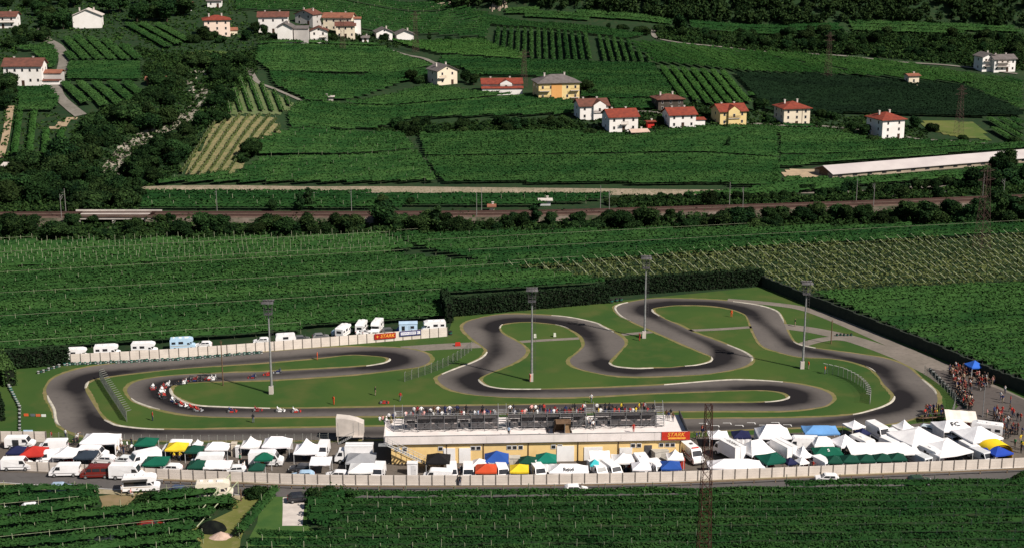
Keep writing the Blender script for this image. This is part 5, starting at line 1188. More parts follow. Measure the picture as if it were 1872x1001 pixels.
# ------------------------------------------------------------------ pit building with terrace and stands
TZ = 4.7
def pit_building():
    fl, fr = P(704, 802, TZ), P(1257, 793, TZ); bl = P(692, 765, TZ)
    ang = math.atan2(fr.y-fl.y, fr.x-fl.x); L = (fr-fl).length; q, s = math.cos(ang), math.sin(ang)
    D = (bl.y-fl.y)*q-(bl.x-fl.x)*s
    t = thing('pit_building', 'long yellow pit building with a pale flat terrace roof', 'building', ((fl.x+fr.x)/2, (fl.y+fr.y)/2, 0), ang)
    MB().box((0, D*.5+.12, 1.75), (L-2.0, D-.3, 3.5)).build('wall', yellowwall, t)
    MB().box((0, D/2, TZ-.55), (L, D, 1.0)).build('terrace_floor', terrace_m, t)
    par = MB()
    for i in range(9):
        w = L/9; par.box((-L/2+w*(i+.5), -.13, TZ-.15), (w-.02, .24, 1.5))
    par.build('parapet', terrace_m, t)
    MB().box((-L/2-.11, D/2, TZ-.15), (.2, D, 1.5)).build('parapet', terrace_m, t)
    MB().box((L/2+.06, D/2, TZ+.15), (.1, D, 1.5)).build('side_railing', darksteel, t)
    MB().box((0, -.28, TZ+.62), (L, .08, .05)).build('parapet_cap', steel, t)
    X = lambda px_: (P(px_, 812, 3).x-(fl.x+fr.x)/2)
    fy = .26
    for x in (727, 741, 806, 865, 875, 931, 941, 952, 1012, 1024, 1158, 1169, 1210, 1221, 1231):
        f = MB().box((X(x), fy-.03, 2.75), (.85, .08, .75)).build('window', white, t); MB().box((X(x), fy-.08, 2.75), (.68, .03, .58)).build('pane', glass, f)
    for x, w, h in ((822, 2.0, 2.8), (850, 2.0, 2.8), (1034, 3.0, 2.9), (1085, 3.2, 2.6), (1145, 2.2, 2.4)):
        MB().box((X(x), fy-.05, h/2), (w, .1, h)).build('roller_door', white, t)
    MB().box((X(1186), fy-.04, 1.4), (1.3, .08, 2.7)).build('door', darksteel, t)
    for x in (817, 884, 966, 1057, 1131, 1245): MB().tube((X(x), fy-.08, .1), (X(x), fy-.08, 3.5), .06).build('downpipe', rust, t)
    # sponsor board on the parapet
    bx = X(1232)+.3; b = MB().box((bx, -.32, TZ-.1), (4.9, .06, 1.5)).build('sign_board', plainc, t, color=(.5, .035, .02))
    lettering('STARK', t, (bx, -.37, TZ+.12), (R(90), 0, 0), 1.0, gold, shear=.25); MB().box((bx+.2, -.36, TZ-.52), (3.0, .02, .3)).build('sign_stripe', gold, t)
    # roof hatch (stairwell)
    h = thing('stair_hatch', 'brown open stairwell hut on the terrace', 'hut', P(1030, 794, TZ-.04), ang)
    MB().add([(-1.7, 0, 0), (-1.2, 0, 2.0), (-1.2, 2.2, 2.0), (-1.7, 2.2, 0)], [(0, 1, 2, 3)]).add([(1.6, 0, 0), (1.2, 0, 2.0), (1.2, 2.2, 2.0), (1.6, 2.2, 0)], [(3, 2, 1, 0)]).add([(-1.25, 0, 2.0), (1.25, 0, 2.0), (1.25, 2.2, 2.1), (-1.25, 2.2, 2.1)], [(0, 1, 2, 3)]).box((0, 2.2, 1), (2.9, .08, 2)).build('shell', wood, h)
    MB().box((.25, 0, 1.0), (.08, .1, 2.0)).build('post', steel, h); MB().box((.75, .3, 1.0), (.9, .08, 1.9)).build('door', mat('tan_door', (.3, .19, .1), (.24, .15, .08), 1, .8), h)
    # outside staircase
    st = thing('metal_staircase', 'grey metal staircase from the terrace down to the paddock', 'staircase', t.location+Vector((q*(-L/2+.9)+s*1.3, s*(-L/2+.9)-q*1.3, 0)), ang)
    a = Vector((-.5, 0, TZ-.5)); b = Vector((6.6, 0, 0.4)); mb = MB(); rail = MB()
    for y in (-.5, .5): mb.tube(a+Vector((0, y, 0)), b+Vector((0, y, 0)), .09)
    for i in range(17): p = a.lerp(b, i/16); mb.box((p.x, 0, p.z), (.32, 1.0, .05))
    mb.box((-1.2, 0, TZ-.5), (1.6, 1.3, .08)); mb.build('stair_flight', steel, st)
    for y in (-.5, .5):
        rail.tube(a+Vector((0, y, 1)), b+Vector((0, y, 1)), .04)
        for i in range(0, 9): p = a.lerp(b, i/8); rail.tube((p.x, y, p.z), (p.x, y, p.z+1), .03, None, 4)
    rail.build('handrail', steel, st)
    for x in (1.8, 4.6, 6.5): MB().tube((x, .5, 0), (x, .5, max(.5, TZ-.5-(x+.5)*.6)), .06).build('post', darksteel, st)
    return t, ang
PB, PANG = pit_building()
FACE_AWAY = R(90)
STANDS = []
def stand(x0, x1, yb, label):
    a, b = P(x0, yb, TZ-.04), P(x1, yb, TZ-.04); L = (b-a).length
    t = thing('grandstand', label, 'grandstand', ((a.x+b.x)/2, (a.y+b.y)/2, TZ-.04), PANG); n = max(2, round(L/2.4)); top = 2.9
    rows = 5; dp = .8
    fr = MB()
    for i in range(n+1):
        x = -L/2+L*i/n
        for y, z in ((0, top+.45), (2.0, top*.75), (rows*dp, .5)): fr.tube((x, y, 0), (x, y, z), .055, None, 5)
        fr.tube((x, 0, top), (x, rows*dp, .4), .05, None, 5)
    for i in range(n):
        xa, xb = -L/2+L*i/n, -L/2+L*(i+1)/n
        for z in (.7, 1.6): fr.tube((xa, 0, z), (xb, 0, z), .04, None, 4)
        if i % 2: fr.tube((xa, 0, .1), (xb, 0, 1.9), .035, None, 4)
        else: fr.tube((xb, 0, .1), (xa, 0, 1.9), .035, None, 4)
        fr.tube((xa, 0, 0.05), (xb, 1.9, .05), .035, None, 4)
    fr.build('scaffold', mat('scaffold_steel', (.2, .2, .21), (.13, .13, .135), 2, .5, metal=.2), t)
    for k in range(rows):
        y = .35+k*dp; z = top-k*(top-.45)/(rows-1)
        MB().box((0, y, z), (L, .42, .06)).build('bench', mat('stand_board', (.10, .085, .075), (.06, .05, .045), 2, .8), t); MB().box((0, y+.42, z-.42), (L, .34, .05)).build('footboard', MATS['stand_board'], t)
    rl = MB()
    for z in (top+.12, top+.42): rl.tube((-L/2, 0, z), (L/2, 0, z), .045, None, 5)
    rl.build('handrail', steel, t)
    mb = MB()
    for i in range(n): mb.box((-L/2+L*(i+.5)/n, .12, top-.3), (L/n-.12, .03, .5)); mb.box((-L/2+L*(i+.5)/n, .95, 1.15), (L/n-.05, .03, 2.1) if i % 4 else (L/n-.9, .03, 1.3))
    mb.build('back_board_shade', darksteel, t)  # dark boards and added panels standing in for the shade under the benches
    for i in range(n*3):
        if random.random() < .36: MB().box((-L/2+L*(i+.5)/(n*3), -.02, random.choice([.75, 1.55, 1.6])), (L/n/3*random.uniform(.5, .95), .03, random.uniform(.1, .22))).build('plank', mat('pale_plank', (.42, .36, .34), (.3, .26, .25), 2, .9), t)
    STANDS.append((t, L, top, rows, dp)); return t
stand(739, 910, 788, 'left steel scaffold grandstand on the terrace roof'); stand(929, 1071, 785, 'middle steel scaffold grandstand on the terrace roof'); stand(1088, 1200, 782, 'right steel scaffold grandstand on the terrace roof')
def steps(x, y, label, w=1.4):
    t = thing('stand_steps', label, 'steps', P(x, y, TZ-.04), PANG); mb = MB()
    for k in range(9): mb.box((0, .3+k*.28, .25+k*.33), (w, .3, .05))
    for s in (-w/2, w/2): mb.tube((s, .1, .1), (s, 2.8, 3.0), .05); 
    mb.build('flight', steel, t); r = MB()
    for s in (-w/2, w/2):
        r.tube((s, .1, 1.1), (s, 2.8, 4.0), .04)
        for k in range(4): r.tube((s, .3+k*.8, .3+k*.7), (s, .3+k*.8, 1.25+k*.7), .03, None, 4)
    r.build('handrail', steel, t)
for x, y, l in ((728, 789, 'steps at the left end of the left stand'), (919, 786, 'steps between left and middle stand'), (1080, 783, 'steps between middle and right stand'), (1207, 780, 'steps at the right end of the right stand')): steps(x, y, l)
def tower():
    p = P(640, 809); t = thing('start_tower', 'pale start tower with slanting curved roof on posts', 'tower', p, R(2)); z0 = 1.3
    prof = [(-2.4, z0), (2.45, z0), (2.45, 3.6), (1.2, 4.15), (-.2, 4.5), (-2.4, 4.75)]
    vs = [(x, y, z) for y in (0, 2.2) for x, z in prof]; n = len(prof)
    MB().add(vs, [tuple(range(n)), tuple(range(2*n-1, n-1, -1))]+[((i+1) % n, i, n+i, n+(i+1) % n) for i in range(n)]).build('cabin_shell', concrete, t)
    for x in (-2.2, 2.25): 
        for y in (.2, 2.0): MB().tube((x, y, 0), (x, y, z0), .1).build('post', concrete, t)
    mb = MB(); 
    for i in range(8): mb.box((-1.9+i*.3, -.45, .2+i*.17), (.3, .8, .06))
    mb.tube((-2.0, -.85, 0.1), (.5, -.85, 1.5), .05).tube((-2.0, -.85, 1.1), (.9, -.85, 2.5), .04); mb.build('stair', steel, t)
    MB().box((1.5, -.45, 1.42), (1.9, .85, .08)).build('landing', concrete, t)
    for x in (-2.4, .6, 1.7): MB().box((x*.9+.1, -.012, 2.7), (.05, .02, 2.4)).build('panel_joint', steel, t)
tower()

# ------------------------------------------------------------------ masts, pylons, poles
def mast(x, yb, yt, label):
    p = P(x, yb); h = 5.0
    while proj((p.x, p.y, h))[1] > yt: h += .1
    t = thing('light_mast', label, 'light mast', (p.x, p.y, 0)); k = h*.86
    MB().tube((0, 0, 0), (0, 0, k), .26, .13, 10).build('mast_tube', steel, t); MB().box((-.1, 0, .8), (.8, .8, 1.6)).build('base_cabinet', concrete, t)
    la = MB(); 
    for s in (-.18, .18): la.tube((s+.55, .1, 1.5), (s+.55, .1, k), .025, None, 4)
    for i in range(int(k/.6)): la.tube((.37, .1, 1.6+i*.6), (.73, .1, 1.6+i*.6), .02, None, 4)
    la.build('ladder', darksteel, t)
    pf = MB().box((0, 0, k), (1.5, 1.3, .1))
    for z in (.5, 1.0):
        for a, b in (((-.75, -.65), (.75, -.65)), ((.75, -.65), (.75, .65)), ((.75, .65), (-.75, .65)), ((-.75, .65), (-.75, -.65))): pf.tube((*a, k+z), (*b, k+z), .035, None, 4)
    for a in ((-.75, -.65), (.75, -.65), (.75, .65), (-.75, .65)): pf.tube((*a, k), (*a, k+2.0), .04, None, 4)
    pf.tube((0, 0, k), (0, 0, h), .1); pf.build('platform', darksteel, t)
    cr = MB()
    for y in (-.6, .6): cr.tube((-1.0, y, h-.15), (1.0, y, h-.15), .06, None, 5)
    cr.build('lamp_bar', darksteel, t)
    fm = MB().add([(-.3, -.12, -.28), (.3, -.12, -.28), (.3, -.12, .28), (-.3, -.12, .28), (-.18, .14, -.18), (.18, .14, -.18), (.18, .14, .18), (-.18, .14, .18)], [(0, 1, 2, 3), (7, 6, 5, 4), (1, 0, 4, 5), (2, 1, 5, 6), (3, 2, 6, 7), (0, 3, 7, 4)]).mesh('floodlight', darksteel)
    for i, xx in enumerate((-.85, -.3, .3, .85)):
        for y, rz in ((-.75, 0), (.75, math.pi)):
            o = link('floodlight', fm, t); o.location = (xx, y, h-.25); o.rotation_euler = (R(-35), 0, rz+R(12*(i-1.5)))
for a in ((497, 719, 550, 'steel floodlight mast inside the left hairpin'), (972, 696, 527, 'steel floodlight mast beside the first chicane island'), (1178, 617, 469, 'steel floodlight mast nearest the far hedge'), (1467, 673, 515, 'steel floodlight mast beside the escape lane')): mast(*a)
def pole(x, yb, yt, label, m=wood, r=.13, name='wooden_pole', ground=None):
    p = ground or G(x, yb); h = 1.0
    while proj((p.x, p.y, p.z+h))[1] > yt and h < 40: h += .1
    t = thing(name, label, 'pole', p); MB().tube((0, 0, -.2), (0, 0, h), r, r*.7, 7).build('shaft', m, t); MB().tube((-.35, 0, h-.3), (.35, 0, h-.3), .04, None, 4).build('crossbar', m, t); return t
pole(408, 704, 622, 'dark wooden pole beside the karts'); pole(1519, 628, 585, 'dark pole by the escape lane'); pole(1796, 762, 700, 'thin pole in the assembly yard', steel, .08)
pole(441, 915, 893, 'dark wooden pole at the grassy track'); 
def trellis_frame():
    for i, (a, b, h) in enumerate((((346, 962), (422, 893), 2.6), ((360, 965), (436, 902), 2.2))):
        p, q = P(*a), P(*b); t = thing('timber_strut', 'long slanting timber strut at the vineyard end, '+('upper' if i == 0 else 'lower')+' one', 'strut', p, 0, 'slanting struts at the vineyard end')
        MB().tube((0, 0, .3), (q.x-p.x, q.y-p.y, h), .09).build('beam', postm, t)
        for k in (.3, .65, 1): MB().tube(((q.x-p.x)*k, (q.y-p.y)*k, 0), ((q.x-p.x)*k, (q.y-p.y)*k, .3+(h-.3)*k), .07).build('prop', postm, t)
trellis_frame()
# electric catenary poles along the railway
for i, (x, s) in enumerate([(113, 1), (120, -1), (640, 1), (872, -1), (880, 1), (1099, 1), (1112, -1), (1337, 1), (1354, -1), (1571, 1), (1591, -1), (1804, 1), (1826, -1), (392, 1)]):
    c = P(x, np.interp(x, [r[0] for r in RAIL], [r[1] for r in RAIL]), 2.2); y = c.y+(4.1 if s > 0 else -4.1)
    t = thing('catenary_pole', 'slim pale railway catenary pole on the %s side of the tracks, %s along' % ('far' if s > 0 else 'near', nth(i)), 'pole', (c.x, y, 1.7), 0, 'catenary poles along the railway')
    MB().tube((0, 0, 0), (0, 0, 7.4), .1, .075, 6).build('shaft', mat('catenary_steel', (.24, .23, .21), (.17, .16, .15), 1, .7), t); a = MB().tube((0, 0, 6.3), (0, -s*2.6, 6.7), .05, None, 4).tube((0, 0, 5.4), (0, -s*2.6, 6.1), .04, None, 4); a.build('bracket_arm', MATS['catenary_steel'], t)
def lattice(base, h, wb, wt, label, arms=(), r=.07, n=12, m=rust, rz=.5, below=0.):
    t = thing('lattice_pylon', label, 'pylon', base, rz); mb = MB(); W = lambda z: wb+(wt-wb)*z/h
    for i in range(n):
        z0, z1 = h*i/n, h*(i+1)/n; a, b = W(z0)/2, W(z1)/2
        for k in range(4):
            c0 = [(-1, -1), (1, -1), (1, 1), (-1, 1)][k]; c1 = [(-1, -1), (1, -1), (1, 1), (-1, 1)][(k+1) % 4]
            mb.tube((c0[0]*a, c0[1]*a, z0), (c0[0]*b, c0[1]*b, z1), r*1.25, None, 4); mb.tube((c0[0]*a, c0[1]*a, z0), (c1[0]*b, c1[1]*b, z1), r*.75, None, 3)
            mb.tube((c1[0]*a, c1[1]*a, z0), (c0[0]*b, c0[1]*b, z1), r*.75, None, 3); mb.tube((c0[0]*b, c0[1]*b, z1), (c1[0]*b, c1[1]*b, z1), r*.75, None, 3)
    mb.build('lattice_tower', m, t)
    for z, l in arms:
        a = MB()
        for s in (-1, 1):
            for y in (-1, 1): a.tube((0, y*wt/2, z), (s*l, 0, z+.1), r, None, 4)
            a.tube((0, 0, z+1.0), (s*l, 0, z+.1), r, None, 4)
        a.build('cross_arm', m, t)
    return t
p = P(1284, 1072); h = 5
while proj((p.x, p.y, h))[1] > 739: h += .2
lattice(p, h, 1.95, .85, 'rusty lattice pylon rising from the foreground vineyard', [], .04, 17, rz=.12)
pale_rust = mat('faded_lattice', (.10, .06, .05), (.07, .045, .04), 1, .9)
for x, yb, yt, w, l in ((1793, 462, 300, 3.4, 'dark lattice pylon at the edge of the sparse vineyard'), (1752, 246, 157, 2.8, 'lattice pylon on the yellow green meadow'), (1513, 146, 60, 2.8, 'faded lattice pylon on the slanting vineyard'), (958, 160, 92, 2.6, 'faded lattice pylon above the apartment house'), (760, 96, 22, 2.6, 'faded lattice pylon right of the hamlet'), (627, 96, 30, 2.4, 'faded lattice pylon below the hamlet')):
    p = G(x, yb); h = 4
    while proj((p.x, p.y, p.z+h))[1] > yt and h < 60: h += .3
    lattice(p, h, w, .9, l, [(h*.82, 3.0), (h*.92, 2.4)], .03, 12, pale_rust, rz=.4)

# ------------------------------------------------------------------ houses
whw = mat('lime_render', (.78, .74, .71), (.70, .66, .62), .25, .9); creamw = mat('cream_render', (.72, .62, .48), (.64, .55, .42), .25, .9); yelw = mat('ochre_render', (.70, .54, .26), (.63, .48, .22), .25, .9); greyw = mat('grey_render', (.45, .42, .40), (.38, .35, .33), .25, .9); pinkw = mat('pink_render', (.74, .58, .48), (.68, .53, .44), .25, .9); darkw = mat('dark_timber_wall', (.09, .07, .06), (.06, .05, .04), .5, .9)
redr = mat('red_roof_tiles', (.23, .050, .030), (.155, .036, .025), .8, .9, bump=.3); brownr = mat('brown_roof_tiles', (.15, .060, .044), (.10, .045, .034), .7, .9, bump=.3); greyr = mat('grey_roof_tiles', (.15, .13, .125), (.11, .095, .09), .7, .9, bump=.3); tanr = mat('tan_roof_tiles', (.25, .10, .062), (.18, .075, .05), .7, .9, bump=.3)
shutter = mat('brown_shutter', (.07, .035, .025), (.05, .03, .02), 2, .8)
HG = 'houses on the hillside'
WINM = {}
def window(t, x, y, z, rz, w=.9, h=1.25):
    if 'f' not in WINM:
        WINM['f'] = MB().box((0, 0, 0), (1, .06, 1)).mesh('window', mat('window_surround', (.6, .55, .5), None, 1, .8)); WINM['p'] = MB().box((0, -.035, 0), (.84, .03, .86)).mesh('pane', glass)
        WINM['s'] = MB().box((-.7, -.03, 0), (.36, .05, .98)).box((.7, -.03, 0), (.36, .05, .98)).mesh('shutters', shutter)
    o = link('window', WINM['f'], t); o.location = (x, y, z); o.rotation_euler = (0, 0, rz); o.scale = (w, 1, h); link('pane', WINM['p'], o)
    return o
def gable_roof(W, D, h, rise, m, t, along=True, oh=.7, th=.22):
    mb = MB()
    if along: # ridge along x
        for s in (-1, 1):
            e = D/2+oh; zl = h-rise*oh/(D/2)
            vs = [(-W/2-oh, s*e, zl), (W/2+oh, s*e, zl), (W/2+oh, 0, h+rise), (-W/2-oh, 0, h+rise)]; vs += [(x, y, z+th) for x, y, z in vs]
            mb.add(vs, [(0, 1, 2, 3), (4, 5, 6, 7), (0, 1, 5, 4), (1, 2, 6, 5), (2, 3, 7, 6), (3, 0, 4, 7)])
    else:
        for s in (-1, 1):
            e = W/2+oh; zl = h-rise*oh/(W/2)
            vs = [(s*e, -D/2-oh, zl), (s*e, D/2+oh, zl), (0, D/2+oh, h+rise), (0, -D/2-oh, h+rise)]; vs += [(x, y, z+th) for x, y, z in vs]
            mb.add(vs, [(0, 1, 2, 3), (4, 5, 6, 7), (0, 1, 5, 4), (1, 2, 6, 5), (2, 3, 7, 6), (3, 0, 4, 7)])
    return mb.build('roof', m, t)
def hip_roof(W, D, h, rise, m, t, oh=.8, z=0):
    a, b = W/2+oh, D/2+oh; r = max(.05, (W-D)/2) if W > D else .3; q = max(.05, (D-W)/2) if D > W else .05
    lo = [(-a, -b, h), (a, -b, h), (a, b, h), (-a, b, h)]; up = [(x, y, h+.2) for x, y, _ in lo]; top = [(-r, -q, h+rise), (r, -q, h+rise), (r, q, h+rise), (-r, q, h+rise)]
    return MB().add(lo+up+top, [(3, 2, 1, 0), (0, 1, 5, 4), (1, 2, 6, 5), (2, 3, 7, 6), (3, 0, 4, 7), (4, 5, 9, 8), (5, 6, 10, 9), (6, 7, 11, 10), (7, 4, 8, 11), (8, 9, 10, 11)]).build('roof', m, t)
def chimney(t, roof, x, y, z):
    o = MB().box((x, y, z), (.6, .6, 1.5)).box((x, y, z+.8), (.8, .8, .12)).build('chimney', concrete, roof)
def house(x, y, W, D, h, rtype, yaw, wall, roofm, label, rows=2, bays=3, rise=1.7, extra=None, door=True, sidewin=1, front=True, name='house'):
    p = G(x, y); a = R(yaw); c = p+Vector((-math.sin(a)*-D/2*-1, math.cos(a)*D/2, 0)); z = min(p.z, float(H(c.x, c.y)))
    t = thing(name, label, 'house', (c.x, c.y, p.z), a, HG)
    mb = MB().box((0, 0, h/2-1), (W, D, h+2))
    if rtype == 'g': mb.add([(-W/2+.01, -D/2, h), (-W/2+.01, D/2, h), (-W/2+.01, 0, h+rise), (W/2-.01, -D/2, h), (W/2-.01, D/2, h), (W/2-.01, 0, h+rise)], [(0, 2, 1), (3, 4, 5)])
    if rtype == 'f': mb.add([(-W/2, -D/2+.01, h), (W/2, -D/2+.01, h), (0, -D/2+.01, h+rise), (-W/2, D/2-.01, h), (W/2, D/2-.01, h), (0, D/2-.01, h+rise)], [(0, 1, 2), (3, 5, 4)])
    mb.build('wall', wall, t)
    rf = hip_roof(W, D, h, rise, roofm, t) if rtype == 'h' else gable_roof(W, D, h, rise, roofm, t, rtype == 'g')
    chimney(t, rf, W*.22, D*.1, h+rise*.9); 
    if W > 9: chimney(t, rf, -W*.28, D*.05, h+rise*.9)
    st = h/rows
    for r in range(rows):
        for b in range(bays):
            xx = -W/2+W*(b+.5)/bays
            if front and not (r == 0 and door and b == bays//2): window(t, xx, -D/2-.02, st*(r+.55), 0)
        for b in range(sidewin):
            yy = -D/2+D*(b+.5)/sidewin
            window(t, -W/2-.02, yy, st*(r+.55), R(-90)); window(t, W/2+.02, yy, st*(r+.55), R(90))
    if rtype == 'f' and front: window(t, 0, -D/2-.02, h+rise*.35, 0, .8, .8)
    if door and front: MB().box((0 if bays % 2 else W/bays/2, -D/2-.03, 1.05), (1.1, .08, 2.1)).build('door', shutter, t)
    if extra: extra(t, W, D, h, rise)
    return t
def balcony(x, z, w, d=1.3, m=wood):
    def f(t, W, D, h, rise):
        b = MB().box((x*W, -D/2-d/2, z), (w*W, d, .15)).build('balcony', concrete, t); r = MB().box((x*W, -D/2-d, z+1.0), (w*W, .07, .1))
        n = int(w*W/.35)
        for i in range(n+1): r.box((x*W-w*W/2+w*W*i/n, -D/2-d, z+.52), (.06, .05, .9))
        r.build('railing', m, b)
    return f
def annex(x, y, W2, D2, h2, wall, roofm, rtype='g', rise=.9, nm='annex'):
    def f(t, W, D, h, rise_):
        a = MB().box((x, y, h2/2-1), (W2, D2, h2+2)).build(nm, wall, t)
        o = gable_roof(W2, D2, h2, rise, roofm, t, rtype == 'g', oh=.4); o.location = (x, y, 0); o.name = 'annex_roof'
    return f
def crossgable(x, w, wall, roofm, drop=.2):
    def f(t, W, D, h, rise):
        a = MB().box((x*W, -D/2-.4, (h+.2)/2), (w, .9, h+.2)).add([(x*W-w/2, -D/2-.85, h+.2), (x*W+w/2, -D/2-.85, h+.2), (x*W, -D/2-.85, h+rise*.85)], [(0, 1, 2)]).build('front_gable', wall, t)
        o = gable_roof(w, D*.7, h+.1, rise*.85, roofm, t, False, oh=.45); o.location = (x*W, -D*.2, .05); o.name = 'gable_roof'
        window(t, x*W, -D/2-.9, h*.72, 0)
    return f
def multi(*fs):
    def f(*a):
        for g_ in fs: g_(*a)
    return f
house(43, 157, 14.5, 9, 7.8, 'g', 3, whw, brownr, 'large white farmhouse with brown roof beside the winding lane', 2, 5, 2.4, multi(annex(10.6, 1.5, 6.5, 6, 4.5, greyw, tanr), annex(10.2, -2.6, 6.8, 3, 1.8, whw, brownr, rise=.3, nm='garden_wall')), sidewin=2)
house(6, 52, 12, 9, 5.5, 'g', 5, whw, brownr, 'white house with dark brown roof at the upper left edge', 2, 3, 1.8, balcony(.1, 2.8, .7))
house(160, 52, 13, 8, 6.0, 'f', 8, whw, concrete, 'bright white gable wall house among dark trees', 2, 2, 2.8, door=False, front=False)
house(398, 68, 11.5, 10, 7.6, 'h', 14, pinkw, redr, 'pink cream house with red hipped roof above the meadow', 3, 3, 2.0, annex(7.4, 1, 3.6, 4, 2.6, creamw, tanr))
house(341, 20, 5, 5, 3.2, 'g', 5, whw, brownr, 'small white cottage at the very top left of centre', 1, 2, 1.0)
house(392, 14, 7, 6, 3.4, 'g', 5, whw, greyr, 'pale cottage beside the upper lane at the top', 1, 2, 1.0)
house(285, 156, 7, 5, 2.2, 'g', 8, wood, tanr, 'low ruined brown shed by the ravine', 1, 2, .8)
house(500, 61, 13.5, 9, 7.6, 'g', 6, whw, brownr, 'tall pale hamlet house with brown roof, at the hamlet left end', 2, 3, 1.8)
house(556, 46, 10, 8, 5.2, 'f', -25, greyw, brownr, 'brown roofed hamlet house set behind the others', 2, 2, 2.0)
house(521, 79, 6.5, 12, 7.0, 'f', 4, whw, greyr, 'hamlet house with blank white gable and grey roof', 2, 2, 1.8, annex(7.0, 2, 6.5, 8, 6.0, greyw, greyr), door=False, front=False)
house(583, 79, 8, 8, 5.6, 'f', 6, whw, brownr, 'small white gabled hamlet house with brown roof in front', 2, 2, 1.6, balcony(.25, 2.7, .4))
house(617, 58, 14, 9, 6.8, 'g', -6, creamw, tanr, 'wide hamlet house with tan red roof at the rear right', 2, 4, 1.8)
house(632, 70, 9, 7, 6.0, 'g', 6, creamw, brownr, 'cream hamlet house with white tower corner', 2, 3, 1.4, annex(5.8, .5, 3.2, 4, 9.0, whw, tanr, rise=.6, nm='corner_tower'))
house(668, 78, 3, 3, 2.4, 'g', 6, whw, greyr, 'tiny white hut below the hamlet lane', 1, 1, .6)
house(703, 73, 8, 8, 3.8, 'f', 14, whw, greyr, 'left one of two dark roofed barns right of the hamlet', 1, 2, 1.8, door=False)
house(741, 75, 8.5, 8, 3.4, 'f', 12, whw, greyr, 'right one of two dark roofed barns right of the hamlet', 1, 2, 1.8, door=False, front=False)
house(818, 155, 9.5, 10, 6.2, 'f', 28, creamw, greyr, 'cream house with big grey roof on the middle slope', 2, 2, 2.2, balcony(-.3, 3.0, .35))
house(918, 172, 16.5, 9, 4.4, 'g', 4, whw, redr, 'low wide house with two tiered orange red roofs', 1, 5, 1.6, multi(balcony(.0, 2.9, .6), annex(0, -5.2, 17, 2.6, 2.7, whw, redr, rise=.5, nm='veranda'), crossgable(.1, 5, whw, redr)))
house(1022, 185, 17.2, 12, 7.4, 'h', 11, yelw, greyr, 'yellow ochre apartment house with grey hipped roof', 2, 5, 3.0, multi(balcony(-.36, 1.4, .26), balcony(-.36, 4.3, .26), balcony(.38, 1.4, .22), balcony(.38, 4.3, .22), lambda t, W, D, h, r: MB().box((-.06*W, -D/2-.06, h/2), (4.4, .1, h-.4)).build('render_band', mat('orange_render', (.66, .34, .12), (.6, .3, .1), .3, .9), t)), sidewin=2)
house(1086, 219, 11.5, 9, 5.6, 'g', 13, whw, brownr, 'white house with brown roof and arched cross gable', 2, 3, 2.0, multi(crossgable(.18, 5, whw, brownr), balcony(.18, 2.9, .4)))
house(1140, 241, 11.3, 10, 5.8, 'g', 13, whw, redr, 'white house with plain red roof next to the small dark shed', 2, 3, 2.2, balcony(.0, 2.9, .25))
house(1226, 203, 10.5, 9, 4.6, 'h', 12, darkw, brownr, 'dark walled house with brown hipped roof behind the others', 2, 3, 1.8)
house(1248, 234, 10.5, 9, 5.2, 'g', 13, whw, redr, 'white house with red roof and a low garage wing', 2, 3, 2.0, annex(7.2, -1.5, 4.0, 5, 2.8, whw, redr, rise=.5))
house(1340, 230, 11, 9.5, 5.8, 'g', 14, yelw, redr, 'yellow house with red roof and arched balcony', 2, 3, 2.1, multi(crossgable(.0, 4.6, yelw, redr), balcony(0, 3.0, .45)))
house(1456, 231, 11, 10.5, 7.0, 'h', 12, creamw, redr, 'cream square house with red hipped roof and three storeys', 3, 3, 2.4, lambda t, W, D, h, r: MB().tube((W*.2, -D/2-.06, 0), (W*.2, -D/2-.06, h), .07).build('downpipe', rust, t), sidewin=2)
house(1632, 255, 10.0, 11, 7.6, 'h', 20, whw, redr, 'tall white house with red hipped roof and red ground floor shutters', 3, 2, 2.4, sidewin=2)
house(1807, 131, 6.8, 8, 7.0, 'f', 12, whw, greyr, 'white gabled house wing at the upper right edge', 2, 2, 1.5, multi(balcony(-.2, 2.6, .4), balcony(-.2, 4.9, .4)))
house(1836, 132, 11, 7, 6.2, 'g', 12, whw, greyr, 'long white house with grey roof and balconies at the upper right edge', 2, 4, 1.6, multi(balcony(-.1, 2.6, .55), balcony(-.1, 4.4, .55)))
house(1670, 158, 5.0, 4.6, 4.8, 'g', 12, creamw, tanr, 'small square cream hut alone in the striped vineyards', 1, 1, .6, door=False, name='hut')
house(1170, 252, 6.0, 5, 2.2, 'g', 12, darkw, mat('pink_sheet_roof', (.55, .40, .32), (.48, .34, .27), .5, .8), 'small dark shed with pale pink roof in front of the white house', 1, 2, .6, name='shed')
house(1190, 234, 2.6, 2.2, 2.4, 'g', 12, mat('red_container_paint', (.5, .03, .025), (.42, .03, .02), .6, .6), redr, 'bright red container between two white houses', 1, 1, .15, door=False, front=False, sidewin=0, name='container')
house(997, 376, 3.2, 2.4, 1.7, 'g', 2, mat('light_grey_panels', (.5, .5, .5), (.42, .42, .42), .9, .8), concrete, 'small light grey panel hut beside the railway', 1, 2, .2, door=False, front=False, sidewin=0, name='hut')
house(899, 386, 1.4, 1.4, 1.6, 'g', 0, creamw, tanr, 'tiny cream signal cabin beside the tracks', 1, 1, .3, door=False, front=False, sidewin=0, name='cabin')
house(25, 318, 8, 5, 2.4, 'g', -10, creamw, concrete, 'pale roofed shed in the trees at the left edge', 1, 2, .8, name='shed')
house(588, 181, 9, 2.6, .8, 'g', 4, concrete, concrete, 'low pale concrete water tank in the terraced vines', 1, 1, .1, door=False, front=False, sidewin=0, name='water_tank')
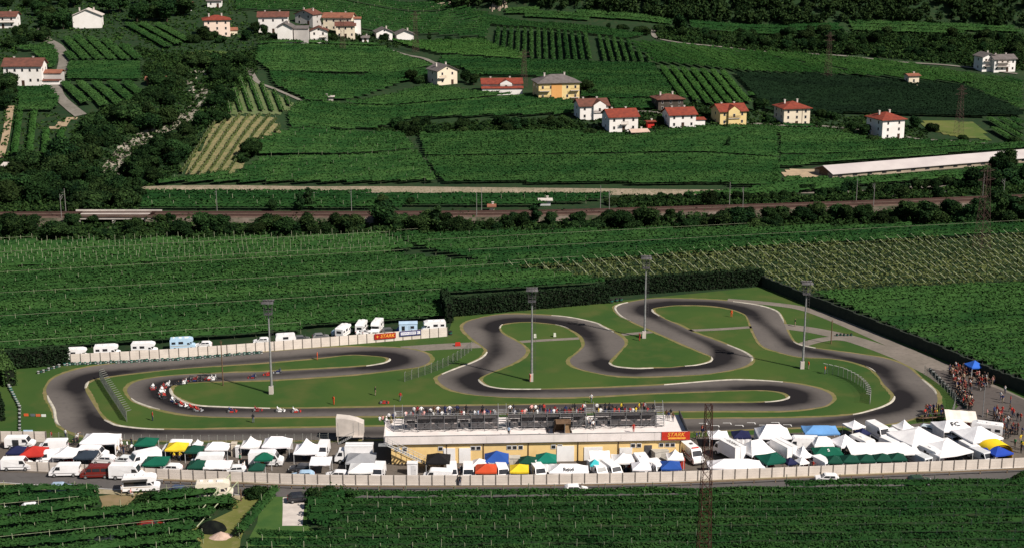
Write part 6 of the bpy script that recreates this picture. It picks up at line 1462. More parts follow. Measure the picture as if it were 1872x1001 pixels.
def long_barn():
    a = P(1522, 327); b = P(1990, 287); z = 0; ang = math.atan2(b.y-a.y, b.x-a.x); L = (b-a).length; D = 11
    t = thing('long_barn', 'very long low barn with pale roof on the right', 'barn', ((a.x+b.x)/2-math.sin(ang)*D/2, (a.y+b.y)/2+math.cos(ang)*D/2, min(float(H(a.x, a.y)), 0)), ang)
    MB().box((0, 0, .2), (L, D, 2.9)).build('wall', mat('barn_wall', (.36, .29, .22), (.26, .21, .16), .3, .9), t)
    for s in (-1, 1):
        vs = [(-L/2-.5, s*(D/2+.7), 1.55), (L/2+.5, s*(D/2+.7), 1.55), (L/2+.5, 0, 3.5), (-L/2-.5, 0, 3.5)]; vs += [(x, y, zz+.15) for x, y, zz in vs]
        MB().add(vs, [(0, 1, 2, 3), (4, 5, 6, 7), (0, 1, 5, 4), (1, 2, 6, 5), (2, 3, 7, 6), (3, 0, 4, 7)]).build('roof', mat('pale_sheet_roof', (.50, .45, .43), (.43, .38, .37), .15, .7), t)
    MB().add([(-L/2+.02, -D/2, 1.65), (-L/2+.02, D/2, 1.65), (-L/2+.02, 0, 3.45)], [(0, 1, 2)]).build('gable', wood, t)
    for i in range(int(L/6)): MB().box((-L/2+3+i*6, -D/2-.03, .85), (1.8, .06, .8)).build('opening', glass, t)
    MB().box((-L/2-.03, 0, .9), (.06, 5, 1.8)).build('barn_door', wood, t)
long_barn()
# ------------------------------------------------------------------ people
skin = mat('skin', (.45, .26, .18), (.40, .22, .15), 2, .6); hair_m = mat('hair', (.035, .022, .015), (.02, .015, .01), 3, .7); shirt = mat('shirt_cloth', (1, 1, 1), (.85, .85, .85), 3, .9, objcol=True)
def trouser():
    m = mat('trouser_cloth', (.05, .06, .10), None, 1, .9); nt = m.node_tree; b = nt.nodes['Principled BSDF']
    for l in list(b.inputs['Base Color'].links): nt.links.remove(l)
    oi = nt.nodes.new('ShaderNodeObjectInfo'); cr = nt.nodes.new('ShaderNodeValToRGB'); cr.color_ramp.interpolation = 'CONSTANT'; e = cr.color_ramp.elements
    e[0].color = (.03, .04, .09, 1); e[1].position = .35; e[1].color = (.02, .02, .022, 1)
    for p_, c in ((.6, (.28, .23, .16, 1)), (.75, (.12, .13, .16, 1)), (.9, (.45, .43, .40, 1))): n_ = e.new(p_); n_.color = c
    nt.links.new(oi.outputs['Random'], cr.inputs[0]); nt.links.new(cr.outputs[0], b.inputs['Base Color']); return m
trous = trouser(); shoe = mat('shoe_leather', (.03, .025, .02), None, 2, .6); helmet_m = mat('helmet_shell', (1, 1, 1), (.9, .9, .9), 2, .25, objcol=True, spec=.6)
def person_mesh(pose, overall=False):
    """one continuous skinned body, facing +X"""
    J = {}; S = []
    def j(n, p, r): J[n] = (Vector(p), r)
    sit = pose in ('sit', 'drive'); zp = .12 if pose == 'drive' else .5 if sit else .95
    lean = -.25 if pose == 'drive' else (.12 if pose == 'sit' else .03)
    j('pel', (0, 0, zp), .14); j('belly', (lean*.3, 0, zp+.2), .125); j('chest', (lean*.8, 0, zp+.43), .15); j('neck', (lean, 0, zp+.6), .055); j('head', (lean+.02, 0, zp+.72), .095); j('top', (lean+.01, 0, zp+.82), .075); j('nose', (lean+.125, 0, zp+.71), .018)
    B = [('pel', 'belly', 's'), ('belly', 'chest', 's'), ('chest', 'neck', 's'), ('neck', 'head', 'k'), ('head', 'top', 'h'), ('head', 'nose', 'k')]
    for s, L in ((1, 'l'), (-1, 'r')):
        j(L+'ear', (lean, s*.095, zp+.71), .02); B.append(('head', L+'ear', 'k'))
        j(L+'sh', (lean*.85, s*.19, zp+.5), .065)
        if pose == 'stand': el, wr = (-.03, s*.26, zp+.22), (.05, s*.27, zp-.03)
        elif pose == 'walk': el, wr = (-.14*s, s*.26, zp+.23), (-.1*s+.1, s*.26, zp+.0)
        elif pose == 'hips': el, wr = (-.08, s*.42, zp+.25), (.04, s*.20, zp+.08)
        elif pose == 'point': el, wr = ((.28, s*.24, zp+.5), (.52, s*.2, zp+.6)) if s > 0 else ((-.03, s*.27, zp+.22), (.06, s*.26, zp-.02))
        elif pose == 'sit': el, wr = (lean+.05, s*.28, zp+.24), (.3, s*.17, zp+.13)
        else: el, wr = (.1, s*.28, zp+.32), (.36, s*.15, zp+.4)
        j(L+'el', el, .048); j(L+'wr', wr, .032); B += [('chest', L+'sh', 's'), (L+'sh', L+'el', 's'), (L+'el', L+'wr', 'o' if overall else 'k')]
        d = (Vector(wr)-Vector(el)).normalized(); sd = Vector((0, -s, 0)) if abs(d.y) < .8 else Vector((1, 0, 0)); hd = Vector(wr)+d*.08; j(L+'hand', hd, .035); B.append((L+'wr', L+'hand', 'k'))
        side = d.cross(sd).normalized() if d.cross(sd).length > .1 else Vector((1, 0, 0))
        for i in range(4):
            o = (i-1.5)*.022; f1 = hd+side*o+d*.05; f2 = f1+(d*.8+sd*.45)*(.034+.006*(1 if i in (1, 2) else 0))
            j('%sf%d' % (L, i), f1, .011); j('%sg%d' % (L, i), f2, .009); B += [(L+'hand', '%sf%d' % (L, i), 'k'), ('%sf%d' % (L, i), '%sg%d' % (L, i), 'k')]
        j(L+'th', Vector(wr)+d*.05+side*.05+sd*.02, .011); B.append((L+'hand', L+'th', 'k'))
        j(L+'hip', (.0, s*.10, zp-.04), .105)
        if pose == 'sit': kn, an = (.44, s*.12, zp+.0), (.42, s*.12, .08)
        elif pose == 'drive': kn, an = (.42, s*.2, zp+.22), (.78, s*.16, .12)
        elif pose == 'walk': kn, an = (.18*s+.04, s*.1, .5), (.28*s-.1, s*.1, .09)
        else: kn, an = (.03, s*.12, .5), (-.02, s*.13, .09)
        j(L+'kn', kn, .068); j(L+'an', an, .045); j(L+'toe', Vector(an)+(Vector((.08, 0, .08)) if pose == 'drive' else Vector((.15, 0, -.05))), .04)
        B += [('pel', L+'hip', 't'), (L+'hip', L+'kn', 't'), (L+'kn', L+'an', 't'), (L+'an', L+'toe', 'b')]
    names = list(J); ix = {n: i for i, n in enumerate(names)}
    me = bpy.data.meshes.new('skeleton'); me.from_pydata([J[n][0] for n in names], [(ix[a], ix[b]) for a, b, _ in B], [])
    o = bpy.data.objects.new('skeleton', me); col.objects.link(o); md = o.modifiers.new('s', 'SKIN')
    for i, n in enumerate(names):
        v = me.skin_vertices[0].data[i]; v.radius = (J[n][1], J[n][1]); v.use_root = (n == 'pel')
    sb = o.modifiers.new('u', 'SUBSURF'); sb.levels = 1
    dg = bpy.context.evaluated_depsgraph_get(); out = bpy.data.meshes.new_from_object(o.evaluated_get(dg)); bpy.data.objects.remove(o)
    out.name = 'person'; out.materials.clear(); mi = {'k': 0, 's': 1, 't': 2, 'h': 3, 'b': 4, 'o': 1}
    for m in (skin, shirt, shirt if overall else trous, helmet_m if pose == 'drive' else hair_m, shoe): out.materials.append(m)
    segs = [(J[a][0], J[b][0], max(J[a][1], J[b][1]), k) for a, b, k in B]; hz = J['head'][0]
    for p in out.polygons:
        c = p.center; best = (1e9, 'k')
        for a, b, r, k in segs:
            ab = b-a; t = max(0, min(1, (c-a).dot(ab)/max(ab.length_squared, 1e-9))); d = (c-a-ab*t).length-r*.6
            if d < best[0]: best = (d, k)
        k = best[1]
        if k in 'kh' and (c-hz).length < .2 and c.z > J['neck'][0].z+.03: k = 'h' if pose == 'drive' or c.z > hz.z+.045 or c.x < hz.x-.03 else 'k'
        p.material_index = mi[k]
    out.polygons.foreach_set('use_smooth', [True]*len(out.polygons)); return out
PM = {k: person_mesh(*a) for k, a in {'stand': ('stand',), 'walk': ('walk',), 'hips': ('hips',), 'point': ('point',), 'sit': ('sit',), 'drive': ('drive', True), 'ostand': ('stand', True), 'owalk': ('walk', True), 'ohips': ('hips', True)}.items()}
COLS = {'white': (.75, .73, .72), 'red': (.42, .04, .03), 'orange': (.68, .10, .03), 'black': (.025, .025, .03), 'navy': (.03, .04, .12), 'grey': (.28, .28, .29), 'pale blue': (.35, .48, .65), 'yellow': (.7, .5, .04), 'pink': (.7, .35, .32), 'green': (.04, .2, .08), 'beige': (.5, .4, .28), 'brown': (.14, .07, .04), 'dark red': (.22, .03, .03)}
def person(pose, loc, yaw, colour, label, group, s=1.0):
    o = link('person', PM[pose]); o.location = loc; o.rotation_euler = (0, 0, yaw); o.scale = (s, s, s); o.color = (*COLS[colour], 1); tag(o, label, 'person', group); return o
for x, y, c, pose, yaw, l in ((580, 657, 'orange', 'ostand', 10, 'marshal in orange overalls inside the middle hairpin'), (610, 739, 'orange', 'ohips', 40, 'marshal in orange overalls above the bottom straight'), (732, 732, 'red', 'walk', 60, 'person in red and white standing near the stopped kart'), (686, 722, 'black', 'stand', 20, 'dark clad person behind the stopped kart'), (463, 772, 'black', 'stand', 80, 'photographer in black on the lower grass strip'), (279, 768, 'red', 'stand', 30, 'marshal in red top near the striped fence'), (969, 697, 'orange', 'ostand', 200, 'marshal in orange at the foot of the chicane mast'), (1081, 735, 'white', 'walk', 240, 'person in white shirt on the centre grass strip'), (1169, 622, 'red', 'ohips', 200, 'marshal in red at the foot of the far mast'), (1337, 579, 'orange', 'ostand', 250, 'marshal in orange in the top loop'), (1478, 674, 'orange', 'stand', 190, 'marshal in orange top beside the escape lane mast'), (1508, 683, 'orange', 'hips', 160, 'marshal in orange top at the curved fence'), (841, 887, 'black', 'stand', 90, 'dark clad person on the road shoulder by the wall'), (222, 905, 'white', 'stand', 30, 'person in white next to the awning motorhome'), (238, 906, 'pink', 'sit', 0, 'person in pink sitting by the awning motorhome'), (1453, 596, 'black', 'stand', 0, 'dark clad person on the service path')):
    person(pose, P(x, y, .02), R(yaw), c, l, 'marshals and people around the track', 1.05)
p = P(1158, 790, TZ-.03); person('owalk', p, R(-100), 'red', 'person in red overalls walking on the terrace', 'people on the terrace')
person('stand', P(1001, 795, TZ-.03), R(90), 'black', 'dark clad person standing left of the stairwell hut', 'people on the terrace'); person('stand', P(930, 796, TZ-.03), R(60), 'pale blue', 'person in pale blue at the parapet below the middle stand', 'people on the terrace')
def audience():
    mix = [['white']*4+['black', 'black', 'navy', 'navy', 'grey', 'pale blue', 'pink', 'black', 'navy', 'brown'], ['red', 'white', 'dark red', 'white', 'navy', 'navy', 'grey', 'black', 'pink', 'black'], ['white', 'navy', 'grey', 'black', 'yellow', 'red', 'beige', 'white']]
    for si, (t, L, top, rows, dp) in enumerate(STANDS):
        nm = ('left', 'middle', 'right')[si]; q, s = math.cos(PANG), math.sin(PANG); n = int(L/.62)
        for row in (0, 1, 2):
            k = 0
            for i in range(n):
                if random.random() > (.98, .06, .0)[row]: continue
                x = -L/2+.4+i*(L-.8)/(n-1)+random.uniform(-.15, .15); y = .35+row*dp; z = top-row*(top-.45)/(rows-1)
                up = row == 0 and random.random() < .35
                loc = (t.location.x+x*q-y*s, t.location.y+x*s+y*q, t.location.z+z+(.03 if up else -.42)); c = random.choice(mix[si]); pose = random.choice(['stand', 'hips']) if up else 'sit'
                person(pose, loc, R(90)+random.uniform(-.5, .5), c, '%s spectator in %s, %s from the left in %s row of the %s stand' % ('standing' if up else 'seated', c, nth(k), ('top', 'second', 'third')[row], nm), 'spectators on the %s stand' % nm, random.uniform(.95, 1.05)); k += 1
    for i, (x, y, c, po) in enumerate([(694, 772, 'white', 'sit'), (700, 771, 'pink', 'sit'), (706, 775, 'white', 'sit'), (711, 770, 'white', 'stand'), (715, 776, 'beige', 'sit'), (719, 771, 'navy', 'stand'), (722, 768, 'white', 'stand'), (704, 779, 'grey', 'sit')]):
        person(po, P(x, y, TZ-(.36 if po == 'sit' else .03)), R(80), c, '%s spectator in %s at the left corner of the terrace, %s from the left' % (po == 'sit' and 'seated' or 'standing', c, nth(i)), 'people on the terrace')
    for i, (x, y) in enumerate([(1218, 765), (1222, 768), (1226, 763), (1230, 770)]): person('stand', P(x, y, TZ-.03), R(60), random.choice(['black', 'navy', 'brown']), 'dark clad spectator at the right terrace corner, %s from the left' % nth(i), 'people on the terrace')
    for i, x in enumerate([1073, 1079, 1084]): person('walk', P(x, 776+i*4, TZ+.5-i*.25), R(-90), ('white', 'grey', 'white')[i], 'person in %s on the steps between middle and right stand, %s one down' % (('white', 'grey', 'white')[i], nth(i)), 'people on the terrace')
audience()
def crowd(n, poly, cols, where, group, poses=('stand', 'hips', 'walk', 'point'), yaw=None, gap=.5, z=.06):
    out = []; xs = [p[0] for p in poly]; ys = [p[1] for p in poly]; k = 0
    while len(out) < n and k < 9000:
        k += 1; x = random.uniform(min(xs), max(xs)); y = random.uniform(min(ys), max(ys))
        if not bool(in_poly(np.array([x]), np.array([y]), poly)[0]): continue
        p = P(x, y, z)
        if any((p-o).length < gap for o in out): continue
        out.append(p)
    out.sort(key=lambda p: p.x)
    for i, p in enumerate(out):
        c = random.choice(cols); po = random.choice(poses)
        person(po, p, R(yaw+random.uniform(-40, 40)) if yaw is not None else random.uniform(0, 6.28), c, 'person in %s %s, %s from the left' % (c, where, nth(i)), group, random.uniform(.94, 1.06))
RD_MIX = ['red', 'dark red', 'brown', 'white', 'dark red', 'black', 'pink', 'navy', 'brown', 'red', 'beige', 'black']
crowd(52, [(1728, 676), (1760, 676), (1808, 690), (1822, 704), (1800, 712), (1775, 716), (1752, 708)], RD_MIX, 'in the crowd below the blue canopy', 'crowd below the blue canopy', yaw=200, gap=.42)
crowd(16, [(1745, 706), (1758, 712), (1782, 742), (1768, 750), (1752, 730)], ['black', 'navy', 'white', 'brown', 'beige'], 'along the fence of the last bend', 'spectators along the last fence', yaw=190, gap=.4)
crowd(13, [(1690, 752), (1722, 750), (1726, 764), (1690, 768)], ['black', 'red', 'yellow', 'brown', 'navy', 'black'], 'on the small wooden stand', 'spectators on the small wooden stand', yaw=120, gap=.42)
crowd(18, [(1800, 755), (1845, 750), (1868, 770), (1868, 800), (1835, 802), (1815, 780)], RD_MIX, 'in the assembly yard behind the white tents', 'people in the assembly yard', gap=.7)
crowd(4, [(1815, 704), (1850, 712), (1868, 735), (1830, 742)], ['white', 'red', 'black', 'navy'], 'walking in the open yard', 'people in the open yard', gap=1.2)
crowd(5, [(1852, 812), (1870, 808), (1870, 828), (1855, 830)], ['yellow', 'black', 'green'], 'right of the yellow arch', 'people right of the yellow arch', gap=.6)
crowd(4, [(118, 806), (143, 806), (143, 818), (120, 818)], ['white', 'brown', 'black', 'red', 'white'], 'between white van and big hipped tent', 'people left of the big hipped tent', gap=.5)
crowd(10, [(212, 812), (243, 812), (243, 830), (214, 830)], ['white', 'beige', 'black', 'navy', 'brown'], 'between hipped tent and tall white van', 'people right of the big hipped tent', gap=.55)
crowd(5, [(300, 832), (338, 830), (338, 842), (304, 842)], ['navy', 'white', 'yellow', 'black'], 'beneath the left yellow canopy', 'people beneath the yellow canopy', gap=.6)
crowd(4, [(432, 846), (450, 846), (450, 866), (434, 866)], ['red', 'black', 'green', 'white'], 'at the cabins by the gravel gap', 'people at the gravel gap', gap=.6)
crowd(6, [(1119, 856), (1158, 856), (1158, 868), (1122, 868)], ['red', 'black', 'yellow', 'green', 'white'], 'beneath the gazebo before the building', 'people beneath the gazebo', gap=.55)
crowd(4, [(1247, 830), (1262, 815), (1250, 850)], ['red', 'brown', 'black'], 'beside the ambulance', 'people beside the ambulance', gap=.5)
crowd(4, [(1262, 796), (1285, 792), (1285, 806), (1270, 808)], ['red', 'black', 'navy'], 'at the fence right of the sign', 'people right of the sign', gap=.5)
crowd(4, [(1545, 838), (1680, 832), (1680, 842), (1545, 846)], ['red', 'black', 'brown', 'white'], 'under the long white awning', 'people under the long awning', gap=.7)
crowd(5, [(1462, 846), (1495, 842), (1500, 856), (1480, 860)], ['red', 'black', 'red', 'white'], 'below the white pagoda on legs', 'people below the legged pagoda', gap=.55)
crowd(6, [(1686, 812), (1696, 812), (1690, 846), (1684, 846)], ['red', 'red', 'black'], 'at the red gap between the huge tents', 'people between the huge tents', gap=.5)
crowd(3, [(838, 862), (846, 862), (846, 882), (838, 882)], ['black', 'green', 'white'], 'between vans left of the orange canopy', 'people left of the orange canopy', gap=.5)
for i, (x, y) in enumerate(((94, 804), (120, 800))): person('stand', P(x, y, .02), R(60), ('red', 'white')[i], 'spectator in %s on the grass behind the paddock' % ('red', 'white')[i], 'people on the grass')
# the tightly packed rest of the spectators: one mass
def mass():
    V_ = []; F_ = []; M_ = []; mats = [skin, trous, hair_m, shoe]+[mat('mass_shirt_'+k.replace(' ', '_'), COLS[k], None, 3, .9) for k in ('black', 'navy', 'dark red', 'brown', 'white', 'red', 'black', 'black')]; n0 = 0
    def put(pose, loc, yaw):
        nonlocal n0
        me = PM[pose]; q, s = math.cos(yaw), math.sin(yaw); co = np.empty(len(me.vertices)*3); me.vertices.foreach_get('co', co); co = co.reshape(-1, 3)
        V_.append(np.stack([co[:, 0]*q-co[:, 1]*s+loc[0], co[:, 0]*s+co[:, 1]*q+loc[1], co[:, 2]+loc[2]], 1)); c = 4+random.randrange(8)
        for p in me.polygons: F_.append([v+n0 for v in p.vertices]); M_.append({0: 0, 1: c, 2: 1, 3: 2, 4: 3}[p.material_index])
        n0 += len(co)
    for n, poly in ((62, [(1728, 674), (1760, 674), (1810, 690), (1824, 704), (1800, 713), (1770, 717), (1745, 708)]), (34, [(1742, 706), (1760, 712), (1786, 742), (1772, 752), (1750, 735)]), (16, [(1690, 752), (1722, 750), (1726, 764), (1690, 768)]), (26, [(1805, 752), (1845, 750), (1868, 770), (1868, 800), (1838, 802), (1815, 780)])):
        xs = [p[0] for p in poly]; ys = [p[1] for p in poly]; k = 0
        while k < n:
            x = random.uniform(min(xs), max(xs)); y = random.uniform(min(ys), max(ys))
            if in_poly(np.array([x]), np.array([y]), poly)[0]: put(random.choice(['stand', 'hips', 'walk']), P(x, y, .06), R(200+random.uniform(-60, 60))); k += 1
    for t, L, top, rows, dp in STANDS:
        q, s = math.cos(PANG), math.sin(PANG)
        for row in (0, 0, 1, 2):
            for i in range(int(L/.7)):
                if random.random() < (.55 if row == 0 else .3): continue
                x = -L/2+.3+i*.7+random.uniform(-.2, .2); y = .35+row*dp; up = random.random() < (.25 if row == 0 else .45)
                put('stand' if up else 'sit', (t.location.x+x*q-y*s, t.location.y+x*s+y*q, t.location.z+top-row*(top-.45)/(rows-1)+(.03 if up else -.42)), R(90)+random.uniform(-.4, .4))
    me = bpy.data.meshes.new('spectator_mass'); me.from_pydata(np.concatenate(V_), [], F_)
    for m in mats: me.materials.append(m)
    me.polygons.foreach_set('material_index', M_); tag(link('spectators', me), 'tightly packed spectators filling the stands and the yard behind the others', 'crowd', None, 'stuff')
mass()
# small wooden stand at the last bend
t = thing('wooden_stand', 'small dark wooden stand by the last bend', 'grandstand', P(1712, 772), R(10)); mb = MB()
for k in range(4): mb.box((0, .4+k*.7, .95-k*.25), (5.5, .4, .06))
mb.build('bench', wood, t); mb = MB()
for x in (-2.7, -.9, .9, 2.7): mb.tube((x, 0, 0), (x, 0, 2.0), .05, None, 5).tube((x, 2.6, 0), (x, 2.6, .3), .05, None, 5).tube((x, 0, .95), (x, 2.7, .1), .05, None, 5)
mb.tube((-2.7, 0, 1.9), (2.7, 0, 1.9), .04).build('frame', darksteel, t)

# ------------------------------------------------------------------ karts
kbody = mat('kart_plastic', (1, 1, 1), (.9, .9, .9), 2, .35, objcol=True)
def kart_fn():
    t = empty('kart', (0, 0, 0)); MB().box((0, 0, .07), (1.5, .62, .03)).tube((-.7, -.3, .09), (.7, -.26, .09), .025).tube((-.7, .3, .09), (.7, .26, .09), .025).tube((-.6, -.5, .14), (-.6, .5, .14), .025).build('chassis', darksteel, t)
    for s in (1, -1): MB().box((.02, s*.52, .17), (.72, .26, .2), taper=.8).build('side_pod', kbody, t)
    MB().box((.86, 0, .15), (.26, .92, .2), taper=.7).build('nose_cone', kbody, t); MB().add([(.42, -.14, .3), (.42, .14, .3), (.62, .13, .56), (.62, -.13, .56)], [(0, 1, 2, 3)]).add([(.66, -.13, .56), (.66, .13, .56), (.74, .14, .24), (.74, -.14, .24)], [(0, 1, 2, 3)]).build('front_panel', kbody, t)
    MB().box((-.28, 0, .16), (.42, .38, .12)).box((-.5, 0, .38), (.1, .38, .44)).build('seat', rubber, t); MB().box((-.5, -.42, .24), (.34, .26, .3)).box((-.55, -.42, .42), (.16, .2, .1)).build('engine', steel, t); MB().tube((.3, -.15, .52), (.3, .15, .52), .02).tube((.3, 0, .52), (.5, 0, .2), .02).build('steering_wheel', rubber, t)
    MB().tube((-.85, -.55, .2), (-.85, .55, .2), .03).build('rear_bumper', darksteel, t)
    for x, w, r in ((.55, .14, .13), (-.62, .21, .14)):
        for s in (1, -1): o = link('wheel', wheel_mesh(r, w), t); o.location = (x, s*(.58 if x > 0 else .6), r)
    return t
KP = Proto(kart_fn)
KC = ['red', 'white', 'dark red', 'red', 'grey', 'black', 'white', 'dark red', 'navy', 'black']
def kart_at(i, x, y, label, driver=True):
    p = P(x, y+1.5, .06); d = np.hypot((TA[:, 0]+TB[:, 0])/2-p.x, (TA[:, 1]+TB[:, 1])/2-p.y); k = int(np.argmin(d)); q = (TA[(k+3) % NT]+TB[(k+3) % NT]-TA[k-3]-TB[k-3]); yaw = math.atan2(-q[1], -q[0])+random.uniform(-.1, .1)
    c = KC[i % len(KC)]; o = KP.get(); o.name = 'kart'; o.location = p; o.rotation_euler = (0, 0, yaw); tag(o, label % c, 'kart', 'racing karts'); paint_tree(o, COLS[c], ('side_pod', 'nose_cone', 'front_panel'))
    if driver:
        c2 = random.choice(['red', 'white', 'black', 'dark red', 'red', 'navy', 'beige', 'black']); person('drive', (p.x-.28*math.cos(yaw), p.y-.28*math.sin(yaw), .14), yaw, c2, 'driver in %s on the %s kart from the lower end of the hairpin pack' % (c2, nth(i)), 'kart drivers')
KL = [(541, 750), (512, 749), (471, 748), (424, 750), (362, 748), (351, 744), (334, 739), (326, 735.5), (318, 731), (297.5, 725), (296, 719), (297, 713), (280, 708), (299, 707), (306, 702), (328, 699.6), (336, 698), (343, 693.5), (356, 693), (363, 692), (383, 691), (390, 691), (462, 688), (490, 683), (508, 679)]
for i, (x, y) in enumerate(KL): kart_at(i, x, y, '%s racing kart in the left hairpin pack, '+nth(i)+' from its lower end')
kart_at(0, 702, 734, '%s racing kart stopped on the infield grass', False)
# ------------------------------------------------------------------ tyre stacks, boards, fences
def tyre_mesh(n=3, top=0):
    mb = MB()
    for k in range(n):
        N = 10; vs = []; r0, r1, z0, z1 = .16, .3, k*.2+.01, k*.2+.19
        for i in range(N):
            a = 6.2832*i/N; c, s = math.cos(a), math.sin(a); vs += [(c*r0, s*r0, z0), (c*r1*.93, s*r1*.93, z0), (c*r1, s*r1, (z0+z1)/2), (c*r1*.93, s*r1*.93, z1), (c*r0, s*r0, z1)]
        mb.add(vs, [(i*5+j, ((i+1) % N)*5+j, ((i+1) % N)*5+(j+1) % 5, i*5+(j+1) % 5) for i in range(N) for j in range(5)], k % 2)
    return mb
tyre_me = {c: tyre_mesh().mesh('tyre_stack', [m1, m2]) for c, m1, m2 in (('green', mat('green_tyre', (.02, .12, .09), (.015, .08, .06), 3, .7), mat('grey_tyre', (.35, .36, .34), (.25, .25, .25), 3, .8)), ('white', MATS['grey_tyre'], rubber), ('black', rubber, MATS['green_tyre']))}
def tyres(a, b, n, where, cols=('green', 'white', 'green', 'black')):
    for i in range(n):
        f = i/(n-1); x = a[0]+(b[0]-a[0])*f; y = a[1]+(b[1]-a[1])*f; c = cols[i % len(cols)]; o = link('tyre_stack', tyre_me[c]); o.location = P(x, y+random.uniform(-.4, .4), .03); o.rotation_euler = (0, 0, random.uniform(0, 6)); s = random.uniform(.8, 1.0); o.scale = (s, s, s)
        tag(o, '%s painted tyre stack %s, %s along' % (c, where, nth(i)), 'tyre stack', 'tyre stacks '+where)
tyres((118, 667), (330, 657.5), 46, 'in front of the back wall, left stretch'); tyres((330, 657), (478, 645), 34, 'in front of the back wall, right stretch'); tyres((70, 682), (108, 670), 9, 'at the low hedge end', ('white', 'black'))
tyres((13, 700), (36, 745), 22, 'in the curved row at the left edge', ('green', 'white')); tyres((36, 748), (36, 786), 12, 'in the lower row at the left edge', ('black', 'white')); tyres((1700, 676), (1765, 745), 40, 'along the fence of the last bend', ('black', 'white', 'black')); tyres((1530, 613), (1556, 613), 5, 'on the service path', ('black',))
for i, (x, y) in enumerate(((823, 611), (1118, 553), (1127, 551), (1135, 550))): o = link('tyre_stack', tyre_me['black']); o.location = P(x, y, .03); o.scale = (1.5, 1.5, 1.5); tag(o, 'big black tyre stack at the hedge foot, %s from the left' % nth(i), 'tyre stack', 'big tyre stacks at the hedge')
for x, y, l, c in ((837, 632, 'red barrier board on the path by the wall end', (.45, .03, .02)), (1014, 615, 'white marker block on the first island', (.6, .6, .5)), (978, 617, 'small pale marker block next to the chicane mast', (.6, .6, .5))):
    t = thing('barrier_block', l, 'barrier', P(x, y), R(8)); MB().box((0, 0, .45), (1.3 if 'red' in l else .6, .4, .9), taper=.8).build('block', plainc, t, color=c); MB().box((0, 0, .04), (1.4 if 'red' in l else .7, .5, .08)).build('foot', darksteel, t)
mesh_m = mat('wire_mesh', (.13, .14, .13), None, 1, .7); postw = mat('fence_post_pale', (.28, .28, .25), (.2, .2, .18), 1, .8)
def catch_fence(pts, n, h, label, arm=.9, wires=7, fan=1):
    pts = px(pts); t = thing('catch_fence', label, 'fence', pts[0]); c = smooth_poly([p-pts[0] for p in pts], 10); s = np.concatenate([[0], np.cumsum(np.linalg.norm(np.diff(c, axis=0), axis=1))]); k = np.linspace(0, s[-1], n); X = np.interp(k, s, c[:, 0]); Y = np.interp(k, s, c[:, 1])
    pm = MB().tube((0, 0, 0), (0, 0, h), .05, None, 5).tube((0, 0, h), (arm, 0, h+.25), .06, None, 5).mesh('fence_post', postw)
    for i in range(n): o = link('post', pm, t); o.location = (X[i], Y[i], 0); o.rotation_euler = (0, 0, R(8)*fan)
    mb = MB()
    for w in range(wires):
        z = .15+(h-.2)*w/(wires-1)
        for i in range(n-1): mb.tube((X[i], Y[i], z), (X[i+1], Y[i+1], z), .022, None, 3)
    for i in range(n-1):
        m = 5
        for q in range(m):
            f = q/m; xx, yy = X[i]+(X[i+1]-X[i])*f, Y[i]+(Y[i+1]-Y[i])*f; mb.tube((xx, yy, .1), (xx, yy, h), .016, None, 3)
    mb.build('wire_mesh', mesh_m, t)
catch_fence([(183, 694), (196, 715), (214, 742), (232, 770)], 22, 2.1, 'straight wire catch fence with angled posts inside the far left bend', .95, 12)
catch_fence([(1512, 682), (1545, 690), (1575, 706), (1590, 724), (1590, 738)], 18, 2.0, 'curved wire catch fence inside the final sweep', -.9, 9)
catch_fence([(740, 697), (790, 680), (830, 662), (862, 640)], 14, 1.9, 'faint wire catch fence before the chicane', .2, 6)
catch_fence([(1690, 682), (1722, 708), (1745, 735), (1740, 760)], 16, 1.6, 'wire spectator fence at the last bend', .1, 6)
catch_fence([(62, 806), (120, 806), (240, 810), (420, 811), (600, 807)], 36, 1.5, 'thin wire fence between paddock and bottom straight', .05, 4)
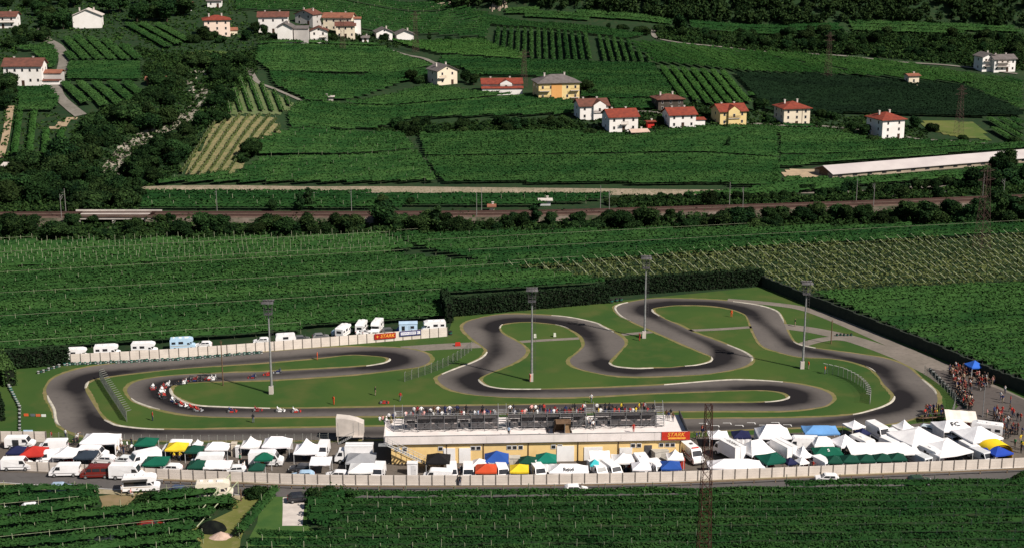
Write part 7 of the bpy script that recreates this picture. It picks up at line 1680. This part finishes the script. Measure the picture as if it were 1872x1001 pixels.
# pinkish gravel heap and near-black rounded dome by the grassy track
t = link('gravel_heap', (lambda mb: mb.mesh('gravel_heap', mat('pink_gravel', (.5, .36, .29), (.38, .27, .21), 1.5, .95, bump=.4)))(MB().add([(1.9*f*math.cos(a*.5236)*(1+.15*math.sin(a*2.1)), 1.5*f*math.sin(a*.5236)*(1+.1*math.cos(a*3)), .9*(1-f)**1.2+.05*math.sin(a*5)*f) for f in (1, .75, .5, .25, .05) for a in range(12)], [(k*12+i, k*12+(i+1) % 12, k*12+12+(i+1) % 12, k*12+12+i) for k in range(4) for i in range(12)]+[tuple(range(48, 60))]))); t.location = P(404, 980); tag(t, 'pinkish gravel heap beside the dark heap', 'gravel heap')
t = link('dark_heap', MB().add([(2.3*f*math.cos(a*.5236), 1.7*f*math.sin(a*.5236), 1.5*(1-f*f)**.6) for f in (1, .985, .92, .75, .4, .05) for a in range(12)], [(k*12+i, k*12+(i+1) % 12, k*12+12+(i+1) % 12, k*12+12+i) for k in range(5) for i in range(12)]+[tuple(range(60, 72))]).mesh('dark_heap', mat('heap_black', (.006, .007, .007), (.012, .014, .011), 1, .9, bump=.4, spec=.03))); t.location = P(388, 968, 0); tag(t, 'dark rounded heap beside the pinkish gravel heap', 'covered heap')
for x, y, h in ((577, 914, 2.8), (597, 911, 2.6), (305, 907, 2.1), (280, 912, 1.8), (468, 905, 2.6), (1872, 880, 2.4)): tree('bush', P(x, y), h, 'leafy bush at the road edge '+{577: 'just right of the concrete pad', 597: 'second to the right of the concrete pad', 305: 'beside the dark blue car', 280: 'beside the awning motorhome', 468: 'beside the small white bin', 1872: 'at the far right of the road'}[x], 'bushes at the road edge', 1.1)

print('PERSONS', sum(1 for o in col.objects if o.get('category') == 'person'), 'TREES', NTREE)
# ------------------------------------------------------------------ light, sky, camera
w = bpy.data.worlds.new('World'); sc.world = w; w.use_nodes = True; nt = w.node_tree
sky = nt.nodes.new('ShaderNodeTexSky'); sky.sky_type = 'NISHITA'; sky.sun_disc = False
SUN = Vector((.76, -.58, .90)).normalized(); el = math.asin(SUN.z); az = math.atan2(SUN.x, SUN.y)
sky.sun_elevation = el; sky.sun_rotation = az; nt.links.new(sky.outputs[0], nt.nodes['Background'].inputs[0]); nt.nodes['Background'].inputs[1].default_value = .05
ld = bpy.data.lights.new('sun', 'SUN'); ld.energy = 5.0; ld.angle = R(.5); ld.color = (1, .93, .84); so = bpy.data.objects.new('sun', ld); col.objects.link(so); so.rotation_euler = (-SUN).to_track_quat('-Z', 'Y').to_euler()
cam = bpy.data.cameras.new('camera'); cam.sensor_width = 36; cam.lens = 36*FOC/1872; cam.clip_start = 1; cam.clip_end = 4000; co = bpy.data.objects.new('camera', cam); col.objects.link(co); co.location = (0, 0, CAMZ); co.rotation_euler = (R(90)-PITCH, 0, 0); sc.camera = co
vs_ = sc.view_settings; vs_.view_transform = 'Standard'; vs_.look = 'None'; vs_.gamma = 1; vs_.exposure = .36; vs_.use_curve_mapping = False
sc.cycles.max_bounces = 4; sc.cycles.diffuse_bounces = 2; sc.cycles.glossy_bounces = 2; sc.cycles.transparent_max_bounces = 4
